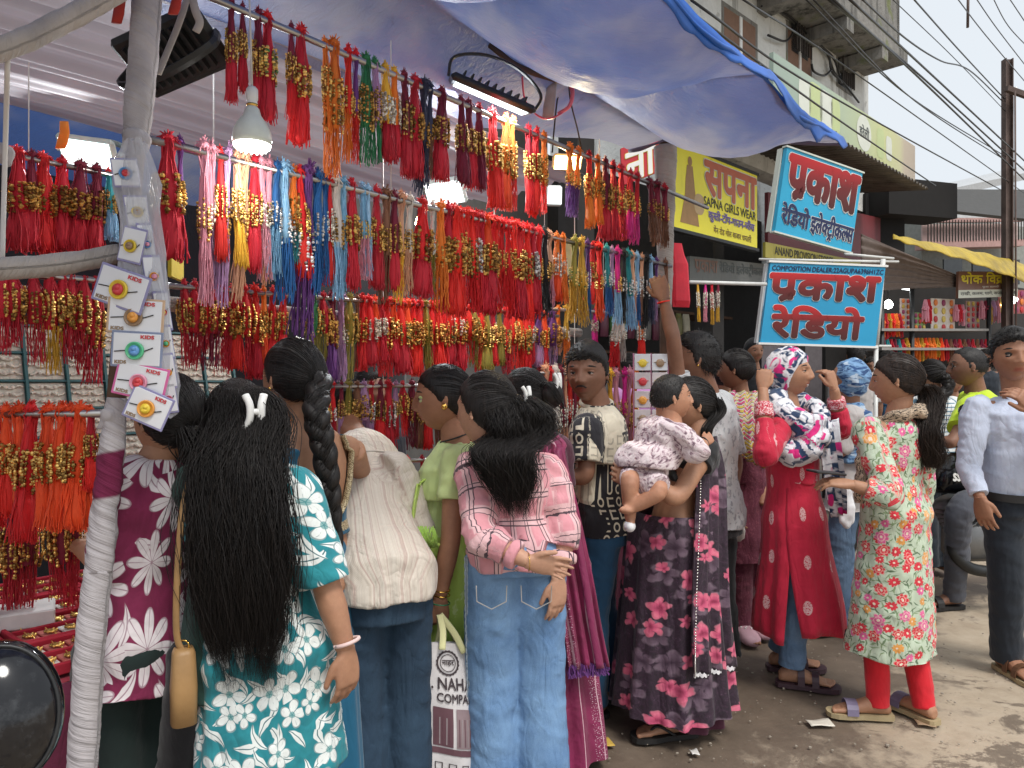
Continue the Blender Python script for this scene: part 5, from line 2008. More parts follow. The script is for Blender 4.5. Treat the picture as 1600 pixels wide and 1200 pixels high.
def bundle(pos, L, col, bead='gold', kind='tassel', tail=None, tuft=None, width=1.0, rowname='', lean=0.0, notuft=False):
	tail = tail or col
	tuft = tuft or col
	st = BSETS[kind][rnd.randrange(6)]
	t = thing('rakhi_bundle', '', 'thread bundle', pos, 'bundles of rakhi threads hanging on the rods')
	t.rotation_euler = (rnd.uniform(-.05, .05), lean + rnd.uniform(-.045, .045), _ROT + rnd.uniform(-.9, .9))
	L *= rnd.uniform(.93, 1.07)
	width *= rnd.uniform(.82, 1.02)
	t.scale = (L * width, L * width, L)
	cm_ = {'cord': THREAD[col], 'bead_band': BEAD[bead], 'tassel': THREAD[tail], 'tuft': THREAD[tuft]}
	for nm in ('cord', 'bead_band', 'tassel', 'tuft'):
		if nm == 'tuft' and notuft:
			continue
		o = bpy.data.objects.new(nm, st[nm])
		COL.objects.link(o)
		o.parent = t
		o.material_slots[0].link = 'OBJECT'
		o.material_slots[0].material = cm_[nm]
	what = col if col == tail else f'{col} and {tail}'
	shape = {'tassel': 'thick tassel bundle', 'threads': 'loose thread bundle', 'gold': 'swollen bundle', 'double': 'slim bundle'}[kind]
	BREG.setdefault(rowname, []).append((t, f"{what} {shape}, {bead.replace(' and ', '-')} beads", col))
	return t
def label_bundles():
	for row, lst in BREG.items():
		for i, (t, txt, c) in enumerate(lst):
			t['label'] = f'{txt}, {ordinal(i + 1)} on {row}'
def on_rod(k, px):
	a, b, r = RODS[k]
	kx = (px - 800) / FPX
	d = b - a
	t = (kx * a.y - a.x) / (d.x - kx * d.y)
	return a + d * t + UP * r * .3
def px_len(p, py0, py1):
	return (py1 - py0) / FPX * p.y
def row_px(k, px):
	p = on_rod(k, px)
	return 600 - (p.z - CAM_H) / p.y * FPX
RN = {'A': 'topmost rod', 'B': 'second rod', 'L': 'upper left rod', 'C': 'third rod', 'D': 'head-height rod', 'E': 'lowest inner rod', 'O': 'lower left rod', 'G': 'short far rod', 'F': 'far low rod'}
def put(k, px, bottom, col, bead='gold', kind='tassel', tail=None, tuft=None, width=1.0, lean=0.0, notuft=False):
	p = on_rod(k, px)
	return bundle(p, px_len(p, row_px(k, px), bottom), col, bead, kind, tail, tuft, width, RN[k], lean, notuft)
for a in ((362, 160, 'maroon', 'gold', 'tassel', 'crimson', None, .8), (379, 155, 'maroon', 'gold', 'tassel', 'crimson', None, .8), (404, 190, 'maroon', 'gold', 'tassel', 'crimson', None, .8), (418, 202, 'crimson', 'green and gold', 'tassel', 'crimson', 'red', 1.15),
		(455, 190, 'maroon', 'gold', 'tassel', 'red', None, .8), (470, 232, 'crimson', 'gold', 'tassel', 'red', 'red', 1.2), (508, 205, 'orange', 'gold', 'double', None, None, .9), (522, 270, 'orange', 'gold', 'double', None, None, 1.0),
		(544, 260, 'scarlet', 'gold', 'threads', 'orange', 'red', .9), (556, 255, 'purple', 'gold', 'threads', 'scarlet', 'red', .8), (572, 268, 'green', 'antique gold', 'double', 'green', None, 1.1), (586, 265, 'lilac', 'antique gold', 'double', 'green', 'green', 1.0),
		(602, 256, 'yellow', 'pearl', 'tassel', 'crimson', None, .95), (616, 262, 'orange', 'pearl', 'tassel', 'crimson', 'yellow', .95), (632, 286, 'maroon', 'antique gold', 'tassel', 'crimson', None, 1.0), (648, 290, 'crimson', 'antique gold', 'tassel', 'crimson', None, 1.1),
		(662, 298, 'navy', 'antique gold', 'threads', 'navy', None, 1.1), (672, 290, 'navy', 'antique gold', 'threads', 'brown', None, .9), (690, 296, 'maroon', 'antique gold', 'tassel', 'crimson', None, 1.15),
		(720, 296, 'maroon', 'antique gold', 'tassel', 'maroon', None, 1.0), (733, 300, 'maroon', 'gold', 'tassel', 'crimson', None, 1.0), (748, 300, 'maroon', 'antique gold', 'tassel', 'maroon', 'crimson', 1.1), (770, 324, 'red', 'gold', 'tassel', 'scarlet', 'red', 1.15),
		(790, 328, 'orange', 'gold', 'tassel', 'vermilion', None, .9), (800, 326, 'orange', 'gold', 'double', 'scarlet', None, .9), (826, 334, 'crimson', 'gold', 'tassel', 'red', 'crimson', .9), (838, 336, 'red', 'gold', 'tassel', 'scarlet', 'red', 1.0), (850, 330, 'orange', 'gold', 'double', 'scarlet', None, .8),
		(890, 342, 'orange', 'gold', 'threads', 'purple', 'orange', 1.2), (904, 346, 'orange', 'gold', 'threads', 'purple', 'orange', 1.2), (920, 356, 'scarlet', 'gold', 'tassel', 'orange', 'crimson', 1.1), (934, 358, 'orange', 'antique gold', 'tassel', 'orange', 'orange', 1.1),
		(946, 372, 'maroon', 'antique gold', 'tassel', 'crimson', None, 1.1), (958, 372, 'crimson', 'antique gold', 'tassel', 'crimson', None, 1.1), (970, 376, 'crimson', 'gold', 'double', 'crimson', None, 1.0), (985, 372, 'crimson', 'gold', 'tassel', 'magenta', 'crimson', 1.1),
		(996, 380, 'crimson', 'gold', 'threads', 'magenta', None, 1.1), (1015, 380, 'maroon', 'antique gold', 'threads', 'brown', None, 1.5), (1026, 390, 'maroon', 'antique gold', 'threads', 'brown', None, 1.6), (1038, 384, 'maroon', 'gold', 'threads', 'brown', 'crimson', 1.3)):
	put('A', a[0], a[1], a[2], a[3], a[4], a[5], a[6], a[7], lean=-.12 if a[0] > 1010 else 0)
for px, bot, col, bead, tail, w in ((28, 404, 'crimson', 'gold', 'crimson', 1.75), (50, 402, 'maroon', 'gold', 'crimson', 1.0), (67, 404, 'red', 'gold', 'red', 1.6), (97, 404, 'crimson', 'antique gold', 'crimson', 1.5), (126, 404, 'maroon', 'gold', 'crimson', 1.6), (151, 396, 'maroon', 'antique gold', 'crimson', 1.3), (170, 385, 'teal', 'gold', 'sky blue', 1.1)):
	put('L', px, bot, col, bead, 'tassel', tail, 'red' if rnd.random() < .6 else col, w)
for a in ((262, 405, 'crimson', 'gold', 'tassel', 'crimson', 1.35), (282, 395, 'purple', 'silver', 'threads', 'purple', .8), (318, 470, 'pink', 'gold', 'threads', 'pink', 1.0), (330, 462, 'pink', 'pearl', 'threads', 'lilac', 1.0), (344, 425, 'red', 'gold', 'tassel', 'scarlet', .7), (356, 470, 'lilac', 'gold', 'threads', 'lilac', .7),
		(370, 430, 'peach', 'gold', 'tassel', 'yellow', .8), (382, 480, 'peach', 'gold', 'threads', 'peach', .9), (398, 440, 'crimson', 'gold', 'tassel', 'crimson', .8), (408, 452, 'pink', 'pearl', 'threads', 'pink', 1.0), (420, 448, 'pink', 'gold', 'threads', 'peach', .9), (432, 452, 'blue', 'silver', 'threads', 'sky blue', 1.0),
		(444, 464, 'sky blue', 'silver', 'threads', 'blue', 1.1), (458, 420, 'orange', 'gold', 'double', 'teal', 1.0), (468, 440, 'red', 'gold', 'tassel', 'scarlet', .8), (481, 528, 'purple', 'silver', 'threads', 'purple', 1.1), (496, 472, 'blue', 'silver', 'threads', 'blue', 1.2), (508, 448, 'blue', 'silver', 'threads', 'blue', .8),
		(514, 445, 'red', 'pearl', 'tassel', 'scarlet', .7), (524, 462, 'white', 'antique gold', 'threads', 'sky blue', 1.1), (535, 464, 'sky blue', 'antique gold', 'threads', 'sky blue', 1.1), (549, 456, 'crimson', 'gold', 'tassel', 'crimson', 1.1), (566, 448, 'sky blue', 'green and gold', 'threads', 'pink', 1.0), (575, 444, 'sky blue', 'gold', 'threads', 'sky blue', 1.0),
		(588, 452, 'crimson', 'gold', 'tassel', 'crimson', 1.0), (604, 470, 'brown', 'gold', 'threads', 'brown', 1.2), (616, 455, 'maroon', 'gold', 'tassel', 'crimson', 1.0), (628, 470, 'peach', 'gold', 'threads', 'yellow', 1.1), (640, 474, 'white', 'gold', 'threads', 'peach', 1.1), (660, 478, 'red', 'antique gold', 'tassel', 'crimson', 1.5), (676, 470, 'white', 'silver', 'threads', 'olive', .8),
		(688, 482, 'orange', 'gold', 'threads', 'orange', 1.2), (700, 484, 'crimson', 'gold', 'tassel', 'crimson', 1.1)):
	put('B', a[0], a[1], a[2], a[3], a[4], a[5], None, a[6])
x = 710.0
pal = ['red', 'scarlet', 'crimson', 'scarlet', 'red', 'vermilion', 'crimson', 'pink', 'red', 'orange']
while x < 848:
	c = rnd.choice(pal)
	put('B', x, 480 + rnd.uniform(-12, 18) + (x - 710) * .10, c, rnd.choice(('silver', 'gold', 'gold', 'antique gold', 'pearl')), rnd.choice(('tassel', 'tassel', 'double', 'threads')), rnd.choice((None, None, 'crimson', 'red')), None, rnd.uniform(1.0, 1.45))
	x += rnd.uniform(7, 9.5)
for a in ((850, 502, 'black', 'antique gold', 'threads', 'black', 1.1), (858, 488, 'peach', 'antique gold', 'threads', 'pink', 1.2), (870, 476, 'orange', 'pearl', 'tassel', 'vermilion', 1.0), (880, 480, 'orange', 'pearl', 'threads', 'orange', 1.0), (898, 500, 'olive', 'green and gold', 'threads', 'mustard', 1.1), (908, 504, 'mustard', 'green and gold', 'threads', 'mustard', 1.2),
		(918, 496, 'purple', 'silver', 'threads', 'blue', .9), (926, 480, 'red', 'gold', 'tassel', 'scarlet', 1.0), (936, 498, 'scarlet', 'gold', 'threads', 'vermilion', 1.1), (948, 500, 'teal', 'silver', 'threads', 'blue', .9), (956, 488, 'lilac', 'silver', 'threads', 'maroon', 1.0), (965, 510, 'magenta', 'gold', 'threads', 'sky blue', 1.0), (974, 508, 'black', 'silver', 'threads', 'black', 1.0), (981, 512, 'teal', 'silver', 'threads', 'sky blue', 1.1),
		(988, 505, 'peach', 'silver', 'threads', 'peach', .9), (995, 514, 'sky blue', 'silver', 'threads', 'blue', 1.1), (1003, 506, 'peach', 'silver', 'threads', 'brown', .9), (1010, 512, 'black', 'silver', 'threads', 'black', 1.1), (1017, 504, 'sky blue', 'silver', 'threads', 'navy', 1.0), (1026, 505, 'purple', 'silver', 'threads', 'lilac', .9), (1040, 520, 'brown', 'gold', 'threads', 'brown', 1.0)):
	put('B', a[0], a[1], a[2], a[3], a[4], a[5], 'magenta' if a[0] == 965 else None, a[6])
for px, bot, kind, tail in ((6, 560, 'gold', 'crimson'), (20, 545, 'gold', 'crimson'), (52, 565, 'gold', 'crimson'), (78, 580, 'gold', 'mustard'), (98, 560, 'gold', 'crimson'), (112, 575, 'gold', 'crimson'), (130, 585, 'gold', 'crimson'), (152, 605, 'double', 'crimson')):
	put('C', px, bot, 'crimson', 'gold', kind, tail, None, 1.15, notuft=True)
for px, bot, col, bead, kind, tail, w in ((288, 570, 'crimson', 'gold', 'gold', 'crimson', .9), (304, 585, 'crimson', 'gold', 'gold', 'crimson', 1.0), (318, 560, 'red', 'gold', 'gold', 'crimson', .9), (334, 578, 'crimson', 'gold', 'gold', 'maroon', 1.1), (350, 585, 'crimson', 'gold', 'gold', 'crimson', 1.2), (366, 588, 'red', 'gold', 'tassel', 'scarlet', 1.3), (382, 585, 'red', 'gold', 'gold', 'crimson', 1.2),
		(398, 590, 'scarlet', 'gold', 'tassel', 'crimson', 1.1), (412, 578, 'orange', 'gold', 'tassel', 'vermilion', 1.0), (426, 586, 'red', 'gold', 'tassel', 'red', 1.1), (442, 570, 'red', 'green and gold', 'tassel', 'red', 1.2), (488, 575, 'green', 'green and gold', 'gold', 'olive', 1.0), (504, 570, 'crimson', 'gold', 'gold', 'olive', 1.0), (518, 592, 'maroon', 'gold', 'tassel', 'purple', 1.2), (533, 590, 'lilac', 'pearl', 'threads', 'lilac', 1.2), (546, 590, 'olive', 'green and gold', 'gold', 'olive', .9), (558, 578, 'brown', 'antique gold', 'threads', 'brown', 1.0)):
	put('C', px, bot, col, bead, kind, tail, None, w)
x = 566.0
pal = ['red', 'scarlet', 'vermilion', 'scarlet', 'orange', 'red', 'crimson', 'scarlet', 'red', 'purple', 'olive']
while x < 868:
	c = rnd.choice(pal)
	kd = rnd.choice(('tassel', 'tassel', 'tassel', 'double', 'gold'))
	put('C', x, 578 + rnd.uniform(-10, 12), c, rnd.choice(('gold', 'gold', 'gold', 'pearl', 'green and gold')), kd, {'orange': 'yellow', 'purple': 'lilac', 'olive': 'olive'}.get(c, rnd.choice(('red', 'scarlet', 'crimson'))), None, rnd.uniform(1.2, 1.6))
	x += rnd.uniform(8.5, 11)
x = 492.0
while x < 905:
	c = rnd.choice(('crimson', 'maroon', 'maroon', 'brown', 'crimson', 'lilac', 'red', 'olive'))
	put('D', x, 700 + rnd.uniform(-22, 14), c, rnd.choice(('gold', 'silver', 'gold', 'antique gold')), rnd.choice(('double', 'threads', 'gold', 'tassel')), rnd.choice(('crimson', 'maroon', 'red', 'lilac', 'brown')), None, rnd.uniform(.9, 1.3))
	x += rnd.uniform(11, 15)
x = 600.0
while x < 900:
	put('E', x, 800 + rnd.uniform(-20, 15), rnd.choice(('crimson', 'red', 'maroon')), 'gold', rnd.choice(('double', 'tassel')), 'crimson', None, 1.1)
	x += rnd.uniform(16, 24)
for px, bot, col, bead, tail, w in ((-8, 830, 'red', 'gold', 'red', 1.0), (10, 812, 'vermilion', 'gold', 'scarlet', 1.1), (30, 830, 'vermilion', 'gold', 'vermilion', 1.2), (48, 846, 'red', 'gold', 'red', 1.1), (76, 826, 'vermilion', 'gold', 'vermilion', 1.3), (97, 822, 'vermilion', 'gold', 'vermilion', 1.2), (110, 815, 'scarlet', 'gold', 'vermilion', 1.1), (125, 830, 'vermilion', 'gold', 'vermilion', 1.2), (141, 780, 'crimson', 'gold', 'scarlet', 1.0)):
	put('O', px, bot, col, bead, 'tassel', tail, 'vermilion' if col != 'red' else 'red', w)
mb = MB()
RODS['U'] = (W(-40, 795, 2.05), W(170, 790, 1.95), .006)
mb.tube([RODS['U'][0], RODS['U'][1]], .006, 8)
mb.build('rod', M['steel'], stall, True)
RN['U'] = 'tray-height rod'
for px, bot, w in ((14, 968, 1.0), (30, 972, 1.1), (46, 960, .9), (82, 945, 1.0), (96, 952, 1.2), (118, 930, .8)):
	put('U', px, bot, 'maroon', 'gold', 'gold', 'crimson', None, w * .9, notuft=True)
for px, bot, col, kind, tail, w, tf in ((872, 560, 'orange', 'threads', 'peach', 1.2, None), (884, 568, 'mustard', 'threads', 'orange', 1.1, None), (930, 540, 'magenta', 'tassel', 'magenta', 1.5, None), (962, 575, 'white', 'threads', 'red', 1.7, None), (972, 568, 'white', 'threads', 'white', 1.5, None), (1002, 558, 'orange', 'tassel', 'scarlet', 1.3, None)):
	put('G', px, bot, col, 'pearl', kind, tail, tf, w)
x = 852.0
while x < 905:
	put('F', x, 735 + rnd.uniform(-30, 20), rnd.choice(('peach', 'red', 'scarlet', 'orange', 'maroon', 'white')), 'pearl', 'threads', rnd.choice(('peach', 'scarlet', 'maroon', 'red')), None, .8)
	x += rnd.uniform(7, 9)
for px in (944, 953, 962, 976, 984, 992):
	put('F', px, 720 + rnd.uniform(-20, 20), rnd.choice(('orange', 'yellow', 'magenta', 'pink')), 'gold', 'threads', rnd.choice(('yellow', 'lilac', 'pink', 'orange')), None, .9)
label_bundles()
def glyphs(text):
	c = bpy.data.curves.new('t', 'FONT')
	c.body = text
	c.resolution_u = 3
	o = bpy.data.objects.new('t', c)
	_ts.collection.objects.link(o)
	vl = _ts.view_layers[0]
	vl.update()
	me = bpy.data.meshes.new_from_object(o.evaluated_get(vl.depsgraph))
	vs = [(v.co.x, v.co.y) for v in me.vertices]
	fs = [tuple(p.vertices) for p in me.polygons]
	bpy.data.objects.remove(o)
	bpy.data.curves.remove(c)
	bpy.data.meshes.remove(me)
	return vs, fs
def clip_right(vs, fs, x):
	bm = bmesh.new()
	bv = [bm.verts.new((a, b, 0)) for a, b in vs]
	for f in fs:
		try:
			bm.faces.new([bv[i] for i in f])
		except ValueError:
			pass
	bmesh.ops.bisect_plane(bm, geom=bm.verts[:] + bm.edges[:] + bm.faces[:], plane_co=(x, 0, 0), plane_no=(1, 0, 0), clear_outer=True)
	bm.verts.index_update()
	out = [(v.co.x, v.co.y) for v in bm.verts], [tuple(v.index for v in f.verts) for f in bm.faces]
	bm.free()
	return out
def set_line(text):
	V_, F_, pen = [], [], 0.0
	def emit(vs, fs, adv=None):
		nonlocal pen
		b = len(V_)
		V_.extend([(x + pen, y) for x, y in vs])
		F_.extend([tuple(i + b for i in f) for f in fs])
		pen += adv if adv is not None else max((x for x, y in vs), default=.2)
	i, run = 0, ''
	toks = []
	while i < len(text):
		c = text[i]
		if c == '^':
			toks.append(('run', run))
			toks.append(('rakar', run[-1]))
			run = ''
		elif c == '~':
			toks.append(('run', run[:-1]))
			toks.append(('half', run[-1]))
			run = ''
		elif c == ' ':
			toks.append(('run', run))
			toks.append(('gap', ''))
			run = ''
		else:
			run += c
		i += 1
	toks.append(('run', run))
	last = 0
	for k, s in toks:
		if k == 'run' and s:
			emit(*glyphs(s))
		elif k == 'gap':
			pen += .26
		elif k == 'half':
			vs, fs = glyphs(s)
			mx = max(x for x, y in vs)
			vs, fs = clip_right(vs, fs, mx - (.15 if s != 'क' else .19))
			emit(vs, fs)
		elif k == 'rakar':
			vs, fs = glyphs(s)
			wdt = max(x for x, y in vs)
			b = len(V_)
			if s == 'ट':
				q = [(pen - wdt * .5, -.02), (pen - wdt * .5, -.09), (pen - wdt * .80, -.20), (pen - wdt * .84, -.14), (pen - wdt * .2, -.20), (pen - wdt * .16, -.14)]
				V_.extend(q)
				F_.extend([(b, b + 3, b + 2, b + 1), (b, b + 1, b + 4, b + 5)])
			else:
				sx = pen - (wdt * .12 if s != 'क' else wdt * .50)
				q = [(sx, .20), (sx, .11), (sx - wdt * .42, -.06), (sx - wdt * .46, .01)]
				V_.extend(q)
				F_.append((b, b + 3, b + 2, b + 1))
	return V_, F_
def letter(parent, frame, text, box, mat, bold=0.0, outline=None, orad=.035, lift=.003, name='lettering', cond=None):
	o, u, v, n = frame
	vs, fs = set_line(text)
	xs = [p[0] for p in vs]
	ys = [p[1] for p in vs]
	x0, x1, y0, y1 = min(xs), max(xs), min(ys), max(ys)
	bx0, by0, bx1, by1 = box
	sx, sy = (bx1 - bx0) / (x1 - x0), (by1 - by0) / (y1 - y0)
	rx = bold
	W_, H_ = u.length, v.length
	def stamp(rad, cnt, base, m, nm):
		mb = MB()
		offs = [(0, 0)] if rad == 0 else [(math.cos(6.283 * i / cnt) * rad, math.sin(6.283 * i / cnt) * rad) for i in range(cnt)] + [(0, 0)]
		k = (y1 - y0) / ((by1 - by0) * H_)
		for i, (dx, dy) in enumerate(offs):
			dxx = dx * ((by1 - by0) * H_) / (y1 - y0) / W_
			dyy = dy * sy
			mb.add([o + u * (bx0 + (x - x0) * sx + dxx) + v * (by0 + (y - y0) * sy + dyy) + n * (base + i * .00012) for x, y in vs], fs)
		return mb.build(nm, m, parent)
	if outline is not None:
		stamp(bold + orad, 14, lift, outline, 'letter_outline')
		lift += .0026
	return stamp(bold, 8 if bold else 1, lift, mat, name)
def board(label, cat, bl, br, tl, mat, th=.03, frame=None, fw=.02, name='signboard'):
	bl, br, tl = Vector(bl), Vector(br), Vector(tl)
	u, v = br - bl, tl - bl
	n = u.cross(v).normalized()
	t = thing(name, label, cat, bl)
	mb = MB()
	mb.slab(bl - n * th, u, v, th)
	mb.build('board', mat, t)
	if frame is not None:
		mb = MB()
		un, vn = u.normalized(), v.normalized()
		for a, b, c in ((bl - un * fw - vn * fw, u + un * 2 * fw, vn * fw), (tl - un * fw, u + un * 2 * fw, vn * fw), (bl - un * fw, v, un * fw), (br, v, un * fw)):
			mb.slab(a - n * (th + .004), b, c, th + .012)
		mb.build('frame', frame, t)
	return t, (bl, u, v, n)
PR = {k: plain('print_' + k.replace(' ', '_'), c, .45, 0, .04, 10, 0) for k, c in {'white': (.78, .77, .74), 'red': (.55, .02, .02), 'navy': (.012, .02, .08), 'black': (.012, .012, .014), 'brick': (.5, .12, .05), 'purple': (.14, .09, .3), 'brown': (.17, .09, .02),
																				'yellow': (.72, .62, .04), 'grey': (.07, .08, .075), 'cyan': (.1, .42, .6), 'dark green': (.02, .1, .05), 'lime': (.5, .58, .28), 'light': (.65, .68, .6)}.items()}
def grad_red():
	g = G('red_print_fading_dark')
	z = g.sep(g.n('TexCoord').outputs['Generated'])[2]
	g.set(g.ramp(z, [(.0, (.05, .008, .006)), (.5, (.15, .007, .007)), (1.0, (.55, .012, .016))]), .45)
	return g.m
PR['gradient'] = grad_red()
def vinyl(name, c, rough=.38, stain=.12):
	g = G(name)
	v = g.pos()
	n = g.noise(v, 2.2, 5, .6)
	st = g.noise(g.mapping(v, (9, 9, 1.2)), 1, 5, .7)
	col = g.ramp(n, [(.3, tuple(x * .9 for x in c)), (.7, tuple(min(1, x * 1.06) for x in c))])
	g.set(g.mix(g.math('MULTIPLY', g.rng(st, .55, .75), stain * 2), col, tuple(x * .45 for x in c)), rough)
	g.bump(g.noise(g.mapping(v, (5, 5, 2)), 1, 3), .12, .02)
	return g.m
B0 = Vector((1.49, 7.0, 0))
D2 = Vector((.72, .69, 0)).normalized()
N2 = Vector((.69, -.72, 0)).normalized()
def BT(px, w):
	k = (px - 800) / FPX
	b = B0 + N2 * w
	return (k * b.y - b.x) / (D2.x - k * D2.y)
def BP(px, py, w):
	p = B0 + N2 * w + D2 * BT(px, w)
	return Vector((p.x, p.y, CAM_H - (py - 600) / FPX * p.y))
def BS(t, w, z):
	return B0 + D2 * t + N2 * w + UP * z
def wall_mat():
	g = G('stained_whitewash')
	v = g.pos()
	n = g.noise(v, 1.1, 6, .65)
	st = g.noise(g.mapping(v, (4, 4, .5)), 1, 6, .7)
	c = g.ramp(n, [(.3, (.5, .51, .5)), (.6, (.72, .73, .71)), (.8, (.78, .78, .76))])
	c = g.mix(g.rng(st, .52, .72), c, (.17, .165, .15))
	pt = g.rng(g.noise(v, 7, 5, .7), .60, .66)
	c = g.mix(g.math('MULTIPLY', pt, .6), c, (.3, .29, .27))
	g.set(c, .95)
	g.bump(g.noise(v, 18, 6, .7), .5, .03)
	return g.m
def conc_mat():
	g = G('weathered_concrete')
	v = g.pos()
	n = g.noise(v, 1.7, 6, .65)
	st = g.noise(g.mapping(v, (7, 7, .6)), 1, 6, .7)
	c = g.ramp(n, [(.3, (.16, .155, .145)), (.7, (.30, .29, .27))])
	c = g.mix(g.rng(st, .45, .7), c, (.05, .05, .045))
	moss = g.math('MULTIPLY', g.rng(g.noise(v, 2.5, 5), .56, .68), .7)
	c = g.mix(moss, c, (.14, .17, .03))
	g.set(c, .95)
	g.bump(g.noise(v, 14, 6, .7), .7, .04)
	return g.m
WALL, CONC = wall_mat(), conc_mat()
M['dark_void'] = plain('shop_shade_wall', (.03, .027, .026), .9)  # near black stands in for the shade inside the shops and far stall
bld = thing('concrete_building', 'white stained concrete building with weathered balcony above the shops', 'building', BS(1.5, -.5, 0))
mb = MB()
mb.slab(BS(-1.2, -.25, 3.8), D2 * 5.96, UP * 5.7, .25)
mb.build('wall', WALL, bld)
mb = MB()
mb.slab(BS(4.76, -.02, 3.0), -N2 * 6.0, UP * 6.5, .2)
mb.build('side_wall', WALL, bld)
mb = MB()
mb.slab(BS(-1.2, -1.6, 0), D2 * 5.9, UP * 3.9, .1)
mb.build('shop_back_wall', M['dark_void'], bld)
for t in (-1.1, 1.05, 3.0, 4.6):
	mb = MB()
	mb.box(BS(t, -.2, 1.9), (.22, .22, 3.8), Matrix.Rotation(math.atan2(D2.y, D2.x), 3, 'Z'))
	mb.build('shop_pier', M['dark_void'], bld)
mb = MB()
mb.slab(BS(-1.5, 0.002, 5.83), D2 * 6.26, N2 * .56, .13)
mb.build('balcony_slab', CONC, bld)
mb = MB()
mb.slab(BS(-1.5, .46, 5.962), D2 * 6.26, UP * 1.15, -.10)
mb.slab(BS(4.66, .0, 5.962), N2 * .46, UP * 1.15, -.1)
mb.build('balcony_parapet', CONC, bld)
for t in (.6, 1.7, 2.8, 3.9):
	mb = MB()
	mb.slab(BS(t, .004, 5.68), D2 * .2, N2 * .54, .15)
	mb.build('balcony_beam', CONC, bld)
iron = plain('rusty_bars', (.06, .05, .045), .7, .4)
pane_m = plain('dusty_pane', (.05, .055, .06), .25)
shut = plain('brown_shutter', (.2, .11, .07), .7)
for i, (x0, y0, x1, y1, kind) in enumerate(((1131, 10, 1180, 76, 'shutter'), (1236, 34, 1262, 76, 'bars'), (1231, 78, 1266, 116, 'shutter'), (1309, 88, 1329, 128, 'bars'))):
	a, b = BP(x0, y1, 0), BP(x1, y1, 0)
	t0, t1 = BT(x0, 0), BT(x1, 0)
	z0 = (a.z + BP(x1, y1 + (x1 - x0) * .62, 0).z) / 2 if i != 9 else a.z
	z0 = a.z - .02
	z1 = BP(x0, y0, 0).z
	if z1 - z0 < .35:
		z1 = z0 + .6
	w = None
	fr = MB()
	for (ta, tb, za, zb) in ((t0 - .05, t0, z0, z1), (t1, t1 + .05, z0, z1), (t0 - .05, t1 + .05, z0 - .05, z0), (t0 - .05, t1 + .05, z1, z1 + .05)):
		fr.slab(BS(ta, .003, za), D2 * (tb - ta), UP * (zb - za), -.09)
	wd = fr.build('window', CONC, bld)
	mb = MB()
	mb.slab(BS(t0, .004, z0), D2 * (t1 - t0), UP * (z1 - z0), -.012)
	mb.build('pane', pane_m if kind == 'bars' else shut, wd)
	mb = MB()
	if kind == 'bars':
		for k in range(7):
			t = lerp(t0, t1, (k + .5) / 7)
			mb.tube([BS(t, .06, z0), BS(t, .06, z1)], .012, 6)
	else:
		mb.slab(BS((t0 + t1) / 2 - .025, .017, z0), D2 * .05, UP * (z1 - z0), -.025)
	mb.build('bars' if kind == 'bars' else 'mullion', iron if kind == 'bars' else M['white_plastic'], wd)
mb = MB()
for pts in (([(1190, 10), (1232, 25), (1262, 55), (1300, 88), (1312, 118)], 1), ([(1262, 52), (1290, 80), (1302, 110), (1315, 130)], 1), ([(1200, 55), (1228, 64), (1242, 44), (1246, 30)], 1), ([(1296, 88), (1300, 112), (1320, 132), (1342, 160)], 1), ([(1268, 100), (1272, 112), (1288, 118), (1300, 108)], 1)):
	mb.tube(crom([BP(x, y, .06) for x, y in pts[0]], 6), .014, 6)
mb.build('service_cable', M['black_plastic'], bld, True)
mb = MB()
def _aw(u, v):
	t, w = lerp(-1.0, 4.2, u), lerp(.0, .98, v)
	return BS(t, w, 3.98 - .14 * v + .018 * math.sin(u * 5.2 * 60))
mb.sheet(_aw, 400, 4)
aw = mb.build('awning', plain('rusted_tin', (.12, .105, .09), .6, .3, .4, 5), None, True, loc=BS(1.5, .5, 3.9))
aw.modifiers.new('thickness', 'SOLIDIFY').thickness = .004
tag(aw, 'corrugated tin awning under the green fascia board of the white building', 'awning')
t, fr = board('long pale green and yellow fascia board with white round emblem on the awning', 'signboard', BS(.30, .9, 3.90), BS(3.98, .9, 3.88), BS(.30, .9, 4.36), None, .04)
g = G('pale_green_fascia_print')
x_, y_, z_ = g.sep(g.n('TexCoord').outputs['Generated'])
g.set(g.ramp(x_, [(0, (.30, .38, .32)), (.30, (.36, .45, .36)), (.52, (.45, .52, .32)), (.72, (.56, .59, .28)), (.86, (.56, .55, .32)), (.9, (.5, .42, .32)), (1, (.45, .38, .3))]), .45)
t.children[0].data.materials.append(g.m)
t.children[0].data.materials.pop(index=0) if len(t.children[0].data.materials) > 1 else None
def disc(parent, fr, cx, cy, rx, ry, mat, lift=.003, name='emblem', n=28, sq=2.0):
	o, u, v, nn = fr
	mb = MB()
	pts = []
	for k in range(n):
		a = 6.28318 * k / n
		c, s = math.cos(a), math.sin(a)
		q = (abs(c) ** sq + abs(s) ** sq) ** (-1 / sq)
		pts.append(o + u * (cx + rx * c * q) + v * (cy + ry * s * q) + nn * lift)
	mb.add(pts, [tuple(range(n))])
	return mb.build(name, mat, parent)
disc(t, fr, .56, .50, .055, .42, PR['light'])
letter(t, fr, 'हरेली', (.525, .38, .597, .68), PR['grey'], .02, lift=.005)
for cx, w, h, m in ((.17, .035, .36, 'light'), (.235, .04, .42, 'lime'), (.30, .04, .40, 'light'), (.36, .03, .36, 'lime'), (.69, .03, .36, 'lime'), (.76, .025, .3, 'light')):
	disc(t, fr, cx, .5, w, h, PR[m], .002, 'packet_print', 24, 5)
t, fr = board('yellow signboard lettered SAPNA GIRLS WEAR with red Hindi heading', 'signboard', BP(1047, 353, .35), BP(1183, 388, .35), BP(1047, 221, .35), vinyl('yellow_vinyl', (.90, .80, .035), .4, .1), .05, M['dark_metal'], .03)
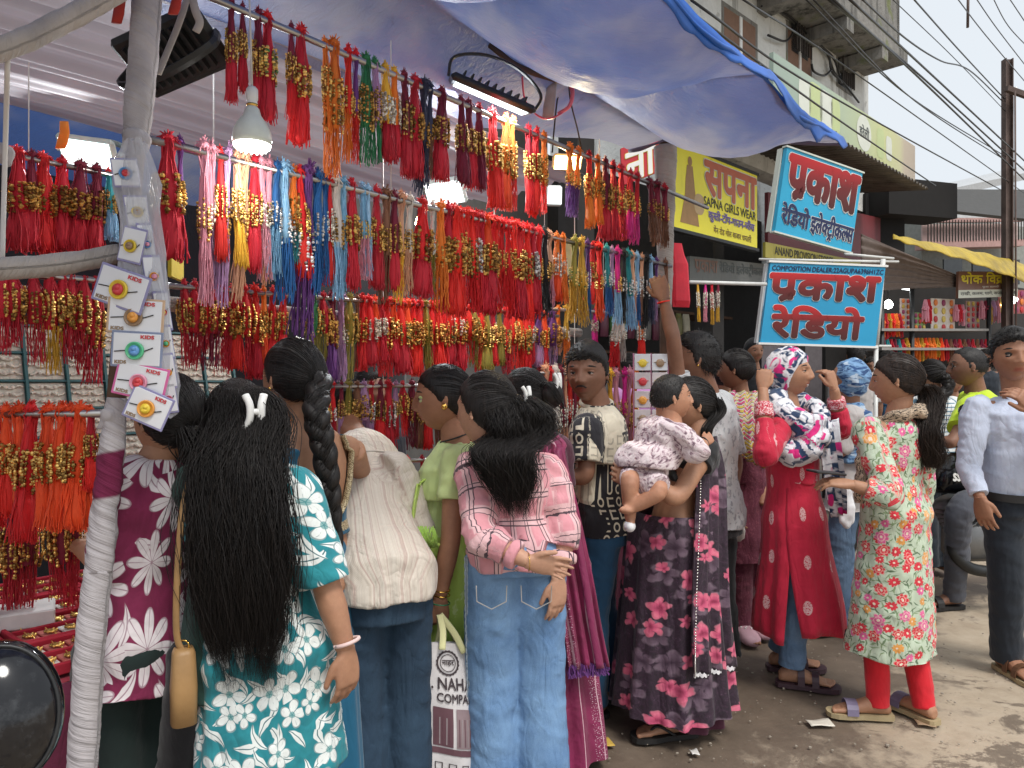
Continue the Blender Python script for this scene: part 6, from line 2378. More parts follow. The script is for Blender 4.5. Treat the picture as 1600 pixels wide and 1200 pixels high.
o_, u_, v_, n_ = fr
v_ = UP * v_.length
letter(t, fr, 'सपना', (.36, .52, .98, .93), PR['brick'], .035, PR['light'], .02)
letter(t, fr, 'SAPNA GIRLS WEAR', (.35, .37, .98, .485), PR['black'], .012)
letter(t, fr, 'कुर~ती-टॉप-गाउन-जींस', (.40, .185, .96, .345), PR['purple'], .03, PR['white'], .02)
letter(t, fr, 'मेन रोड गोल बाजार धमतरी', (.46, .055, .92, .155), PR['brown'], .008)
sk, dr = plain('print_brown_dress', (.36, .2, .07), .5), plain('print_tan', (.52, .36, .18), .5)
disc(t, fr, .20, .85, .022, .06, sk, .003, 'print_head')
mb = MB()
mb.add([fr[0] + fr[1] * a + fr[2] * b + fr[3] * .002 for a, b in ((.17, .80), (.23, .80), (.245, .62), (.26, .45), (.30, .08), (.10, .08), (.15, .45), (.155, .62))], [tuple(range(7, -1, -1))])
mb.build('print_dress', sk, t)
disc(t, fr, .30, .36, .055, .13, dr, .003, 'print_dress', 20, 2.5)
disc(t, fr, .02, .22, .03, .10, PR['black'], .002, 'print_mark', 4, 1.0)
t, fr = board('tilted blue Hindi signboard with large red letters, higher of the two beside the yellow one', 'signboard', W(1211, 361, 5.5), W(1330, 394, 5.85), W(1230, 230, 5.5), vinyl('cyan_vinyl', (.025, .38, .62), .4, .13), .035, PR['light'], .012)
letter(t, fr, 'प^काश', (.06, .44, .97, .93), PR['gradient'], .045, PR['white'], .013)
letter(t, fr, 'रेिडयो', (.05, .12, .39, .36), PR['navy'], .035, PR['white'], .013)
letter(t, fr, 'इलेक~ट^ीकल~स', (.42, .06, .985, .36), PR['navy'], .03, PR['white'], .025)
t, fr = board('straight blue Hindi signboard on white pipes with a line of black capitals on top', 'signboard', W(1188, 535, 5.0), W(1368, 541, 5.06), W(1204, 410, 5.0), vinyl('blue_vinyl', (.02, .32, .57), .4, .13), .03, PR['white'], .014)
letter(t, fr, 'COMPOSITION DEALER:22AGUPA6396H1ZC', (.02, .905, .985, .965), PR['navy'], .02)
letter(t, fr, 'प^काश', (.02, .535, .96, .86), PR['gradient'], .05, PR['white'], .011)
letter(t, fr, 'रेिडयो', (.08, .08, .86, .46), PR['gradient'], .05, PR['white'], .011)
pipe = plain('white_pipe', (.62, .62, .6), .35)
for a, b, r in ((W(1380, 405, 5.08), W(1368, 560, 5.08), .016), (W(1369, 540, 5.07), W(1366, 1000, 5.07), .014), (W(1320, 397, 5.3), W(1396, 404, 5.4), .010), (W(1186, 405, 5.06), W(1404, 409, 5.1), .008), (W(1078, 441, 4.6), W(1197, 444, 4.75), .012), (W(1190, 538, 5.03), W(1392, 541, 5.09), .009)):
	mb = MB()
	mb.tube([a, b], r, 10)
	if r == .014:
		pp = thing('sign_post', 'thin white pipe post under the right edge of the lower blue signboard', 'post', Vector((b.x, b.y, 0)))
		mb.build('pipe', pipe, pp, True)
	elif abs(a.x - W(1078, 441, 4.6).x) < .01:
		tag(mb.build('white_rail', pipe, None, True, loc=a), 'white horizontal pipe with a few yellow bundles left of the blue signboards', 'rail')
	else:
		mb.build('pipe', pipe, t, True)
for i, (px, c, tl) in enumerate(((1090, 'mustard', 'yellow'), (1102, 'magenta', 'pink'), (1112, 'crimson', 'mustard'), (1122, 'maroon', 'mustard'))):
	p = W(px, 441, 4.6 + (px - 1078) / 119 * .15)
	b = bundle(p, .26, c, 'pearl', 'double', tl, None, .8, 'white pipe', 0, True)
label_bundles()
t, fr = board('red signboard fragment with white and yellow Hindi letters under the far tarpaulin edge', 'signboard', W(972, 290, 5.2), W(1031, 268, 5.25), W(970, 232, 5.2), vinyl('red_vinyl', (.5, .02, .03)), .02)
letter(t, fr, 'ना', (.12, .05, .88, .78), PR['white'], .02, PR['yellow'], .012)
t, fr = board('old grey shop board with faded Hindi lettering below the yellow signboard', 'signboard', BP(1078, 438, .10), BP(1200, 446, .10), BP(1078, 400, .10), vinyl('grey_vinyl', (.16, .165, .16), .6, .25), .04)
letter(t, fr, 'प^काश', (.05, .35, .32, .9), plain('print_faded_red', (.25, .15, .12)), .02)
letter(t, fr, 'रेिडयो इलेक~ट^ीकल~स', (.35, .35, .97, .9), PR['grey'], .02)
t, fr = board('narrow yellow board lettered ANAND PROVISION STORES behind the blue signboards', 'signboard', BP(1196, 402, .3), BP(1345, 428, .3), BP(1196, 378, .3), vinyl('dull_yellow_vinyl', (.42, .36, .06), .5, .3), .03)
letter(t, fr, 'ANAND PROVISION STORES', (.08, .30, .66, .85), PR['black'], .012)
t, fr = board('maroon metal shutter panel behind the tilted blue signboard', 'shutter', BP(1200, 395, .16), BP(1378, 415, .16), BP(1200, 300, .16), vinyl('maroon_metal', (.17, .025, .03), .5, .3), .04, name='shutter')
sh = thing('shop_shelf', 'dark shop shelf with hanging green and brown packets under the grey board', 'shelf', BS(.6, -1.0, 0))
mb = MB()
for z in (1.15, 1.75, 2.25):
	mb.slab(BS(-.8, -1.3, z), D2 * 3.4, N2 * .5, .03)
mb.build('shelf_board', M['wood_dark'], sh)
pkm = [plain('packet_' + n, c, .4) for n, c in (('green', (.06, .16, .04)), ('brown', (.14, .06, .03)), ('olive', (.16, .15, .04)), ('plum', (.14, .03, .06)), ('grey', (.2, .19, .18)), ('cream', (.4, .36, .26)))]
pk = MB()
pk.loft([ring_pts(Vector((0, 0, z)), Vector((1, 0, 0)), Vector((0, 1, 0)), w, d, 10, 3) for z, w, d in ((-.17, .05, .004), (-.16, .058, .02), (-.05, .06, .03), (.1, .055, .022), (.16, .05, .004))])
pme = pk.mesh('packet', smooth=True)
pme.materials.append(pkm[0])
for r_, z in ((0, 2.05), (1, 1.42)):
	for i in range(12):
		o = part_from('packet', pme, sh, BS(-.2 + i * .15, -.75, z) - sh.location)
		o.rotation_euler = (0, 0, math.atan2(D2.y, D2.x) + rnd.uniform(-.2, .2))
		o.material_slots[0].link = 'OBJECT'
		o.material_slots[0].material = pkm[rnd.randrange(6)]
cn = thing('shop_counter', 'grey shop counter and lower front below the grey board', 'counter', BS(.6, .2, 0))
mb = MB()
mb.slab(BS(-.8, -.1, 0), D2 * 3.0, UP * .95, -.35)
mb.build('front', plain('grey_counter', (.16, .16, .17), .6), cn)
mb = MB()
mb.slab(BS(-.82, -.12, .952), D2 * 3.04, N2 * .4, .03)
mb.build('top', plain('counter_top', (.3, .29, .28), .4), cn)
def FD(px, py, dy=0.0):
	return W(px, py, 8.6 + (px - 1380) / 230 * 2.0 + dy)
far = thing('far_stall', 'far stall across the lane with brown cloth roof and dark inside', 'stall', Vector((4.9, 9.6, 0)))
mb = MB()
a, b = FD(1290, 600, 1.2), FD(1760, 600, 1.6)
a.z = b.z = 0
mb.slab(a, b - a, UP * 2.9, -.05)
mb.build('back_wall', M['dark_void'], far)
mb = MB()
L_ = [FD(1345, 372), FD(1420, 392), FD(1500, 430), FD(1520, 438)]
mb.sheet(lambda u, v: FD(lerp(1345, 1510, u), lerp(lerp(365, 436, u), lerp(455, 448, u), v) + 1.5 * math.sin(v * 40 + u * 3), .02 * math.sin(v * 40 + u * 5) + .3 * v * 0), 40, 60)
o = mb.build('cloth_roof', plain('brown_grey_cloth', (.15, .115, .10), .9), far, True)
o.modifiers.new('thickness', 'SOLIDIFY').thickness = .01
mb = MB()
for px in (1378, 1425, 1545):
	q = FD(px, 600, .1)
	mb.tube([Vector((q.x, q.y, 0)), Vector((q.x, q.y, 2.6))], .03, 8)
mb.build('post', M['dark_metal'], far, True)
mb = MB()
for py in (517, 547):
	p, q = FD(1378, py), FD(1545, py)
	mb.slab(p, q - p, Vector((-.1, .35, 0)), .03)
mb.build('shelf_board', plain('grey_shelf', (.25, .24, .23)), far)
mb = MB()
p, q = FD(1376, 600, -.02), FD(1600, 600, -.02)
p.z = q.z = .0
mb.slab(p, q - p, UP * 1.25, -.06)
mb.build('front_skirt', F['wine'], far)
tb = thing('fluorescent_tube', 'lit fluorescent tube in the far stall right of the lower blue signboard', 'lamp', FD(1400, 449))
mb = MB()
mb.tube([FD(1380, 446, .3), FD(1424, 452, .3)], .016, 8)
mb.build('tube', emis('tube_lit', (.95, 1, 1), 6), tb, True)
mb = MB()
p, q = FD(1380, 443, .32), FD(1424, 449, .32)
mb.tube([p, q], .022, 4)
mb.build('fitting', M['white_plastic'], tb)
for px, py, s, lab in ((1388, 476, .055, 'glowing white bulb under the fluorescent tube in the far stall'), (1582, 468, .07, 'glowing white lamp at the right edge of the far stalls'), (1568, 476, .04, 'small warm lamp beside the white lamp of the far stalls')):
	c = FD(px, py, .2)
	t = thing('light_bulb', lab, 'light bulb', c)
	mb = MB()
	mb.lathe(c, [(.001, -s), (s * .7, -s * .7), (s, 0), (s * .7, s * .6), (s * .35, s)], 14)
	mb.build('glass', emis('far_bulb_lit', (1, .98, .9) if s > .05 else (1, .75, .3), 6), t, True)
	mb = MB()
	mb.tube([c + UP * s, c + UP * .5], .006, 5)
	mb.build('wire', M['black_plastic'], t)
disc_cols = [plain('disc_' + n, c, .5) for n, c in (('red', (.45, .03, .03)), ('orange', (.65, .18, .03)), ('gold', (.55, .4, .08)), ('plum', (.25, .03, .1)))]
for nm, x0, y0, x1, y1, nc, nr, cc, lab in (('sheet', 1455, 466, 1492, 518, 3, 4, (.62, .56, .5), 'pale display sheet with rows of round red and gold pieces in the far stall'),
											('sheet', 1509, 470, 1531, 513, 3, 5, (.32, .22, .2), 'narrow dark display sheet with red round pieces in the far stall'),
											('sheet', 1407, 466, 1422, 517, 2, 6, (.6, .5, .46), 'slim pale display strip with small red pieces beside the green one'),
											('sheet', 1421, 488, 1446, 516, 4, 3, (.2, .32, .12), 'green display sheet on the shelf of the far stall'),
											('sheet', 1560, 452, 1600, 490, 5, 3, (.3, .08, .08), 'dark red display sheet at the right edge of the far stalls')):
	bl, br, tl = FD(x0, y1, .25), FD(x1, y1, .25), FD(x0, y0, .25)
	t = thing('display_sheet', lab, 'display sheet', bl)
	u, v = br - bl, tl - bl
	n = u.cross(v).normalized()
	mb = MB()
	mb.slab(bl - n * .01, u, v, .01)
	mb.build('backing', plain('sheet_backing', cc, .7), t)
	for i in range(nc):
		for j in range(nr):
			c = bl + u * ((i + .5) / nc) + v * ((j + .5) / nr)
			mb = MB()
			rr = min(u.length / nc, v.length / nr) * .4
			mb.lathe(c, [(rr, .002), (rr, .012), (rr * .4, .02), (.001, .02)], 10, n)
			mb.build('round_piece', disc_cols[rnd.randrange(4)], t)
rn = random.Random(12)
sets = []
for k in range(4):
	mb = MB()
	for i in range(16):
		a = rn.uniform(0, 6.28)
		r_ = rn.random() ** .5 * .035
		mb.tube([(math.cos(a) * .01, math.sin(a) * .01, 0), (math.cos(a) * r_, math.sin(a) * r_, -.1), (math.cos(a) * r_ * 1.3, math.sin(a) * r_, -.24 + rn.uniform(-.03, .03))], .008, 4)
	for i in range(14):
		a = rn.uniform(0, 6.28)
		mb.ball((math.cos(a) * .034, math.sin(a) * .03, rn.uniform(-.14, -.07)), .012, 6, 4)
	me = mb.mesh('string')
	me.materials.append(M['steel'])
	sets.append(me)
n_ = 0
for (x0, x1, y, step, cols, where) in ((1378, 1406, 500, 5.5, ('scarlet', 'orange', 'crimson', 'mustard'), 'upper left shelf'), (1446, 1456, 478, 5, ('crimson', 'pink'), 'left sheet gap'), (1416, 1474, 538, 6, ('orange', 'mustard', 'vermilion', 'orange'), 'orange lower run'),
		(1380, 1416, 540, 6, ('crimson', 'maroon', 'teal'), 'lower left run'), (1494, 1508, 486, 5, ('crimson', 'pink'), 'right sheet gap'), (1534, 1560, 480, 6, ('lilac', 'pink', 'maroon', 'mustard'), 'upper right run'), (1478, 1550, 540, 7, ('maroon', 'crimson', 'brown'), 'lower right run')):
	x = x0
	i = 0
	while x < x1:
		i += 1
		c = cols[i % len(cols)]
		o = bpy.data.objects.new('hanging_string', sets[rn.randrange(4)])
		COL.objects.link(o)
		o.location = FD(x, y - 10, .15)
		o.scale = (1, 1, rn.uniform(.8, 1.25))
		o.material_slots[0].link = 'OBJECT'
		o.material_slots[0].material = THREAD[c]
		tag(o, f'small {c} thread string in the far stall, {ordinal(i)} of {where}', 'thread string', 'thread strings hanging in the far stalls')
		x += step
t, fr = board('brown signboard with yellow Hindi heading hung on the far stall', 'signboard', FD(1497, 466, -.15), FD(1590, 463, -.15), FD(1498, 424, -.15), vinyl('brown_vinyl', (.2, .10, .07)), .03)
letter(t, fr, 'थोक ििवक^ेता'.replace('िि', 'ि'), (.04, .52, .95, .97), PR['yellow'], .03)
mb = MB()
mb.slab(fr[0] + fr[3] * .002, fr[1], fr[2] * .30, .002)
mb.build('pale_strip', PR['light'], t)
letter(t, fr, 'राखी, कलम, धागे, सजावट, पूजा', (.03, .06, .97, .25), PR['black'], .01, lift=.006)
letter(t, fr, 'पूजा सामग्री'.replace('ग्री', 'ग^ी'), (.38, .35, .66, .46), PR['white'], .01)
mb = MB()
ya = crom([FD(1395, 371, -.2), FD(1440, 379, -.3), FD(1500, 389, -.3), FD(1560, 402, -.3), FD(1625, 420, -.3)], 8)
yb = crom([FD(1395, 374, -.5), FD(1440, 388, -.75), FD(1500, 405, -.8), FD(1560, 426, -.8), FD(1625, 450, -.8)], 8)
mb.sheet(lambda u, v: ya[min(32, int(u * 32 + .01))].lerp(yb[min(32, int(u * 32 + .01))], v) + UP * (.035 * math.sin(v * 3.1) + .012 * math.sin(u * 40 + v * 6)), 32, 10)
me = mb.mesh('yellow_tarpaulin', smooth=True)
o = bpy.data.objects.new('yellow_tarpaulin', me)
g = G('yellow_tarp')
g.set(g.ramp(g.noise(g.pos(), 3, 5), [(.3, (.30, .21, .03)), (.6, (.52, .37, .03)), (.8, (.42, .35, .2))]), .5)
g.bump(g.noise(g.pos(), 9, 4), .6, .05)
me.materials.append(g.m)
me.polygons.foreach_set('use_smooth', [True] * len(me.polygons))
COL.objects.link(o)
o.modifiers.new('thickness', 'SOLIDIFY').thickness = .01
tag(o, 'yellow tarpaulin edge sagging over the far stall', 'tarpaulin')
mb = MB()
mb.sheet(lambda u, v: W(lerp(1335, 1600, u), lerp(lerp(300, 300, u), lerp(318, 346, u), v), lerp(10.5, 12.4, u) + (1 - v) * 1.6), 60, 4)
o = mb.build('tin_roof', plain('dark_tin_roof', (.06, .058, .055), .7, .2), None, False, loc=W(1470, 320, 11))
o.modifiers.new('thickness', 'SOLIDIFY').thickness = .05
tag(o, 'dark tin roof edge over the far lane beneath the wires', 'roof')
mb = MB()
mb.slab(W(1340, 345, 10.4), W(1445, 352, 11) - W(1340, 345, 10.4), UP * .5, .5)
mb.slab(W(1336, 440, 10.4), W(1396, 440, 10.6) - W(1336, 440, 10.4), UP * 1.2, .2)
o = mb.build('dark_overhang', plain('shade_black_overhang', (.012, .011, .011), .95), None, loc=W(1390, 330, 10.6))  # near black puts the shade under the awning into the colour
tag(o, 'dark awning overhang with shade in its colour beyond the tilted blue signboard', 'overhang')
pb = thing('pink_building', 'pink building with a grilled balcony far beyond the yellow tarpaulin', 'building', W(1530, 600, 16))
pk = plain('pink_plaster', (.42, .26, .24), .9)
mb = MB()
p, q = W(1440, 600, 15), W(1660, 600, 17)
p.z = q.z = 0
mb.slab(p, q - p, UP * 4.9, -1.2)
mb.build('wall', plain('grey_green_plaster', (.25, .26, .24), .9), pb)
p, q = W(1450, 388, 14.6), W(1600, 384, 15.6)
mb = MB()
mb.slab(p, q - p, UP * .14, -.3)
mb.slab(p + UP * .52, q - p, UP * .08, -.1)
mb.build('balcony', pk, pb)
mb = MB()
mb.slab(p + UP * .14 + Vector((0, .2, 0)), q - p, UP * .38, -.03)
mb.build('balcony_panel', plain('pale_pink_panel', (.5, .38, .36), .9), pb)
mb = MB()
for i in range(34):
	c = p.lerp(q, i / 33)
	mb.tube([c + UP * .12, c + UP * .56], .014, 4)
mb.build('grille', iron, pb)
mb = MB()
for i in range(3):
	c = W(1475 + i * 45, 405, 14.8)
	mb.slab(c, Vector((.4, .05, 0)), UP * -.5, .04)
mb.build('window', pane_m, pb)
pw = thing('pale_building', 'pale grey building with a low sloping roof on the right beyond the electric pole', 'building', W(1540, 600, 26))
p, q = W(1475, 600, 25), W(1760, 600, 28)
p.z = q.z = 0
mb = MB()
mb.slab(p, q - p, UP * 7.8, -3)
mb.build('wall', plain('pale_grey_plaster', (.5, .51, .52), .9), pw)
mb = MB()
mb.add([W(1462, 300, 24.8), W(1640, 262, 27.8), W(1640, 250, 30), W(1480, 286, 28)], [(0, 1, 2, 3)])
o = mb.build('roof', plain('pale_tin', (.42, .43, .44), .6), pw)
o.modifiers.new('thickness', 'SOLIDIFY').thickness = .25
fs = thing('lane_end_shops', 'dim shop fronts closing the lane behind the crowd', 'building', Vector((9, 16, 0)))
mb = MB()
mb.slab(Vector((3.0, 18.5, 0)), Vector((16, 2, 0)), UP * 3.4, -.3)
mb.build('wall', plain('dim_front', (.12, .11, .11), .9), fs)
mb = MB()
for i in range(7):
	mb.slab(Vector((3.6 + i * 1.9, 18.35 + i * .24, .3)), Vector((1.4, .17, 0)), UP * 2.1, .05)
mb.build('shutter', plain('dull_shutter', (.16, .14, .15), .6), fs)
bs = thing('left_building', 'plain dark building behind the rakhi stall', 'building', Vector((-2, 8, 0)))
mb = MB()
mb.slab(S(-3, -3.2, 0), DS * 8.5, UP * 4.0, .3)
mb.build('wall', plain('dark_grey_plaster', (.11, .105, .1), .9), bs)  # one even dark grey wall colour
ep = thing('electric_pole', 'rusty steel electric pole with cross arm at the right', 'utility pole', W(1574, 600, 10.0) - UP * CAM_H)
q = W(1574, 600, 10.0)
q.z = 0
mb = MB()
mb.box(q + UP * 2.95, (.10, .012, 5.72))
mb.box(q + UP * 2.95 + Vector((-.046, 0, 0)), (.012, .1, 5.72))
mb.box(q + UP * 2.95 + Vector((.046, 0, 0)), (.012, .1, 5.72))
rust = plain('rusty_steel', (.12, .085, .075), .75, .3, .35, 5)
mb.build('pole', rust, ep)
mb = MB()
c = W(1574, 154, 9.9)
mb.box(c + Vector((.35, -.01, 0)), (.9, .06, .07), Matrix.Rotation(.22, 3, 'Y') @ Matrix.Rotation(.2, 3, 'Z'))
mb.build('cross_arm', rust, ep)
mb = MB()
for dx in (.1, .5):
	mb.lathe(c + Vector((dx, -.02, .05)), [(.02, 0), (.035, .02), (.02, .05), (.03, .07), (.01, .1)], 10)
mb.build('insulator', M['white_plastic'], ep, True)
dp = MB()
dp.tube([W(1512, 43, 9), W(1513, -30, 9)], .016, 8)
o = dp.build('hanging_pipe', rust, None, True, loc=W(1512, 0, 9))
tag(o, 'short length of pipe hanging from the top edge among the wires', 'pipe')
mb = MB()
mb.tube([W(1586, 142, 9.6), W(1588, 600, 9.6)], .012, 6)
o = mb.build('thin_pipe', rust, None, True, loc=W(1587, 300, 9.6))
tag(o, 'thin upright pipe just right of the electric pole', 'pipe')
wires = [(.010, (1080, 0, 3.4), (1290, 145, 5.6), (1570, 300, 10.5)), (.010, (1040, -10, 3.2), (1300, 180, 5.6), (1462, 290, 9)), (.008, (1150, -8, 3.6), (1330, 110, 6), (1612, 310, 11)), (.008, (1250, -10, 4.5), (1420, 150, 7), (1572, 245, 10.0)), (.008, (1262, -10, 4.5), (1430, 158, 7), (1573, 252, 10)),
		(.013, (1284, -10, 4.6), (1440, 120, 7.2), (1610, 275, 10.5)), (.013, (1292, -10, 4.6), (1450, 135, 7.2), (1612, 292, 10.5)), (.013, (1318, -10, 4.6), (1470, 130, 7.3), (1612, 262, 10.5)), (.010, (1340, -8, 4.8), (1415, 60, 6), (1470, 95, 7), (1515, 110, 8), (1566, 158, 10)), (.006, (1385, -10, 6), (1490, 90, 8), (1572, 175, 10)),
		(.010, (1420, -10, 6), (1500, 80, 8), (1570, 155, 10)), (.008, (1490, -10, 7), (1540, 55, 8.5), (1612, 140, 10.5)), (.008, (1520, -10, 8), (1558, 45, 9), (1612, 115, 10.5)), (.008, (1548, -10, 8), (1575, 40, 9), (1612, 80, 10)), (.008, (1572, -10, 8.5), (1592, 20, 9), (1612, 50, 9.5))]
for i, w_ in enumerate(wires):
	mb = MB()
	q_ = [W(*a) for a in w_[1:]]
	mb.tube(crom(q_, 8), w_[0] * .72, 5)
	o = mb.build('overhead_wire', M['black_plastic'], None, True, loc=q_[1])
	tag(o, f"{'thick' if w_[0] > .011 else 'thin'} black overhead wire, {ordinal(i + 1)} from the left along the top edge", 'wire', 'overhead wires across the sky')
V = Vector
DOWN = V((0, 0, -1))
def bangle(parent, c, axis, r, mat, th=.003, name='bangle', n=20):
	ax = V(axis).normalized()
	a = ax.orthogonal().normalized()
	b = ax.cross(a)
	mb = MB()
	mb.tube([V(c) + a * (math.cos(6.2832 * k / n) * r) + b * (math.sin(6.2832 * k / n) * r) for k in range(n + 1)], th, 6)
	return mb.build(name, mat, parent, True)
def hang(k=.35, s=None, n=None, t=None, d=None):
	h = {'d': d or (0.02, -.05, -1), 'n': n or (0, -1, 0), 't': t or (-1, 0, 0), 'curl': k}
	if s:
		h['s'] = s
	return h
def long_haired_woman():
	Y = 1.55
	p = Person('woman with very long loose black hair, white claw clip and teal white-flowered tunic', Y=Y, neck=(382, 758), pelvis=(420, 1010, 1.55), yaw=-28, head=(370, 665), hyaw=-35,
		hs=.105, sw=.148, bulk=1.08, arms={'R': {'sh': (462, 768, 1.53), 'el': (510, 915, 1.5), 'wr': (541, 1018, 1.49), 'hand': hang(.45, .9, (.75, -.6, .1), (-.5, -.8, .1), (.06, 0, -1))},
										'L': {'sh': (338, 770, 1.62), 'el': (330, 900, 1.7), 'wr': (330, 940, 1.85)}},
		feet={'L': {'at': (390, 1.58), 'd': (-.45, .9)}, 'R': {'at': (470, 1.55), 'd': (-.3, .95)}})
	p.body()
	p.top(F['teal'], hem_z=.47, hem_w=.185, hem_d=.15, hem_c=W(426, 1100, 1.55), whole=True, sleeves={'R': dict(upto=1.02, r0=.066, r1=.066), 'L': dict(upto=1.0, r0=.066, r1=.066)}, ease=.012, name='tunic', vfold=.007, wrinkle=.0035)
	p.trousers(F['teal'], (.08, .075, .075), vox=.012)
	H = p.H
	back = -H.f
	hair_cap(p.root, H, M['hair'], .09, knot=(.05, -.9, .3), strands=420, seed=4, nape=-.6)
	S0 = H.w(0, -.75, .35)
	guide = [H.w(0, -.05, .98), H.w(0, -.62, .72), H.w(.02, -.98, .1), W(370, 735, 1.425), W(371, 830, 1.40), W(377, 930, 1.40), W(384, 1045, 1.41)]
	long_hair(p.root, guide, [(0, .03), (.1, .058), (.22, .072), (.35, .082), (.55, .098), (.75, .106), (.9, .096), (1.0, .07)], [(0, .012), (.1, .022), (.25, .035), (.4, .045), (.8, .036), (1, .022)], M['hair'], n=3200,
		wave=.011, freq=19, rs=.00085, seed=11, side=(1, -.1, 0), out=(.1, -1, .1), core=.82, tips=(.78, 1.09), steps=22, name='hair', flare=.12)
	claw_clip(p.root, H.w(.02, -1.32, .36), H.r, H.u, back, 1.3)
	bangle(p.root, W(542, 1003, 1.49), W(541, 1018, 1.49) - W(512, 915, 1.5), .029, cloth('pale_pink_cord', (.75, .55, .52)), .0045, 'bracelet')
	return p
def maroon_flower_woman():
	p = Person('woman in maroon tunic with large white flowers, standing just behind the cloth-wrapped pole', Y=1.8, neck=(252, 715), pelvis=(222, 990, 1.8), yaw=-48, head=(266, 655), hyaw=-58,
		hs=.105, sw=.15, arms={'L': {'sh': (196, 752, 1.72), 'el': (172, 885, 1.72), 'wr': (122, 852, 1.98), 'hand': {'d': (-.55, .8, .25), 'n': (-.2, -.6, .8), 't': (.5, .2, .8), 'curl': .7, 's': .9}},
		'R': {'sh': (300, 755, 1.9), 'el': (310, 880, 2.0), 'wr': (290, 860, 2.2)}},
		feet={'L': {'at': (200, 1.85), 'd': (-.7, .7)}, 'R': {'at': (250, 1.9), 'd': (-.6, .8)}})
	p.body()
	p.top(F['maroon_big'], hem_z=.665, hem_w=.16, hem_d=.13, hem_c=W(222, 1000, 1.8), whole=True, sleeves={'L': dict(upto=1.1, r0=.07, r1=.064), 'R': dict(upto=1.1, r0=.07, r1=.06)}, ease=.012, name='tunic', vfold=.006, wrinkle=.004)
	p.trousers(F['bottle'], (.095, .1, .1), vox=.012)
	H = p.H
	hair_cap(p.root, H, M['hair'], .1, knot=(0, -.95, -.15), strands=300, seed=5, nape=-.6)
	long_hair(p.root, [H.w(0, -.9, -.1), H.w(.12, -1.12, -.55), H.w(.2, -1.05, -1.0), H.w(.1, -.75, -1.35)], [(0, .04), (.4, .055), (1, .03)], [(0, .03), (.4, .045), (1, .02)], M['hair'], n=260, wave=.006, seed=6, side=H.r, out=-H.f, tips=(.8, 1.02))
	mb = MB()
	mb.box(W(112, 845, 2.08), (.012, .075, .14), Matrix.Rotation(.5, 3, 'Y') @ Matrix.Rotation(-.9, 3, 'X'), .004)
	tag(mb.build('mobile_phone', M['dark_metal'], None, loc=W(112, 845, 2.08)), 'dark mobile phone held over the counter by the woman in maroon', 'phone')
def dark_green_woman():
	p = Person('woman in dark green top, mostly hidden between the maroon and the teal tunics', Y=1.78, neck=(372, 716), pelvis=(368, 1000, 1.78), yaw=-40, head=(376, 668), hyaw=-45, hs=.09, sw=.12, bulk=.82,
		arms={'L': {'el': (350, 880, 1.78), 'wr': (362, 900, 1.95)}}, feet={'L': {'at': (290, 1.85), 'd': (-.6, .8)}, 'R': {'at': (330, 1.8), 'd': (-.6, .8)}})
	p.body(hands=False)
	p.top(F['dark_green'], hem_z=.66, hem_w=.115, hem_d=.11, sleeves={'L': dict(upto=1.15)}, whole=True, name='tunic')
	p.trousers(F['black_cloth'], (.09, .09, .085), vox=.013)
	hair_cap(p.root, p.H, M['hair'], .09, strands=120, seed=9)
	c = W(287, 1072, 1.64)
	t = thing('shoulder_bag', 'tan leather shoulder bag with long strap beside the teal tunic', 'bag', c)
	mb = MB()
	rr = []
	for z, w, d in ((-.085, .02, .02), (-.08, .027, .03), (0, .028, .034), (.075, .024, .026), (.085, .02, .02)):
		rr.append(ring_pts(c + UP * z, V((.85, .5, 0)), V((-.5, .85, 0)), w, d, 20, 4))
	mb.loft(rr)
	leather = plain('tan_leather', (.33, .19, .075), .5, 0, .15, 10, .2, 120)
	mb.build('bag_body', leather, t, True)
	mb = MB()
	mb.tube(crom([c + UP * .07, W(276, 990, 1.635), W(277, 900, 1.63), W(285, 800, 1.64), W(300, 735, 1.68)], 6), .008, 8, flat=.35)
	mb.build('strap', leather, t, True)
	bangle(t, c + UP * .09, (0, 1, 0), .012, M['gold'], .002, 'buckle')
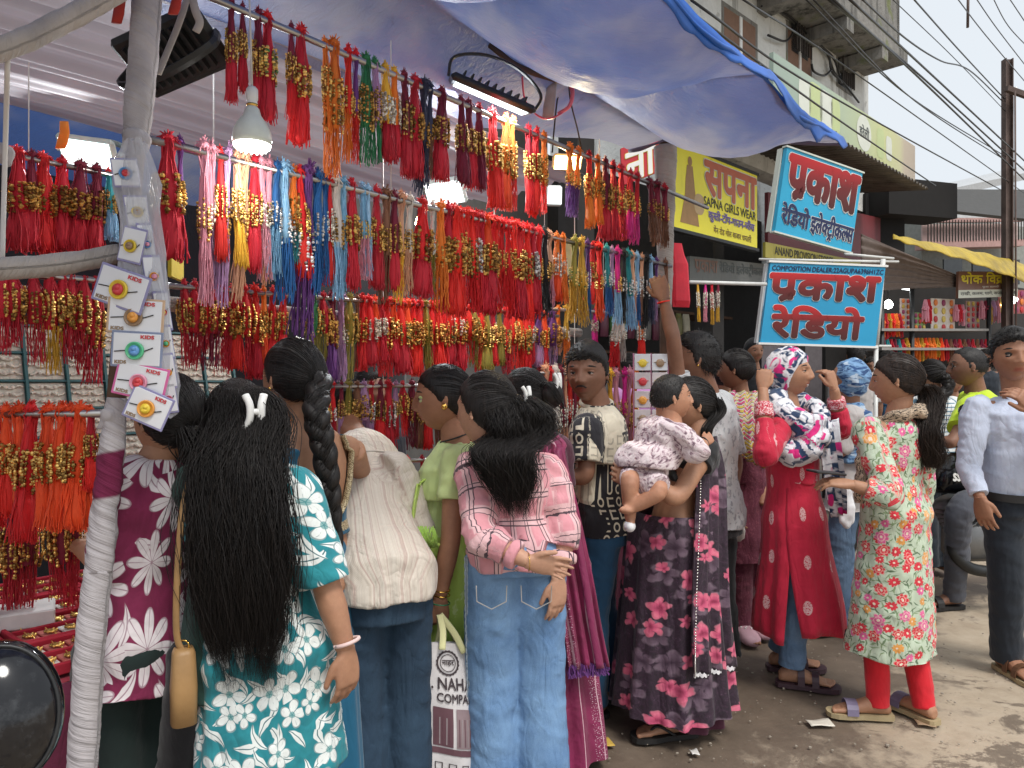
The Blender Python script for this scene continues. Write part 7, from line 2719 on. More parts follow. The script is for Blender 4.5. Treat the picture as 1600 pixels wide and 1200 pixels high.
def braid_woman():
	Y = 1.95
	p = Person('woman with thick long braid and bare back in blue blouse with gold trim', Y=Y, neck=(474, 660), pelvis=(478, 905, 1.98), yaw=-44, head=(459, 592), hyaw=-52, hs=.11, sw=.15, skin='brown',
		arms={'L': {'sh': (446, 700, 1.88), 'el': (428, 830, 1.86), 'wr': (400, 800, 2.1)}, 'R': {'sh': (550, 704, 2.08), 'el': (566, 745, 2.3), 'wr': (555, 725, 2.5)}},
		feet={'L': {'at': (460, 2.0), 'd': (-.7, .7)}, 'R': {'at': (505, 2.02), 'd': (-.7, .7)}})
	p.body(torso=1.0)
	rg = p.rings(.30, .90, .008, 26)
	n = 72
	mb = MB()
	idx = {}
	edge = {}
	for i, (c, r, f, a, b) in enumerate(rg):
		t = lerp(.30, .90, i / 26)
		w = interp([(.36, 0.0), (.42, .55), (.52, .85), (.7, 1.02), (.9, .95)], t) if t >= .36 else -1
		ps = ring_pts(c, r, f, a + .002, b + .002, n)
		for k in range(n):
			th = math.atan2(math.cos(2 * math.pi * k / n), -math.sin(2 * math.pi * k / n))
			if abs(th) >= w:
				idx[(i, k)] = len(mb.v)
				mb.v.append(tuple(ps[k]))
		if w > 0:
			for sd in (-1, 1):
				k = (n * 3 / 4 + sd * w / 6.2832 * n)
				k0 = int(k) % n
				edge.setdefault(sd, []).append(ps[k0].lerp(ps[(k0 + 1) % n], k - int(k)))
	for i in range(26):
		for k in range(n):
			q = [(i, k), (i, (k + 1) % n), (i + 1, (k + 1) % n), (i + 1, k)]
			if all(x in idx for x in q):
				mb.f.append(tuple(idx[x] for x in q))
	o = mb.build('blouse', F['teal_blue'], p.root, True)
	s = o.modifiers.new('thickness', 'SOLIDIFY')
	s.thickness = .004
	s.offset = 1
	mb = MB()
	line = list(reversed(edge[-1])) + edge[1]
	mb.tube(crom(line, 3), .0105, 8, flat=.45, ref=(0, -1, 0))
	c, r, f, a, b = rg[1]
	ps = ring_pts(c, r, f, a + .006, b + .006, 48)
	mb.loft([ps, ring_pts(rg[4][0], rg[4][1], rg[4][2], rg[4][3] + .006, rg[4][4] + .006, 48)], cap=False)
	mb.build('gold_trim', F['gold_trim'], p.root, True)
	for sd in ('L',):
		P, rr = p.sleeve(sd, .75, .052, .049)
		garment('sleeve', F['teal_blue'], p.root, (), [(P[1:], rr[1:])], .009)
	bz = p.pel
	skirt('sari', F['teal_blue'], p.root, [(p.sp(.28), p.r, p.f, .122, .1), (p.sp(0), p.r, p.f, .15, .125), (V((bz.x, bz.y, .5)), p.r, p.f, .155, .14), (V((bz.x, bz.y, .05)), p.r, p.f, .18, .17)], folds=11, amp=.014)
	H = p.H
	hair_cap(p.root, H, M['hair'], .085, knot=(.15, -.95, -.1), strands=360, seed=7, nape=-.55)
	braid(p.root, [H.w(.2, -.85, .05), W(494, 645, 1.82), W(506, 700, 1.80), W(514, 765, 1.80), W(520, 830, 1.80), W(527, 905, 1.82)], [(0, .029), (.15, .03), (.5, .027), (.85, .021), (1, .008)], M['hair'], 3)
	mb = MB()
	for i in range(5):
		mb.ball(H.w(-.15 + .09 * i, -.35 + .05 * (i % 2), 1.06 - .02 * i), .0045, 8, 6)
	mb.build('hair_pin', M['silver'], p.root, True)
	mb = MB()
	mb.ball(H.w(-.74, -.05, -.25), .006, 8, 6)
	mb.build('earring', M['gold'], p.root, True)
	mb = MB()
	mb.tube(crom([p.neck + p.r * -.055 + UP * .012 - p.f * .02, p.neck - p.f * .058 - UP * .012, p.neck + p.r * .055 + UP * .012 - p.f * .02], 5), .0016, 5)
	mb.build('necklace', M['gold'], p.root, True)
def bending_woman():
	p = Person('person in cream striped shirt and dark jeans bending over the counter', Y=2.0, neck=(556, 688, 2.42), pelvis=(598, 905, 2.02), yaw=-38, head=(528, 640, 2.52), hyaw=-45, hpitch=-40, hs=.105, sw=.15,
		byaw=-22, bulk=.98, arms={'R': {'sh': (618, 735, 2.25), 'el': (653, 822, 2.25), 'wr': (650, 845, 2.5), 'hand': {'d': (-.5, .8, -.2), 'n': (0, 0, 1), 't': (-.8, -.5, 0), 'curl': .5}},
		'L': {'sh': (530, 735, 2.28), 'el': (505, 830, 2.4), 'wr': (500, 800, 2.6)}},
		feet={'L': {'at': (574, 2.02), 'd': (-.4, .9)}, 'R': {'at': (636, 2.06), 'd': (-.2, .95)}})
	p.body()
	p.top(F['stripe'], hem=-.06, hem_z=.755, hem_w=.152, hem_d=.135, sleeves={'R': dict(upto=1.25, r0=.072, r1=.062, r2=.055), 'L': dict(upto=1.25, r0=.072, r1=.062, r2=.055)}, ease=.022, vfold=.007, wrinkle=.004)
	p.trousers(F['denim_dark'], (.09, .085, .088), folds=.003, waist=-.02, hip=.9)
	hair_cap(p.root, p.H, M['hair'], .09, strands=150, seed=12)
	c, r, f, a, b = p.rings(.7, .8, .024, 1)[0]
	mb = MB()
	mb.tube([c + r * (a * math.sin(q) * 1.01) - f * (b * math.cos(q) * 1.02) for q in np.linspace(-1.35, 1.35, 16)], .0028, 5)
	mb.build('yoke_seam', cloth('cream_seam', (.5, .45, .4)), p.root, True)
def lime_sari_woman():
	Y = 2.45
	p = Person('woman in lime green sari seen in profile with gold earring', Y=Y, neck=(712, 690), pelvis=(692, 905, 2.47), yaw=-75, head=(694, 622), hyaw=-92, hpitch=-4, hs=.111, sw=.145, skin='mid',
		arms={'L': {'sh': (712, 722, 2.33), 'el': (704, 842, 2.27), 'wr': (687, 935, 2.27), 'hand': {'d': (-.05, .05, -1), 'n': (.3, -.9, 0), 't': (-1, -.2, .1), 'curl': 1.15, 's': .92}},
		'R': {'sh': (705, 715, 2.58), 'el': (660, 800, 2.6), 'wr': (640, 780, 2.75)}},
		feet={'L': {'at': (690, 2.45), 'd': (-1, .1)}, 'R': {'at': (700, 2.58), 'd': (-1, .1)}})
	p.body()
	p.top(F['lime_pale'], hem=.3, sleeves={'L': dict(upto=.55, r0=.06, r1=.06), 'R': dict(upto=.55, r0=.06, r1=.06)}, ease=.010, name='blouse')
	b = p.pel
	skirt('sari', F['lime'], p.root, [(p.sp(.36), p.r, p.f, .13, .11), (p.sp(.12), p.r, p.f, .152, .135), (p.sp(-.05), p.r, p.f, .168, .145), (V((b.x, b.y, .5)), p.r, p.f, .18, .17), (V((b.x, b.y, .04)), p.r, p.f, .24, .23)], folds=12, amp=.016)
	drape('pallu', F['lime'], p.root, [(p.neck + V((.04, -.06, -.02)), p.neck + V((-.02, .14, -.02))), (p.neck + V((-.10, -.11, -.13)), p.neck + V((-.13, .1, -.13))), (W(655, 760, 2.3), W(648, 770, 2.5)), (W(650, 830, 2.27), W(640, 830, 2.48)), (W(690, 850, 2.26), W(665, 860, 2.32))], nu=18, folds=3, amp=.007)
	mb = MB()
	rn = random.Random(4)
	for i in range(40):
		q = W(rn.uniform(652, 680), 825 + rn.uniform(-4, 4), 2.24)
		mb.tube([q, q + V((rn.uniform(-.012, .012), -.004, -.025)), q + V((rn.uniform(-.018, .018), 0, -.058))], .0016, 4)
	mb.build('tassel', cloth('green_fringe', (.3, .5, .08)), p.root, True)
	H = p.H
	hair_cap(p.root, H, M['hair'], .075, knot=(0, -.98, -.1), strands=260, seed=14)
	mb = MB()
	mb.ball(H.w(0, -1.08, -.12), (.042, .042, .045), 14, 10)
	mb.build('hair_bun', M['hair'], p.root, True)
	H.features(p.root)
	mb = MB()
	mb.lathe(H.w(-.75, -.03, -.25), [(.002, -.004), (.009, -.003), (.011, 0), (.009, .003), (.002, .005)], 14, -H.r)
	mb.build('earring', M['gold'], p.root, True)
	mb = MB()
	mb.tube(crom([p.neck + V((-.05, -.035, .0)), p.neck + V((.0, -.06, .015)), p.neck + V((.045, -.02, .03))], 4), .003, 5)
	mb.build('necklace_cord', M['sole_black'], p.root, True)
	wr = W(687, 935, 2.27)
	for i, (dz, m) in enumerate(((.012, M['gold']), (.028, M['gold']), (-.014, plain('green_glass_bangle', (.03, .2, .1), .2)))):
		bangle(p.root, wr + V((.004, 0, dz)), (.08, 0, 1), .029, m, .0022)
def plaid_woman():
	Y = 2.05
	p = Person('woman in pink plaid shirt and blue jeans with both hands behind her back', Y=Y, neck=(792, 702), pelvis=(806, 862, 2.05), yaw=-14, head=(760, 640), hyaw=-52, hs=.113, sw=.142, skin='light', bulk=.92,
		arms={'L': {'sh': (738, 733, 2.05), 'el': (752, 838, 1.92), 'wr': (826, 878, 1.875), 'hand': {'d': (1, .1, -.18), 'n': (.05, 1, .2), 't': (.1, -.2, 1), 'curl': .22, 's': .86, 'spread': .16, 'thumb': .2}},
		'R': {'sh': (858, 735, 2.08), 'el': (880, 842, 2.03), 'wr': (872, 905, 1.99), 'hand': hang(.3, .92, (.6, -.8, 0), (-.8, -.5, 0), (-.02, .02, -1))}},
		feet={'L': {'at': (774, 2.07), 'd': (-.2, 1)}, 'R': {'at': (846, 2.07), 'd': (.1, 1)}})
	p.body()
	p.top(F['plaid'], hem=-.17, sleeves={'L': dict(upto=1.62, r0=.064, r1=.056, r2=.045), 'R': dict(upto=1.3, r0=.064, r1=.056, r2=.049)}, ease=.018, vfold=.006, wrinkle=.006)
	for sd, t_, r_ in (('R', .33, .05), ('L', .6, .044)):
		mb = MB()
		s, e, w = p.arm(sd)
		q = e.lerp(w, t_)
		mb.tube([q, q + (w - e).normalized() * .03], [r_, r_ + .002], 16)
		me = voxel(mb, .006, 3)
		set_attr(me, 'pat', get_co(me))
		place_mesh('cuff', me, F['plaid'], p.root)
	jm = F['denim']
	p.trousers(jm, (.094, .091, .104), folds=.003)
	st = plain('jeans_stitching', (.35, .33, .3), .8)
	for cx in (768, 838):
		pts = [W(cx - 24, 915, 1.905), W(cx - 23, 940, 1.90), W(cx, 952, 1.895), W(cx + 23, 940, 1.90), W(cx + 24, 915, 1.905)]
		mb = MB()
		mb.tube(pts, .0016, 5)
		mb.build('pocket_stitching', st, p.root)
	mb = MB()
	kn, an = p.knee('L'), p.ankle('L')
	hp = p.pel + p.br * -.078
	line = [hp + V((-.078, -.05, -.0)), hp.lerp(kn, .5) + V((-.076, -.042, 0)), kn + V((-.070, -.042, 0)), kn.lerp(an, .5) + V((-.076, -.04, 0)), an + V((-.084, -.03, -.02))]
	for k in range(3):
		P = crom(line, 22)
		mb.tube([q + V((math.sin(i * .8 + k * 2.1) * .004, math.cos(i * 1.6 + k * 4.2) * .003, 0)) for i, q in enumerate(P)], .003, 5)
	mb.build('side_braid', plain('pale_denim_braid', (.3, .36, .42), .9), p.root, True)
	H = p.H
	hair_cap(p.root, H, M['hair'], .10, knot=(.25, -.9, .3), strands=360, seed=21, nape=-.6)
	long_hair(p.root, [H.w(.2, -.75, .45), H.w(.25, -1.1, .0), H.w(.25, -1.12, -.6), W(785, 705, 1.905), W(797, 750, 1.90), W(806, 800, 1.915)], [(0, .06), (.25, .085), (.5, .088), (.75, .074), (1, .036)],
		[(0, .03), (.3, .045), (.6, .04), (1, .016)], M['hair'], n=1500, wave=.014, freq=15, rs=.0009, seed=23, side=(1, -.1, 0), out=(.1, -1, 0), tips=(.78, 1.08))
	long_hair(p.root, [H.w(-.2, -.6, .2), H.w(-.35, -.95, -.35), H.w(-.4, -.9, -.9), W(735, 730, 1.93)], [(0, .05), (.5, .05), (1, .03)], [(0, .03), (.5, .03), (1, .012)], M['hair'], n=500, wave=.009, freq=10, rs=.0009,
		seed=25, side=(1, -.1, 0), out=(.1, -1, 0), tips=(.7, 1.05))
	claw_clip(p.root, H.w(.28, -1.12, .38), H.r, H.u, (-H.f * .9 + H.r * .25).normalized(), 1.0)
	mb = MB()
	bangle(p.root, W(826, 878, 1.875), (1, .1, 0), .0265, M['gold'], .0012, 'bracelet')
def maroon_sari_woman():
	Y = 2.75
	p = Person('woman in magenta and maroon sari with hair bun held by a white clip', Y=Y, neck=(830, 668), pelvis=(858, 880, 2.78), yaw=-48, head=(820, 622), hyaw=-55, hs=.105, sw=.15, skin='brown',
		arms={'R': {'sh': (872, 702, 2.8), 'el': (885, 790, 2.85), 'wr': (850, 800, 3.0)}, 'L': {'sh': (792, 698, 2.7), 'el': (780, 790, 2.75), 'wr': (770, 780, 2.95)}},
		feet={'L': {'at': (850, 2.8), 'd': (-.8, .6)}, 'R': {'at': (884, 2.83), 'd': (-.8, .6), 'z': .088}})
	p.body()
	p.top(F['plum'], hem=.25, sleeves={'R': dict(upto=.7), 'L': dict(upto=.7)}, name='blouse')
	b = p.pel
	skirt('sari', F['maroon_sari'], p.root, [(p.sp(.4), p.r, p.f, .13, .11), (p.sp(0), p.r, p.f, .17, .15), (V((b.x, b.y, .5)), p.r, p.f, .175, .165), (V((b.x + .02, b.y, .03)), p.r, p.f, .2, .2)], folds=10, amp=.012, spiral=1.5)
	nk = p.neck
	rows = [(nk + V((-.07, -.02, -.03)), nk + V((.06, .03, -.005))), (nk + V((-.01, -.105, -.07)), nk + V((.125, -.05, -.055))), (W(832, 720, 2.62), W(884, 712, 2.66)), (W(850, 800, 2.59), W(905, 800, 2.63)),
			(W(868, 900, 2.56), W(925, 900, 2.60)), (W(880, 980, 2.55), W(938, 980, 2.6)), (W(888, 1046, 2.55), W(950, 1040, 2.6))]
	drape('pallu', F['maroon_sari'], p.root, rows, nu=40, folds=4, amp=.011)
	mb = MB()
	R_ = crom([q[1] for q in rows], 8)
	L_ = crom([q[0] for q in rows], 8)
	o = MB()
	o.loft([[l.lerp(r, .72) + V((-.004, -.022, 0)) for l, r in zip(L_, R_)], [l.lerp(r, .92) + V((-.004, -.022, 0)) for l, r in zip(L_, R_)]], cap=False, closed=False)
	bo = o.build('border', f_motif('silver_thread_border', (.2, .012, .07), (.62, .45, .52), 130, .5, .5), p.root, True)
	m = bo.modifiers.new('thickness', 'SOLIDIFY')
	m.thickness = .003
	rn = random.Random(8)
	mb = MB()
	for i in range(150):
		q = L_[-1].lerp(R_[-1], rn.random()) + V((0, rn.uniform(-.014, .014), .012))
		mb.tube([q, q + V((rn.uniform(-.01, .01), 0, -.02)), q + V((rn.uniform(-.014, .014), 0, -.042))], .0016, 3)
	mb.build('fringe', THREAD['purple'], p.root)
	H = p.H
	hair_cap(p.root, H, M['hair'], .085, knot=(.05, -.95, .15), strands=280, seed=31)
	mb = MB()
	mb.ball(H.w(.05, -1.08, .12), (.045, .045, .05), 14, 10)
	for k in range(60):
		a = rn.uniform(0, 6.28)
		c = H.w(.05, -1.08, .12)
		mb.tube([c + V((math.cos(a + j * .5) * .045, math.sin(a + j * .3) * .045, .05 * math.sin(a * 2 + j * .6))) for j in range(5)], .0014, 3, cap=False)
	mb.build('hair_bun', M['hair'], p.root, True)
	claw_clip(p.root, H.w(.05, -1.25, .55), H.r, H.u, -H.f, 1.1)
	mb = MB()
	mb.tube(crom([nk + V((-.045, -.025, .012)), nk + V((.012, -.055, .012)), nk + V((.05, -.01, .02))], 4), .003, 5)
	mb.build('necklace_cord', M['sole_black'], p.root, True)
	sandal(p.root, p.ankle('R'), (-.8, .6), 1, kind='flip')
	sandal(p.root, p.ankle('L'), (-.8, .6), 1, kind='flip')
def black_shirt_man():
	Y = 3.1
	p = Person('man in black and cream printed shirt and blue trousers looking back at us', Y=Y, neck=(932, 634, 3.1), pelvis=(940, 812, 3.12), yaw=-88, head=(918, 583, 3.06), hyaw=-158, hpitch=-2, hs=.115, sw=.17, male=True, skin='dark',
		arms={'L': {'sh': (918, 672, 2.96), 'el': (915, 742, 2.92), 'wr': (862, 752, 3.02)}, 'R': {'sh': (940, 668, 3.26), 'el': (920, 740, 3.35), 'wr': (880, 740, 3.4)}},
		feet={'L': {'at': (928, 3.1), 'd': (-.9, -.3)}, 'R': {'at': (955, 3.25), 'd': (-1, .1)}})
	p.body()
	p.top(F['bw'], hem=-.13, sleeves={'L': dict(upto=.78, r0=.075, r1=.072), 'R': dict(upto=.78, r0=.075, r1=.07)}, ease=.022, seam=1, ru=.17)
	p.trousers(F['trouser_blue'], (.095, .078, .066))
	mb = MB()
	mb.tube(crom([p.neck + V((math.cos(a) * .066, math.sin(a) * .06, .012 + .02 * math.sin(a))) for a in [k * .6283 for k in range(11)]], 3), .011, 8)
	me = voxel(mb, .006, 2)
	set_attr(me, 'pat', get_co(me))
	place_mesh('collar', me, F['bw'], p.root)
	short_hair(p.root, p.H, M['hair_short'], .19, 1300, .034, 33, front=.48)
	p.H.features(p.root, look=(.05, 0))
	mb = MB()
	for sd in (-1, 1):
		mb.tube([p.H.w(0, .93, -.43), p.H.w(sd * .1, .92, -.435), p.H.w(sd * .2, .85, -.50)], [.01 * p.H.s * 3, .009 * p.H.s * 3, .003], 6, flat=.4)
	mb.build('moustache', M['hair_short'], p.root, True)
	for s_ in ('L', 'R'):
		sandal(p.root, p.ankle(s_), p.feet[s_]['d'], 1.05, kind='cross')
def sari_mother():
	p = Person('woman in dark plum sari with pink flowers carrying a toddler on her hip', Y=3.0, neck=(1094, 684, 3.0), pelvis=(1050, 815, 3.0), yaw=-78, head=(1080, 632, 3.02), hyaw=-95, hs=.107, sw=.15, skin='brown',
		arms={'L': {'sh': (1104, 705, 2.87), 'el': (1058, 776, 2.72), 'wr': (998, 752, 2.74), 'hand': {'d': (-.8, .35, .25), 'n': (-.2, -1, 0), 't': (0, 0, 1), 'curl': .55, 's': .95}},
		'R': {'sh': (1085, 700, 3.13), 'el': (1030, 760, 3.15), 'wr': (990, 740, 3.0)}},
		feet={'L': {'at': (1066, 2.93), 'd': (-1, -.18)}, 'R': {'at': (1090, 3.1), 'd': (-1, -.1)}})
	p.body(torso=.95)
	p.top(F['black_cloth'], hem=.45, sleeves={'L': dict(upto=.35, r0=.055, r1=.055), 'R': dict(upto=.4)}, ease=.006, name='blouse')
	b = p.pel
	sk = [(p.sp(.13), p.r, p.f, .155, .15), (p.sp(-.05), p.r, p.f, .175, .185), (V((b.x, b.y, .55)), p.r, p.f, .185, .205), (V((b.x, b.y, .22)), p.r, p.f, .2, .235), (V((b.x + .0, b.y, .10)), p.r, p.f, .21, .245)]
	skirt('sari', F['dark_sari'], p.root, sk, folds=12, amp=.017, seam=1, seed=.7)
	skirt('petticoat', F['plum'], p.root, [(V((b.x + .01, b.y, .5)), p.r, p.f, .14, .16), (V((b.x + .03, b.y, .055)), p.r, p.f, .15, .185)], folds=8, amp=.01)
	rows = [(W(1085, 690, 2.9), W(1118, 682, 3.05)), (W(1092, 740, 2.84), W(1132, 740, 3.0)), (W(1090, 830, 2.8), W(1136, 830, 2.95)), (W(1086, 930, 2.77), W(1140, 930, 2.92)), (W(1084, 1020, 2.75), W(1146, 1010, 2.9)), (W(1084, 1056, 2.75), W(1148, 1040, 2.9))]
	drape('pallu', F['dark_sari'], p.root, rows, nu=36, folds=3, amp=.013)
	mb = MB()
	bl, br = rows[-1]
	q = [bl.lerp(br, i / 120) + V((0, .012 * math.sin(i * .16), -.006 - .007 * abs(math.sin(i * .35)))) for i in range(121)]
	mb.loft([[x + UP * .014 for x in q], q], cap=False, closed=False)
	mb.build('lace_hem', F['lace'], p.root).modifiers.new('thickness', 'SOLIDIFY').thickness = .003
	mb = MB()
	L_ = crom([r[0] for r in rows], 40)
	for i in range(0, len(L_), 2):
		mb.ball(L_[i] + V((.004, -.006, 0)), .0038, 6, 4)
	mb.build('beaded_edge', M['silver'], p.root, True)
	H = p.H
	hair_cap(p.root, H, M['hair'], .085, knot=(0, -.98, -.1), strands=220, seed=41)
	long_hair(p.root, [H.w(0, -.8, .3), H.w(0, -1.02, -.3), W(1103, 670, 2.98), W(1103, 705, 2.97)], [(0, .05), (.5, .052), (1, .04)], [(0, .035), (1, .02)], M['hair'], n=260, wave=.002, seed=42, side=(.2, 1, 0), out=(1, -.2, 0), tips=(.9, 1.0))
	sandal(p.root, p.ankle('L'), (-1, -.18), 1.02, kind='flip')
	sandal(p.root, p.ankle('R'), (-1, -.1), 1.02, kind='flip')
	bangle(p.root, p.ankle('L') + UP * .018, (0, 0, 1), .04, M['silver'], .005, 'anklet')
	bangle(p.root, W(1001, 752, 2.74), (1, -.4, 0), .028, M['gold'], .002)
	q = Person('toddler in pale pink printed outfit held on the hip of the plum sari woman', Y=2.8, neck=(1046, 660, 2.78), pelvis=(1012, 725, 2.78), yaw=62, head=(1048, 622, 2.77), hyaw=84, hpitch=6, hs=.083, sw=.085, bulk=.72, skin='baby',
		arms={'R': {'sh': (1062, 678, 2.70), 'el': (1088, 704, 2.68), 'wr': (1100, 692, 2.72), 'hand': {'d': (.7, .5, .4), 'n': (.5, -.7, .4), 't': (0, .3, 1), 'curl': .7, 's': .55}},
		'L': {'sh': (1036, 678, 2.86), 'el': (1070, 712, 2.92), 'wr': (1090, 700, 2.95)}})
	q.body(torso=.85, legs=False)
	q.top(F['baby'], hem=-.1, sleeves={'R': dict(upto=1.35, r0=.05, r1=.054, r2=.046, inset=.02), 'L': dict(upto=1.2, r0=.044, r1=.042, r2=.04, inset=.02)}, ease=.022, name='shirt', vox=.007, wrinkle=.005, seam=1, ru=.1)
	pl = q.pel
	mb = MB()
	mb.ball(pl + V((-.005, -.01, -.03)), (.085, .085, .072), 16, 12)
	for q_ in ([pl + V((-.01, -.05, -.05)), W(1030, 762, 2.66)], [pl + V((-.05, .0, -.05)), W(990, 752, 2.70)]):
		mb.tube(q_, [.058, .05], 14)
	me = voxel(mb, .007, 4)
	co = get_co(me)
	set_co(me, co + get_no(me) * (.005 * vnoise(co * 36))[:, None])
	set_attr(me, 'pat', co * 1.0)
	place_mesh('shorts', me, F['baby'], q.root)
	mb = MB()
	P, rr = limb_eval([pl + V((-.01, -.05, -.05)), W(1030, 766, 2.66), W(1005, 784, 2.67), W(986, 794, 2.68)], [.04, .034, .028, .021])
	mb.tube(P, rr, 12)
	P, rr = limb_eval([pl + V((-.05, .0, -.05)), W(985, 752, 2.70), W(984, 785, 2.70), W(985, 812, 2.71)], [.045, .038, .028, .02])
	mb.tube(P, rr, 12)
	mb.ball(W(980, 797, 2.67), (.032, .02, .016), 10, 8)
	mb.ball(W(985, 818, 2.70), (.018, .022, .022), 10, 8)
	me = voxel(mb, .006, 4)
	set_attrf(me, 'lip', np.zeros(len(me.vertices)))
	place_mesh('leg', me, SKIN['baby'], q.root)
	mb = MB()
	mb.ball(W(984, 822, 2.70), (.022, .028, .022), 10, 8)
	mb.build('sock', F['white_cloth'], q.root, True)
	short_hair(q.root, q.H, M['hair_short'], .075, 900, .012, 43, front=.62, nape=-.35, rs=.0012)
	q.H.features(q.root)
	bangle(q.root, W(1100, 692, 2.72), (.8, .5, .3), .021, M['sole_black'], .003)
def reaching_man():
	p = Person('man in grey printed shirt stretching one arm up to the hanging threads', Y=3.55, neck=(1104, 615, 3.55), pelvis=(1116, 800, 3.55), yaw=-50, head=(1087, 562, 3.52), hyaw=-82, hpitch=8, hs=.115, sw=.17, male=True, skin='dark',
		arms={'L': {'sh': (1062, 628, 3.42), 'el': (1052, 530, 3.34), 'wr': (1037, 466, 3.38), 'hand': {'d': (-.25, .3, 1), 'n': (-.3, -1, 0), 't': (-.8, .3, .2), 'curl': .7}},
		'R': {'el': (1150, 720, 3.7), 'wr': (1140, 790, 3.65)}},
		feet={'L': {'at': (1105, 3.6), 'd': (-.8, .6)}, 'R': {'at': (1135, 3.65), 'd': (-.8, .6)}})
	p.body()
	p.top(F['grey_print'], hem=-.15, sleeves={'L': dict(upto=.5, r0=.07, r1=.065), 'R': dict(upto=.9, r0=.07, r1=.065)}, ease=.022)
	p.trousers(F['black_cloth'], (.09, .08, .075))
	short_hair(p.root, p.H, M['hair_short'], .17, 1400, .036, 51, front=.5, lift=.45)
	p.H.features(p.root)
	bangle(p.root, W(1037, 472, 3.38), (-.2, 0, 1), .027, THREAD['scarlet'], .004, 'wrist_thread')
	mb = MB()
	mb.ball(p.H.w(-.74, -.05, -.25), .005, 8, 6)
	mb.build('earring', M['gold'], p.root, True)
def wine_dress_woman():
	p = Person('woman in wine red dress with yellow and pink chevron scarf and pink clogs', Y=4.1, neck=(1158, 622), pelvis=(1166, 780, 4.1), yaw=165, head=(1150, 577, 4.08), hyaw=-60, hs=.107, sw=.15, skin='mid',
		arms={'R': {'sh': (1136, 640, 4.02), 'el': (1142, 735, 3.98), 'wr': (1148, 795, 3.93), 'hand': hang(.8, .9, (-1, -.3, 0), (.2, -1, 0), (.1, -.1, -1))}, 'L': {'el': (1200, 720, 4.1), 'wr': (1190, 790, 4.0)}},
		feet={'R': {'at': (1156, 4.08), 'd': (.1, -1)}, 'L': {'at': (1176, 4.18), 'd': (.2, -1)}})
	p.body()
	p.top(F['wine'], hem_z=.42, hem_w=.18, hem_d=.15, sleeves={'R': dict(upto=1.4), 'L': dict(upto=1.2)}, name='dress', seam=-1)
	p.trousers(F['wine'], (.09, .08, .075))
	hair_cap(p.root, p.H, M['hair'], .09, strands=160, seed=55)
	drape('scarf', F['scarf_yellow'], p.root, [(W(1132, 612, 3.98), W(1200, 612, 4.05)), (W(1129, 650, 3.9), W(1196, 655, 3.92)), (W(1132, 690, 3.9), W(1192, 700, 3.9)), (W(1160, 715, 3.9), W(1200, 735, 3.92))], nu=24, folds=4, amp=.014)
	for s_ in ('R', 'L'):
		g = p.ankle(s_)
		d = V((.1, -1, 0)).normalized()
		mb = MB()
		rr = []
		for q, w, h, z in ((-.07, .03, .02, .03), (-.05, .04, .03, .035), (.02, .045, .045, .045), (.1, .052, .04, .042), (.16, .05, .03, .035), (.19, .03, .015, .026)):
			rr.append(ring_pts(V((g.x, g.y, 0)) + d * q + UP * z, V((1, .1, 0)), UP, w, h, 18, 2.6))
		mb.loft(rr)
		cl = mb.build('clog', M['croc_pink'], p.root, True)
		mb = MB()
		for i in range(5):
			mb.ball(V((g.x, g.y, .08)) + d * (.09 + .02 * (i % 2)) + V((-.03 + .015 * i, 0, .002)), .005, 8, 6)
		mb.build('charm', M['white_plastic'], cl, True)
		mb = MB()
		mb.tube(crom([V((g.x - .045, g.y - .02, .05)), V((g.x, g.y - .035, .095)), V((g.x + .045, g.y - .02, .05))], 4), .008, 8)
		mb.build('clog_strap', M['croc_pink'], cl, True)
	c = W(1153, 828, 3.88)
	mb = MB()
	mb.loft([ring_pts(c + UP * z, V((.8, -.6, 0)), V((.6, .8, 0)), w, d, 12) for z, w, d in ((-.06, .012, .006), (-.04, .035, .014), (0.0, .04, .018), (.03, .032, .012), (.045, .02, .005))])
	tag(mb.build('snack_packet', f_motif('yellow_white_packet', (.7, .68, .62), (.75, .42, .03), 22, .5, .35), None, True, loc=c), 'crumpled yellow and white snack packet in the hand of the wine red dress woman', 'packet')
	o = None
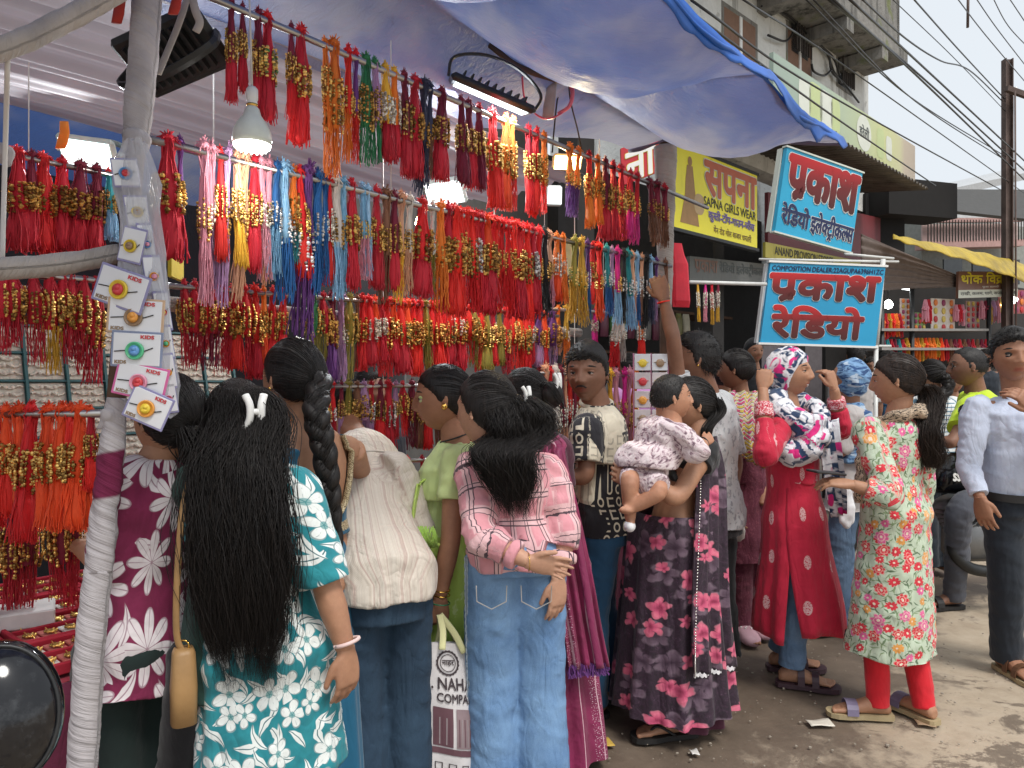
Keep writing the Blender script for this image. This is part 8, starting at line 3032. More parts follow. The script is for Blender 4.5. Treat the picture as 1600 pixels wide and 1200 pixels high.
def red_kurta_woman():
	Y = 3.45
	p = Person('smiling woman in red tunic lifting both hands to her tie-dye headscarf', Y=Y, neck=(1234, 645), pelvis=(1240, 800, 3.45), yaw=104, head=(1232, 582, 3.44), hyaw=122, hpitch=3, hs=.108, sw=.15, skin='brown',
		arms={'R': {'sh': (1218, 668, 3.32), 'el': (1196, 712, 3.16), 'wr': (1192, 606, 3.28), 'hand': {'d': (.12, .15, 1), 'n': (-.3, -1, 0), 't': (.7, .2, .2), 'curl': 1.25, 's': .9, 'thumb': .9}},
		'L': {'sh': (1258, 664, 3.56), 'el': (1314, 672, 3.50), 'wr': (1303, 606, 3.44), 'hand': {'d': (-.25, .05, 1), 'n': (.5, -.8, .1), 't': (-.8, -.3, .2), 'curl': 1.2, 's': .9, 'thumb': .9}}},
		feet={'R': {'at': (1234, 3.42), 'd': (.95, -.3)}, 'L': {'at': (1218, 3.62), 'd': (.95, -.1)}})
	p.body()
	p.top(F['red_kurta'], hem=.3, sleeves={'R': dict(upto=1.55, r0=.062, r1=.056, r2=.042), 'L': dict(upto=1.55, r0=.062, r1=.056, r2=.042)}, name='tunic', seam=-1, vfold=.005)
	for sd in ('R', 'L'):
		s, e, w = p.arm(sd)
		mb = MB()
		mb.tube([e.lerp(w, .55), e.lerp(w, .76)], [.043, .040], 16)
		me = voxel(mb, .006, 1)
		set_attr(me, 'pat', get_co(me))
		place_mesh('cuff', me, f_motif('red_cuff_with_white_embroidery', (.5, .01, .04), (.8, .6, .6), 150, .5), p.root)
	b = p.pel
	for nm, a0, a1, b0_, b1_, dz in (('tunic_front', -112, 92, -92, 84, 0), ('tunic_back', 90, 256, 100, 246, -.03)):
		mb = MB()
		vs, pat = [], []
		nu, nv = 36, 26
		for j in range(nv + 1):
			t = j / nv
			c = p.sp(.52).lerp(V((b.x + .02, b.y, .275 + dz)), t)
			A, B = interp([(0, (.136, .116)), (.16, (.133, .112)), (.38, (.164, .142)), (1, (.20, .20))], t)
			for i in range(nu + 1):
				q_ = max(0, (t - .45) / .55)
				th = R(lerp(lerp(a0, b0_, q_), lerp(a1, b1_, q_), i / nu))
				s_ = 1 + .05 * t * math.sin(9 * th + 1.2) + .03 * t * math.sin(17 * th)
				vs.append(c + p.f * (math.cos(th) * B * s_) + p.r * (-math.sin(th) * A * s_) + UP * (.012 * t * math.sin(4 * th)))
				pat.append((th * .16, c.z, 0))
		w = nu + 1
		mb.v = [tuple(q) for q in vs]
		mb.f = [(j * w + i, j * w + i + 1, (j + 1) * w + i + 1, (j + 1) * w + i) for j in range(nv) for i in range(nu)]
		me = mb.mesh(nm)
		set_attr(me, 'pat', pat)
		o = place_mesh(nm, me, F['red_kurta'], p.root)
		o.modifiers.new('thickness', 'SOLIDIFY').thickness = .004
		mb = MB()
		mb.tube([vs[nv * w + i] for i in range(w)], .004, 6)
		mb.build('hem_band', F['red_plain'], p.root, True)
	p.trousers(denim('mid_denim', (.06, .12, .22), (.2, .3, .44)), (.07, .064, .066), upto=.9, waist=-.06, hip=.78)
	H = p.H
	D, Fc = _HD, _HF
	P = head_shape(D, 0)
	hl = np.interp(P[:, 1], [-1, 0, .1, .3, .55, .8, 1], [-.95, -.95, -.5, -.1, .3, .42, .44])
	m = P[:, 2] - hl
	Q = P * (1 - .05 * sstep(-.02, -.1, m) + .15 * sstep(-.05, .2, m) + .03 * vnoise(np.c_[D[:, 0] * 3, D[:, 1] * 9, D[:, 2] * 9 + D[:, 1] * 4]) * sstep(0, .2, m))[:, None]
	keep = m > -.2
	idx = np.full(len(P), -1)
	idx[keep] = np.arange(keep.sum())
	mb = MB()
	mb.v = [tuple(q) for q in H.world(Q)[keep]]
	mb.f = [tuple(idx[i] for i in f) for f in Fc if all(keep[i] for i in f)]
	me = mb.mesh('headscarf')
	wv = H.world(Q)[keep]
	set_attr(me, 'pat', np.c_[wv[:, 0] * 1.0, wv[:, 2], wv[:, 1]])
	o = place_mesh('headscarf', me, F['tiedye'], p.root)
	hair_cap(p.root, H, M['hair'], .05, strands=60, seed=61, front=.46)
	nk = p.neck
	garment('scarf', F['tiedye'], p.root, (), [([nk + V((-.07, .03, .09)), nk + V((-.09, -.09, .035)), nk + V((.0, -.15, -.06)), nk + V((.11, -.06, -.06)), nk + V((.12, .05, .02)), nk + V((.02, .09, .07))], [.045, .055, .065, .065, .05, .045]),
		([nk + V((.06, -.14, -.02)), nk + V((.05, -.17, -.1)), nk + V((-.03, -.16, -.17)), nk + V((-.10, -.13, -.14))], [.05, .07, .06, .04])], .009, wrinkle=.012)
	drape('scarf_end', F['tiedye'], p.root, [(nk + V((.07, -.15, -.06)), nk + V((.19, -.08, -.02))), (nk + V((.09, -.16, -.2)), nk + V((.2, -.1, -.18))), (nk + V((.12, -.14, -.36)), nk + V((.22, -.1, -.34))), (nk + V((.15, -.12, -.47)), nk + V((.22, -.1, -.45)))], nu=20, folds=3, amp=.012)
	H.features(p.root)
	mb = MB()
	mb.tube(crom([H.w(-.16, .66, -.53), H.w(0, .738, -.56), H.w(.16, .66, -.53)], 4), [.004, .008, .0095, .0105, .0115, .0105, .0095, .008, .004], 6, flat=.6)
	mb.build('teeth', M['white_plastic'], p.root, True)
	for s_ in ('R', 'L'):
		sandal(p.root, p.ankle(s_), p.feet[s_]['d'], 1.05, M['strap_plum'], M['strap_plum'])
def blue_scarf_woman():
	p = Person('woman with blue tie-dye scarf over head and chest behind the red tunic', Y=4.2, neck=(1328, 632), pelvis=(1322, 770, 4.2), yaw=-70, head=(1326, 594, 4.18), hyaw=-80, hs=.105, sw=.15, skin='mid',
		arms={'L': {'el': (1318, 700, 4.05), 'wr': (1296, 720, 4.1)}}, feet={'L': {'at': (1312, 4.15), 'd': (-1, -.15)}, 'R': {'at': (1322, 4.35), 'd': (-1, -.1)}})
	p.body()
	p.top(F['grey_kurta'], hem_z=.68, hem_w=.17, hem_d=.15, sleeves={'L': dict(upto=1.2)}, name='tunic')
	p.trousers(denim('worn_denim', (.05, .1, .18), (.16, .24, .36)), (.085, .075, .07))
	nk = p.neck
	H = p.H
	mb = MB()
	mb.ball(H.w(0, -.15, .12), (.098, .098, .112), 20, 14)
	for z, r_ in ((-.02, .085), (-.07, .13), (-.16, .175), (-.26, .17)):
		mb.loft([ring_pts(nk + UP * (z + .03), p.r, p.f, r_ * .9, r_ * .85), ring_pts(nk + UP * (z - .06), p.r, p.f, r_ * 1.02, r_ * .95)])
	me = voxel(mb, .011, 4)
	co = get_co(me)
	co += get_no(me) * (.012 * vnoise(np.c_[co[:, 0] * 14, co[:, 1] * 14, co[:, 2] * 34 + co[:, 0] * 20]))[:, None]
	set_co(me, co)
	set_attr(me, 'pat', np.c_[co[:, 0], co[:, 2], co[:, 1]])
	place_mesh('scarf', me, F['tiedye_blue'], p.root)
	for s_ in ('L', 'R'):
		sandal(p.root, p.ankle(s_), p.feet[s_]['d'], 1.05, kind='cross')
	c = W(1322, 790, 3.95)
	mb = MB()
	mb.loft([ring_pts(c + UP * z, V((1, 0, 0)), V((0, 1, 0)), w, d, 14, 2.2) for z, w, d in ((-.12, .012, .01), (-.09, .04, .02), (0, .045, .03), (.09, .03, .02), (.13, .012, .01))])
	me = voxel(mb, .008, 2)
	co = get_co(me)
	set_co(me, co + get_no(me) * (.008 * vnoise(co * 30))[:, None])
	o = bpy.data.objects.new('carrier_bag', me)
	set_co(me, get_co(me) - np.array(c))
	me.materials.append(F['white_cloth'])
	o.location = c
	COL.objects.link(o)
	tag(o, 'crumpled white carrier bag hanging between the red and the green tunics', 'bag')
def green_kurta_woman():
	Y = 3.1
	p = Person('woman in pale green tunic covered in red and pink flowers, bright red leggings', Y=Y, neck=(1404, 648), pelvis=(1394, 800, 3.1), yaw=-42, head=(1402, 594), hyaw=-56, hpitch=-4, hs=.107, sw=.15, skin='brown', bulk=.99,
		arms={'L': {'sh': (1356, 676, 3.02), 'el': (1392, 778, 2.86), 'wr': (1330, 757, 2.9), 'hand': {'d': (-1, .25, .12), 'n': (0, -.4, 1), 't': (.2, .6, .6), 'curl': .5, 's': .95}},
		'R': {'sh': (1440, 680, 3.2), 'el': (1438, 780, 3.3), 'wr': (1400, 770, 3.4)}},
		feet={'L': {'at': (1372, 3.08), 'd': (-.95, .15), 's': .95}, 'R': {'at': (1445, 3.06), 'd': (-.35, .9), 's': .95}})
	p.body()
	p.top(F['green_kurta'], hem_z=.27, hem_w=.185, hem_d=.165, hem_c=W(1390, 900, 3.1), sleeves={'L': dict(upto=1.72, r0=.068, r1=.058, r2=.045), 'R': dict(upto=1.5, r0=.068, r1=.058, r2=.045)}, ease=.02, name='tunic', vfold=.008)
	p.trousers(F['red_plain'], (.078, .06, .049), name='leggings', folds=.002)
	H = p.H
	hair_cap(p.root, H, M['hair_brown'], .085, knot=(.1, -.95, -.25), strands=340, seed=71)
	long_hair(p.root, [H.w(.1, -.9, -.2), H.w(.3, -1.1, -.8), W(1446, 672, 3.0), W(1453, 710, 3.0), W(1456, 738, 3.02)], [(0, .035), (.4, .045), (.75, .05), (1, .034)], [(0, .03), (.5, .035), (1, .02)], M['hair_brown'], n=800, wave=.010, freq=12, rs=.001, seed=72,
		side=(1, -.1, 0), out=(.1, -1, 0), tips=(.82, 1.03))
	nk = p.neck
	garment('scarf', F['leopard'], p.root, (), [([nk + V((.09, .04, .01)), nk + V((.04, -.085, .015)), nk + V((-.05, -.09, .0)), nk + V((-.10, -.0, -.04)), nk + V((-.085, .09, -.06))], [.03, .034, .032, .034, .03]),
												([nk + V((-.10, -.03, -.03)), W(1352, 700, 3.0), W(1346, 750, 2.98), W(1343, 790, 2.98)], [.032, .026, .022, .018])], .008, wrinkle=.008)
	H.features(p.root)
	sandal(p.root, p.ankle('L'), (-.95, .15), .98, M['sole_tan'], M['strap_lilac'], 'cross')
	sandal(p.root, p.ankle('R'), (-.35, .9), .98, M['sole_tan'], M['strap_lilac'], 'cross')
	c = W(1291, 738, 2.93)
	mb = MB()
	mb.box(c, (.145, .072, .009), Matrix.Rotation(.12, 3, 'Y') @ Matrix.Rotation(.3, 3, 'Z'), .004)
	tag(mb.build('mobile_phone', M['dark_metal'], None, loc=c), 'slim dark mobile phone held by the woman in the green flowered tunic', 'phone')
def blue_shirt_man():
	Y = 3.5
	p = Person('man in pale blue shirt and dark trousers with one hand at his chin', Y=Y, neck=(1590, 622), pelvis=(1592, 775, 3.52), yaw=178, head=(1582, 556, 3.46), hyaw=-162, hs=.118, sw=.205, male=True, skin='mid', bulk=1.08,
		arms={'R': {'sh': (1526, 640, 3.5), 'el': (1513, 728, 3.46), 'wr': (1532, 780, 3.36), 'hand': hang(.4, 1.05, (-.8, -.5, .1), (.6, -.8, 0), (.15, -.1, -1))},
		'L': {'sh': (1656, 640, 3.5), 'el': (1650, 740, 3.36), 'wr': (1612, 640, 3.24), 'hand': {'d': (-.6, -.05, .75), 'n': (.3, -.9, .3), 't': (-.4, .1, -.8), 'curl': .85, 's': 1.05}}},
		feet={'R': {'at': (1572, 3.6), 'd': (.05, -1), 's': 1.1}, 'L': {'at': (1640, 3.7), 'd': (.15, -1), 's': 1.1}})
	p.body()
	p.top(F['shirt_blue'], hem=-.05, sleeves={'R': dict(upto=1.92, r0=.07, r1=.056, r2=.042), 'L': dict(upto=1.85, r0=.07, r1=.056, r2=.042)}, ease=.016, seam=-1, wrinkle=.004)
	p.trousers(F['navy'], (.1, .086, .074), waist=.06)
	c, r, f, a, b = p.rings(.04, .1, .026, 1)[0]
	mb = MB()
	mb.loft([ring_pts(c + UP * z, r, f, a + .006, b + .006, 36) for z in (-.018, .018)], cap=False)
	be = mb.build('belt', M['sole_black'], p.root, True)
	mb = MB()
	mb.box(c + f * (b + .012), (.045, .01, .034), None, .003)
	mb.build('buckle', M['silver'], be)
	mb = MB()
	nk = p.neck
	for sd in (-1, 1):
		mb.slab(nk + V((sd * .012, -.082, -.045)), V((sd * .05, .02, .012)), V((sd * .012, .045, .055)), .006)
	mb.build('collar', F['shirt_blue'], p.root)
	mb = MB()
	for i in range(4):
		mb.ball(p.sp(.82 - i * .2) + p.f * (.122 - .012 * (i == 0)), .0055, 8, 6)
	mb.build('button', M['white_plastic'], p.root, True)
	short_hair(p.root, p.H, M['hair_short'], .16, 1300, .034, 81, front=.52, lift=.35)
	p.H.features(p.root, look=(-.45, -.05))
	for s_ in ('R', 'L'):
		sandal(p.root, p.ankle(s_), p.feet[s_]['d'], 1.12, M['sole_tan'], M['leather_brown'])
def vest_rider():
	p = Person('man in lime yellow vest and grey trousers sitting on the black motorcycle', Y=4.6, neck=(1524, 612), pelvis=(1548, 762, 4.6), yaw=-72, head=(1513, 573, 4.58), hyaw=-72, hs=.118, sw=.18, male=True, skin='dark', fine=True,
		arms={'L': {'sh': (1518, 636, 4.45), 'el': (1488, 690, 4.3), 'wr': (1462, 690, 4.4), 'hand': {'d': (-1, .2, -.1), 'n': (0, -.3, 1), 't': (.1, 1, 0), 'curl': .9}}, 'R': {'el': (1490, 690, 4.8), 'wr': (1465, 690, 4.75)}},
		feet={'L': {'at': (1490, 4.62), 'd': (-1, -.15), 'knee': (1500, 800, 4.45)}})
	p.body()
	p.top(F['hivis'], hem=-.1, sleeves={'L': dict(upto=.7, r0=.08, r1=.075), 'R': dict(upto=.7)}, ease=.02, name='vest', vox=.011)
	p.trousers(F['grey_trousers'], (.095, .082, .062), vox=.011)
	short_hair(p.root, p.H, M['hair_short'], .03, 500, .014, 91, front=.72, nape=-.3)
	p.H.features(p.root)
	H = p.H
	mb = MB()
	for sd in (-1, 1):
		mb.tube([H.w(sd * .52, .5, .08), H.w(sd * .72, 0, .08), H.w(sd * .7, -.15, .0)], .0025, 5)
		mb.tube([H.w(sd * .3 + .2 * math.cos(a), .84, .03 + .15 * math.sin(a)) for a in [k * .6283 for k in range(11)]], .0025, 5)
	mb.build('spectacles', M['dark_metal'], p.root, True)
	sandal(p.root, p.ankle('L'), (-1, -.15), 1.1, kind='cross')
def bystanders():
	p = Person('woman with black braid and white top with thin blue stripes, seen from behind', Y=5.4, neck=(1462, 620), pelvis=(1466, 735, 5.4), yaw=-12, head=(1455, 586), hyaw=-30, hs=.107, sw=.155, skin='mid', fine=False,
		arms={'L': {'el': (1432, 690, 5.35), 'wr': (1430, 720, 5.2)}, 'R': {'el': (1502, 690, 5.35), 'wr': (1500, 730, 5.25)}}, feet={'L': {'at': (1450, 5.4), 'd': (0, 1)}, 'R': {'at': (1482, 5.4), 'd': (0, 1)}})
	p.body(hands=False)
	p.top(F['hstripe'], hem=-.1, sleeves={'L': dict(upto=.8), 'R': dict(upto=.8)})
	p.trousers(F['navy'], (.09, .08, .08))
	hair_cap(p.root, p.H, M['hair'], .09, strands=120, seed=95, rs=.003)
	braid(p.root, [p.H.w(0, -.95, -.1), p.H.w(.1, -1.1, -.8), W(1464, 635, 5.25), W(1466, 668, 5.25)], [(0, .04), (.6, .035), (1, .015)], M['hair'], 5)
	far = [
		('woman in mauve top standing behind the rakhi card display', (985, 575), 5.6, -30, 'purple_top', 'F', 'mid', .105),
		('woman in dark headscarf looking this way from beyond the red tunic', (1178, 549), 6.6, 170, 'black_cloth', 'H', 'mid', .105),
		('man with short black hair seen from behind beyond the lower blue signboard', (1337, 556), 7.0, 10, 'grey_kurta', 'M', 'dark', .112),
		('woman in pink printed shawl walking beyond the wine red dress', (1128, 590), 5.4, -10, 'pink_dupatta', 'F', 'mid', .105),
		('man in white shirt standing beyond the green flowered tunic', (1362, 574), 8.2, 200, 'white_cloth', 'M', 'dark', .112),
		('woman in orange top far down the lane by the stalls', (1472, 588), 9.0, -20, 'orange_cloth', 'F', 'mid', .105),
		('woman in grey tunic with bare head passing behind the reaching man', (1136, 583), 6.2, 20, 'grey_kurta', 'F', 'mid', .105),
		('man in blue denim shirt standing right of the lower blue signboard post', (1388, 566), 7.6, 150, 'trouser_blue', 'M', 'mid', .112),
		('woman in maroon shawl in the gap left of the vest rider', (1490, 596), 7.2, 170, 'wine', 'F', 'brown', .105),
		('man in dark shirt far down the lane beneath the yellow tarpaulin', (1540, 560), 9.5, 190, 'navy', 'M', 'dark', .115),
	]
	for i, (lab, hd, Y, yw, cl, kind, sk, hs) in enumerate(far):
		hp = W(hd[0], hd[1], Y)
		nk = V((hp.x + .01, hp.y + .02, hp.z - .155))
		pl = V((nk.x, nk.y, nk.z * .61))
		r, f = axes(yw)
		arms = {s: {'el': nk + r * (k * .21) + V((0, 0, -.33)), 'wr': nk + r * (k * .2) + f * .08 + V((0, 0, -.55)), 'hand': hang()} for s, k in (('L', -1), ('R', 1))}
		ft = {s: {'at': V((pl.x, pl.y, 0)) + r * (k * .1) + f * (.05 * k), 'd': tuple(f)} for s, k in (('L', -1), ('R', 1))}
		p = Person(lab, Y=Y, neck=nk, pelvis=pl, yaw=yw, head=hp, hs=hs, sw=.16 if kind != 'M' else .19, male=kind == 'M', skin=sk, arms=arms, feet=ft, fine=False, group=None)
		p.body(hands=True)
		p.top(F[cl], hem=-.15, sleeves={'L': dict(upto=.9), 'R': dict(upto=.9)}, hem_z=None if kind == 'M' else .5)
		p.trousers(F['navy'] if kind == 'M' else F['plum'], (.09, .08, .07))
		if kind == 'M':
			short_hair(p.root, p.H, M['hair_short'], .1, 250, .035, 100 + i, rs=.004)
		else:
			hair_cap(p.root, p.H, M['hair'] if kind == 'F' else F['black_cloth'], .1 if kind == 'F' else .2, strands=90 if kind == 'F' else 0, seed=110 + i, rs=.003, nape=-.55 if kind == 'F' else -1.0)
		if abs(((yw + 180) % 360) - 180) > 90:
			p.H.features(p.root)
	hp = SP(582, 610, -1.0)
	p = Person('stall keeper standing inside behind the hanging threads, only dark hair showing', Y=hp.y, neck=hp + V((0, 0, -.16)), pelvis=hp + V((0, 0, -.62)), yaw=140, head=hp, hs=.11, sw=.18, male=True, skin='dark', fine=False,
		arms={}, feet={'L': {'at': V((hp.x - .08, hp.y, 0)), 'd': (.6, -.7)}, 'R': {'at': V((hp.x + .08, hp.y, 0)), 'd': (.6, -.7)}})
	p.body(hands=False)
	p.top(F['navy'], hem=-.1)
	p.trousers(F['black_cloth'])
	short_hair(p.root, p.H, M['hair_short'], .1, 300, .035, 120, rs=.003)
for fn, DK, MK in ((long_haired_woman, 1.16, .94), (maroon_flower_woman, 1.0, .84), (dark_green_woman, 1.0, .84), (braid_woman, 1.08, .92), (bending_woman, 1.10, .9), (lime_sari_woman, 1.05, .92), (plaid_woman, 1.14, .93),
		(maroon_sari_woman, 1, .93), (black_shirt_man, 1, .93), (sari_mother, 1, .95), (reaching_man, 1, .96), (wine_dress_woman, 1, .95), (red_kurta_woman, 1, .95), (blue_scarf_woman, 1, .95),
		(green_kurta_woman, 1, .94), (blue_shirt_man, 1, .96), (vest_rider, 1, .98), (bystanders, 1, .98)):
	fn()
DK, MK = 1.0, 1.0
card_white = plain('glossy_card', (.70, .71, .74), .25, 0, .05, 8, .1, 30)
lam = plain('clear_sleeve', (.60, .61, .66), .10, 0, .1, 8, .9, 18, Alpha=.42)
edge_cols = {'violet': plain('violet_edge', (.25, .24, .42), .3), 'tan': plain('tan_edge', (.5, .34, .22), .3), 'slate': plain('slate_edge', (.2, .24, .36), .3), 'pink': plain('pink_edge', (.6, .12, .32), .3)}
bad = {n: plain('badge_' + n, c, .35) for n, c in (('yellow', (.75, .55, .05)), ('green', (.1, .5, .25)), ('orange', (.75, .33, .06)), ('brown', (.3, .2, .12)), ('pink', (.75, .3, .42)), ('blue', (.12, .3, .6)), ('red', (.6, .05, .06)))}
strip = thing('card_strip', 'strip of clear-sleeved rakhi cards with round badges strung down the wrapped pole', 'card strip', W(215, 330, 1.60))
def card(cx, cy, w, h, rot, edge, badge, Y=1.565, yaw=0.0, pitch=0.0, fig=True):
	s = Y / FPX * 1.13
	Rm = Matrix.Rotation(R(yaw), 3, 'Z') @ Matrix.Rotation(R(-pitch), 3, 'X') @ Matrix.Rotation(R(-rot), 3, 'Y')
	c = W(cx, cy, Y)
	ux, uz, n = Rm @ Vector((1, 0, 0)), Rm @ Vector((0, 0, 1)), Rm @ Vector((0, -1, 0))
	def bx(mb, x, z, sx, sz, y, th, bev=.002):
		mb.box(c + ux * x + uz * z + n * y, (sx, th, sz), Rm, bev)
	mb = MB()
	bx(mb, 0, 0, w * s, h * s, 0, .003)
	cd = mb.build('card', edge_cols[edge], strip)
	mb = MB()
	bx(mb, 0, 0, w * s * .91, h * s * .88, .0014, .0022)
	mb.build('card_face', card_white, cd)
	r = min(w, h) * s * .25
	mb = MB()
	cc = c + n * .004 - ux * (w * s * .02) - uz * (h * s * .04)
	mb.lathe(cc, [(r, 0), (r, .004), (r * .92, .006), (r * .84, .0055), (r * .8, .004), (.001, .004)], 20, n)
	mb.build('badge', bad[badge[0]], cd, True)
	mb = MB()
	mb.lathe(cc + n * .0042, [(r * .62, 0), (r * .55, .003), (.001, .0045)], 16, n)
	mb.ball(cc + n * .007 + uz * r * .2, r * .3, 10, 8)
	mb.ball(cc + n * .006 - uz * r * .25, (r * .42, r * .3, r * .3), 10, 8)
	mb.build('badge_relief', bad[badge[1]], cd, True)
	mb = MB()
	mb.tube([cc - ux * w * s * .40 - uz * h * s * .04, cc - ux * r, cc + ux * r, cc + ux * w * s * .34 + uz * h * s * .10], .0011, 4)
	mb.build('thread', M['sole_black'], cd)
	fr = (c - ux * w * s * .46 - uz * h * s * .44 + n * .0028, ux * (w * s * .92), uz * (h * s * .88), n)
	if fig and w > 50:
		letter(cd, fr, 'KIDS', (.58, .84, .86, .95), bad['red'], .05, lift=.0005)
		letter(cd, fr, 'KIDS', (.06, .04, .30, .14), bad['brown'], .05, lift=.0005)
	return cd
V3 = None
card(207, 383, 36, 50, -14, 'violet', ('yellow', 'brown'), 1.60, -6)
card(190, 451, 78, 54, -19, 'violet', ('yellow', 'red'), 1.56, -6)
card(212, 494, 77, 50, -4, 'tan', ('brown', 'orange'), 1.565, 4)
card(214, 546, 70, 50, -3, 'slate', ('green', 'blue'), 1.56, 3)
card(220, 596, 72, 48, -13, 'pink', ('pink', 'red'), 1.56, 3)
card(232, 637, 60, 48, -24, 'violet', ('orange', 'yellow'), 1.55, 2)
for cx, cy, w, h, b in ((229, 380, 20, 56, ('blue', 'pink')), (240, 430, 24, 56, ('orange', 'pink')), (254, 486, 20, 56, ('red', 'yellow')), (258, 535, 20, 48, ('orange', 'green')), (262, 580, 20, 50, ('orange', 'yellow')), (262, 622, 24, 44, ('pink', 'red')), (196, 270, 34, 40, ('blue', 'red')), (214, 330, 30, 44, ('yellow', 'brown'))):
	card(cx, cy, w, h, 8, 'violet', b, 1.615, 35, 0, False)
mb = MB()
rings = []
for py, w, dx in ((222, 16, 0), (250, 28, -3), (290, 32, 0), (340, 30, 2), (400, 32, 8), (470, 36, 14), (540, 36, 22), (600, 34, 32), (650, 20, 38)):
	c = W(213 + dx, py, 1.625)
	s = 1.625 / FPX
	rg = []
	for k in range(26):
		a = 6.283 * k / 26
		q = 1 + .22 * math.sin(3 * a + py * .02) + .1 * math.sin(7 * a - py * .05)
		rg.append(c + Vector((math.cos(a) * w * s * q, math.sin(a) * .022 * q, .006 * math.sin(5 * a))))
	rings.append(rg)
mb.loft(rings)
mb.build('plastic_sleeve', lam, strip)
st = thing('card_display', 'hanging display of small white rakhi cards left of the mother with the toddler', 'card display', W(1012, 620, 3.35))
for i in range(2):
	for j in range(6):
		px, py = 1004 + i * 27, 566 + j * 29
		c = W(px, py, 3.36)
		s = 3.36 / FPX
		mb = MB()
		mb.box(c, (25 * s, .006, 26 * s), None, .002)
		cd = mb.build('card', plain('pinkish_card', (.62, .55, .56), .4) if j else card_white, st)
		mb = MB()
		r = 6.5 * s
		mb.lathe(c + Vector((0, -.003, -.004)), [(r, 0), (r, .005), (r * .5, .009), (.001, .009)], 12, (0, -1, 0))
		mb.tube([c + Vector((-9 * s, -.006, 0)), c + Vector((9 * s, -.006, 0))], .0018, 4)
		mb.build('badge', bad[('yellow', 'red', 'orange', 'brown')[(i * 3 + j) % 4]], cd)
mb = MB()
for i in range(3):
	x = 990 + i * 27
	mb.tube([W(x, 552, 3.37), W(x, 728, 3.37)], .0035, 5)
mb.build('edge_strip', plain('pink_edge_strip', (.6, .25, .38)), st)
c = W(1064, 430, 4.0)
mb = MB()
s = 4.0 / FPX
mb.loft([ring_pts(W(1062 + dx, y, 4.0), Vector((.95, .3, 0)), Vector((-.3, .95, 0)), w * s, d, 14, 4) for y, w, d, dx in ((380, 9, .006, -5), (398, 11, .012, -3), (412, 14, .016, 0), (470, 15, .02, 2), (480, 14.5, .006, 2))])
tag(mb.build('red_paper_bag', plain('bright_red_paper', (.7, .015, .04), .5), None, False, loc=c), 'bright red paper bag hung at the far end of the second rod', 'bag')
c = W(1037, 392, 4.0)
mb = MB()
mb.loft([ring_pts(W(1037, y, 3.99), Vector((.9, .4, 0)), Vector((-.4, .9, 0)), w * s, .014, 12, 3) for y, w in ((374, 5), (385, 8), (402, 8), (416, 5))])
tag(mb.build('clear_packet', lam, None, True, loc=c), 'small clear plastic packet beside the red paper bag', 'packet')
mb = MB()
mb.slab(W(882, 430, 3.75), W(899, 428, 3.8) - W(882, 430, 3.75), UP * .16, .01)
tag(mb.build('price_card', plain('pale_yellow_card', (.6, .58, .3), .6), None, loc=W(890, 420, 3.75)), 'pale yellow card hanging behind the mustard bundles', 'card')
mb = MB()
mb.slab(W(262, 432, 2.7), W(281, 440, 2.75) - W(262, 432, 2.7), UP * .16, .02)
tag(mb.build('yellow_box', plain('yellow_carton', (.6, .48, .03), .5), None, loc=W(270, 430, 2.7)), 'yellow carton behind the crimson bundle right of the wrapped pole', 'carton')
bl, br, tl = W(664, 1300, 2.28), W(778, 1300, 2.40), W(666, 1004, 2.29)
u, v = br - bl, tl - bl
nn = u.cross(v).normalized()
bag = thing('shopping_bag', 'white cloth shopping bag lettered NAHAR COMPANY with pale yellow handles', 'bag', bl + u * .5)
mb = MB()
def _bagf(sd):
	def f(a, b):
		bul = math.sin(math.pi * a) * (.3 + .7 * math.sin(math.pi * min(1, b * 1.05)))
		return bl + u * a + v * b + nn * (sd * .045 * bul + .0035 * math.sin(a * 14 + b * 6) * (sd > 0)) + UP * (.012 * b * math.sin(a * 3.1))
	return f
mb.sheet(_bagf(1), 24, 30)
mb.sheet(_bagf(-1), 24, 30)
mb.build('bag_body', plain('white_nonwoven', (.66, .63, .63), .8, 0, .06, 20, .2, 120), bag, True)
han = cloth('pale_yellow_webbing', (.66, .64, .34))
mb = MB()
hp = W(687, 968, 2.33)
for x, dy in ((.16, .03), (.46, .03), (.2, -.03), (.5, -.03)):
	q = bl + u * x + v * .985 + nn * dy
	mb.tube(crom([q, q.lerp(hp, .5) + Vector((.006, 0, .01)), hp + Vector((0, 0, .015))], 6), .011, 8, flat=.25, ref=(1, 0, 0))
mb.build('handle', han, bag, True)
f0 = _bagf(1)
def bag_print(name, mat, x0, y0, x1, y1, lift=.003):
	mb = MB()
	mb.sheet(lambda a, b: f0(lerp(x0, x1, a), lerp(y0, y1, b)) + nn * lift, 10, 6)
	return mb.build(name, mat, bag)
def bag_text(text, x0, y0, x1, y1, mat, bold=.02, lift=.004):
	vs, fs = set_line(text)
	xs, ys = [p[0] for p in vs], [p[1] for p in vs]
	mb = MB()
	offs = [(0, 0)] + [(math.cos(k * 1.0472) * bold, math.sin(k * 1.0472) * bold) for k in range(6)]
	for i, (dx, dy) in enumerate(offs):
		mb.add([f0(lerp(x0, x1, (x + dx - min(xs)) / (max(xs) - min(xs))), lerp(y0, y1, (y + dy - min(ys)) / (max(ys) - min(ys)))) + nn * (lift + i * .00015) for x, y in vs], fs)
	return mb.build('lettering', mat, bag)
ink = plain('print_dark_brown', (.05, .035, .04), .6)
mau = plain('print_mauve_brown', (.13, .06, .075), .6)
bag_text('. NAHAR', .06, .765, .66, .825, ink)
bag_text('COMPANY', .12, .70, .66, .745, ink)
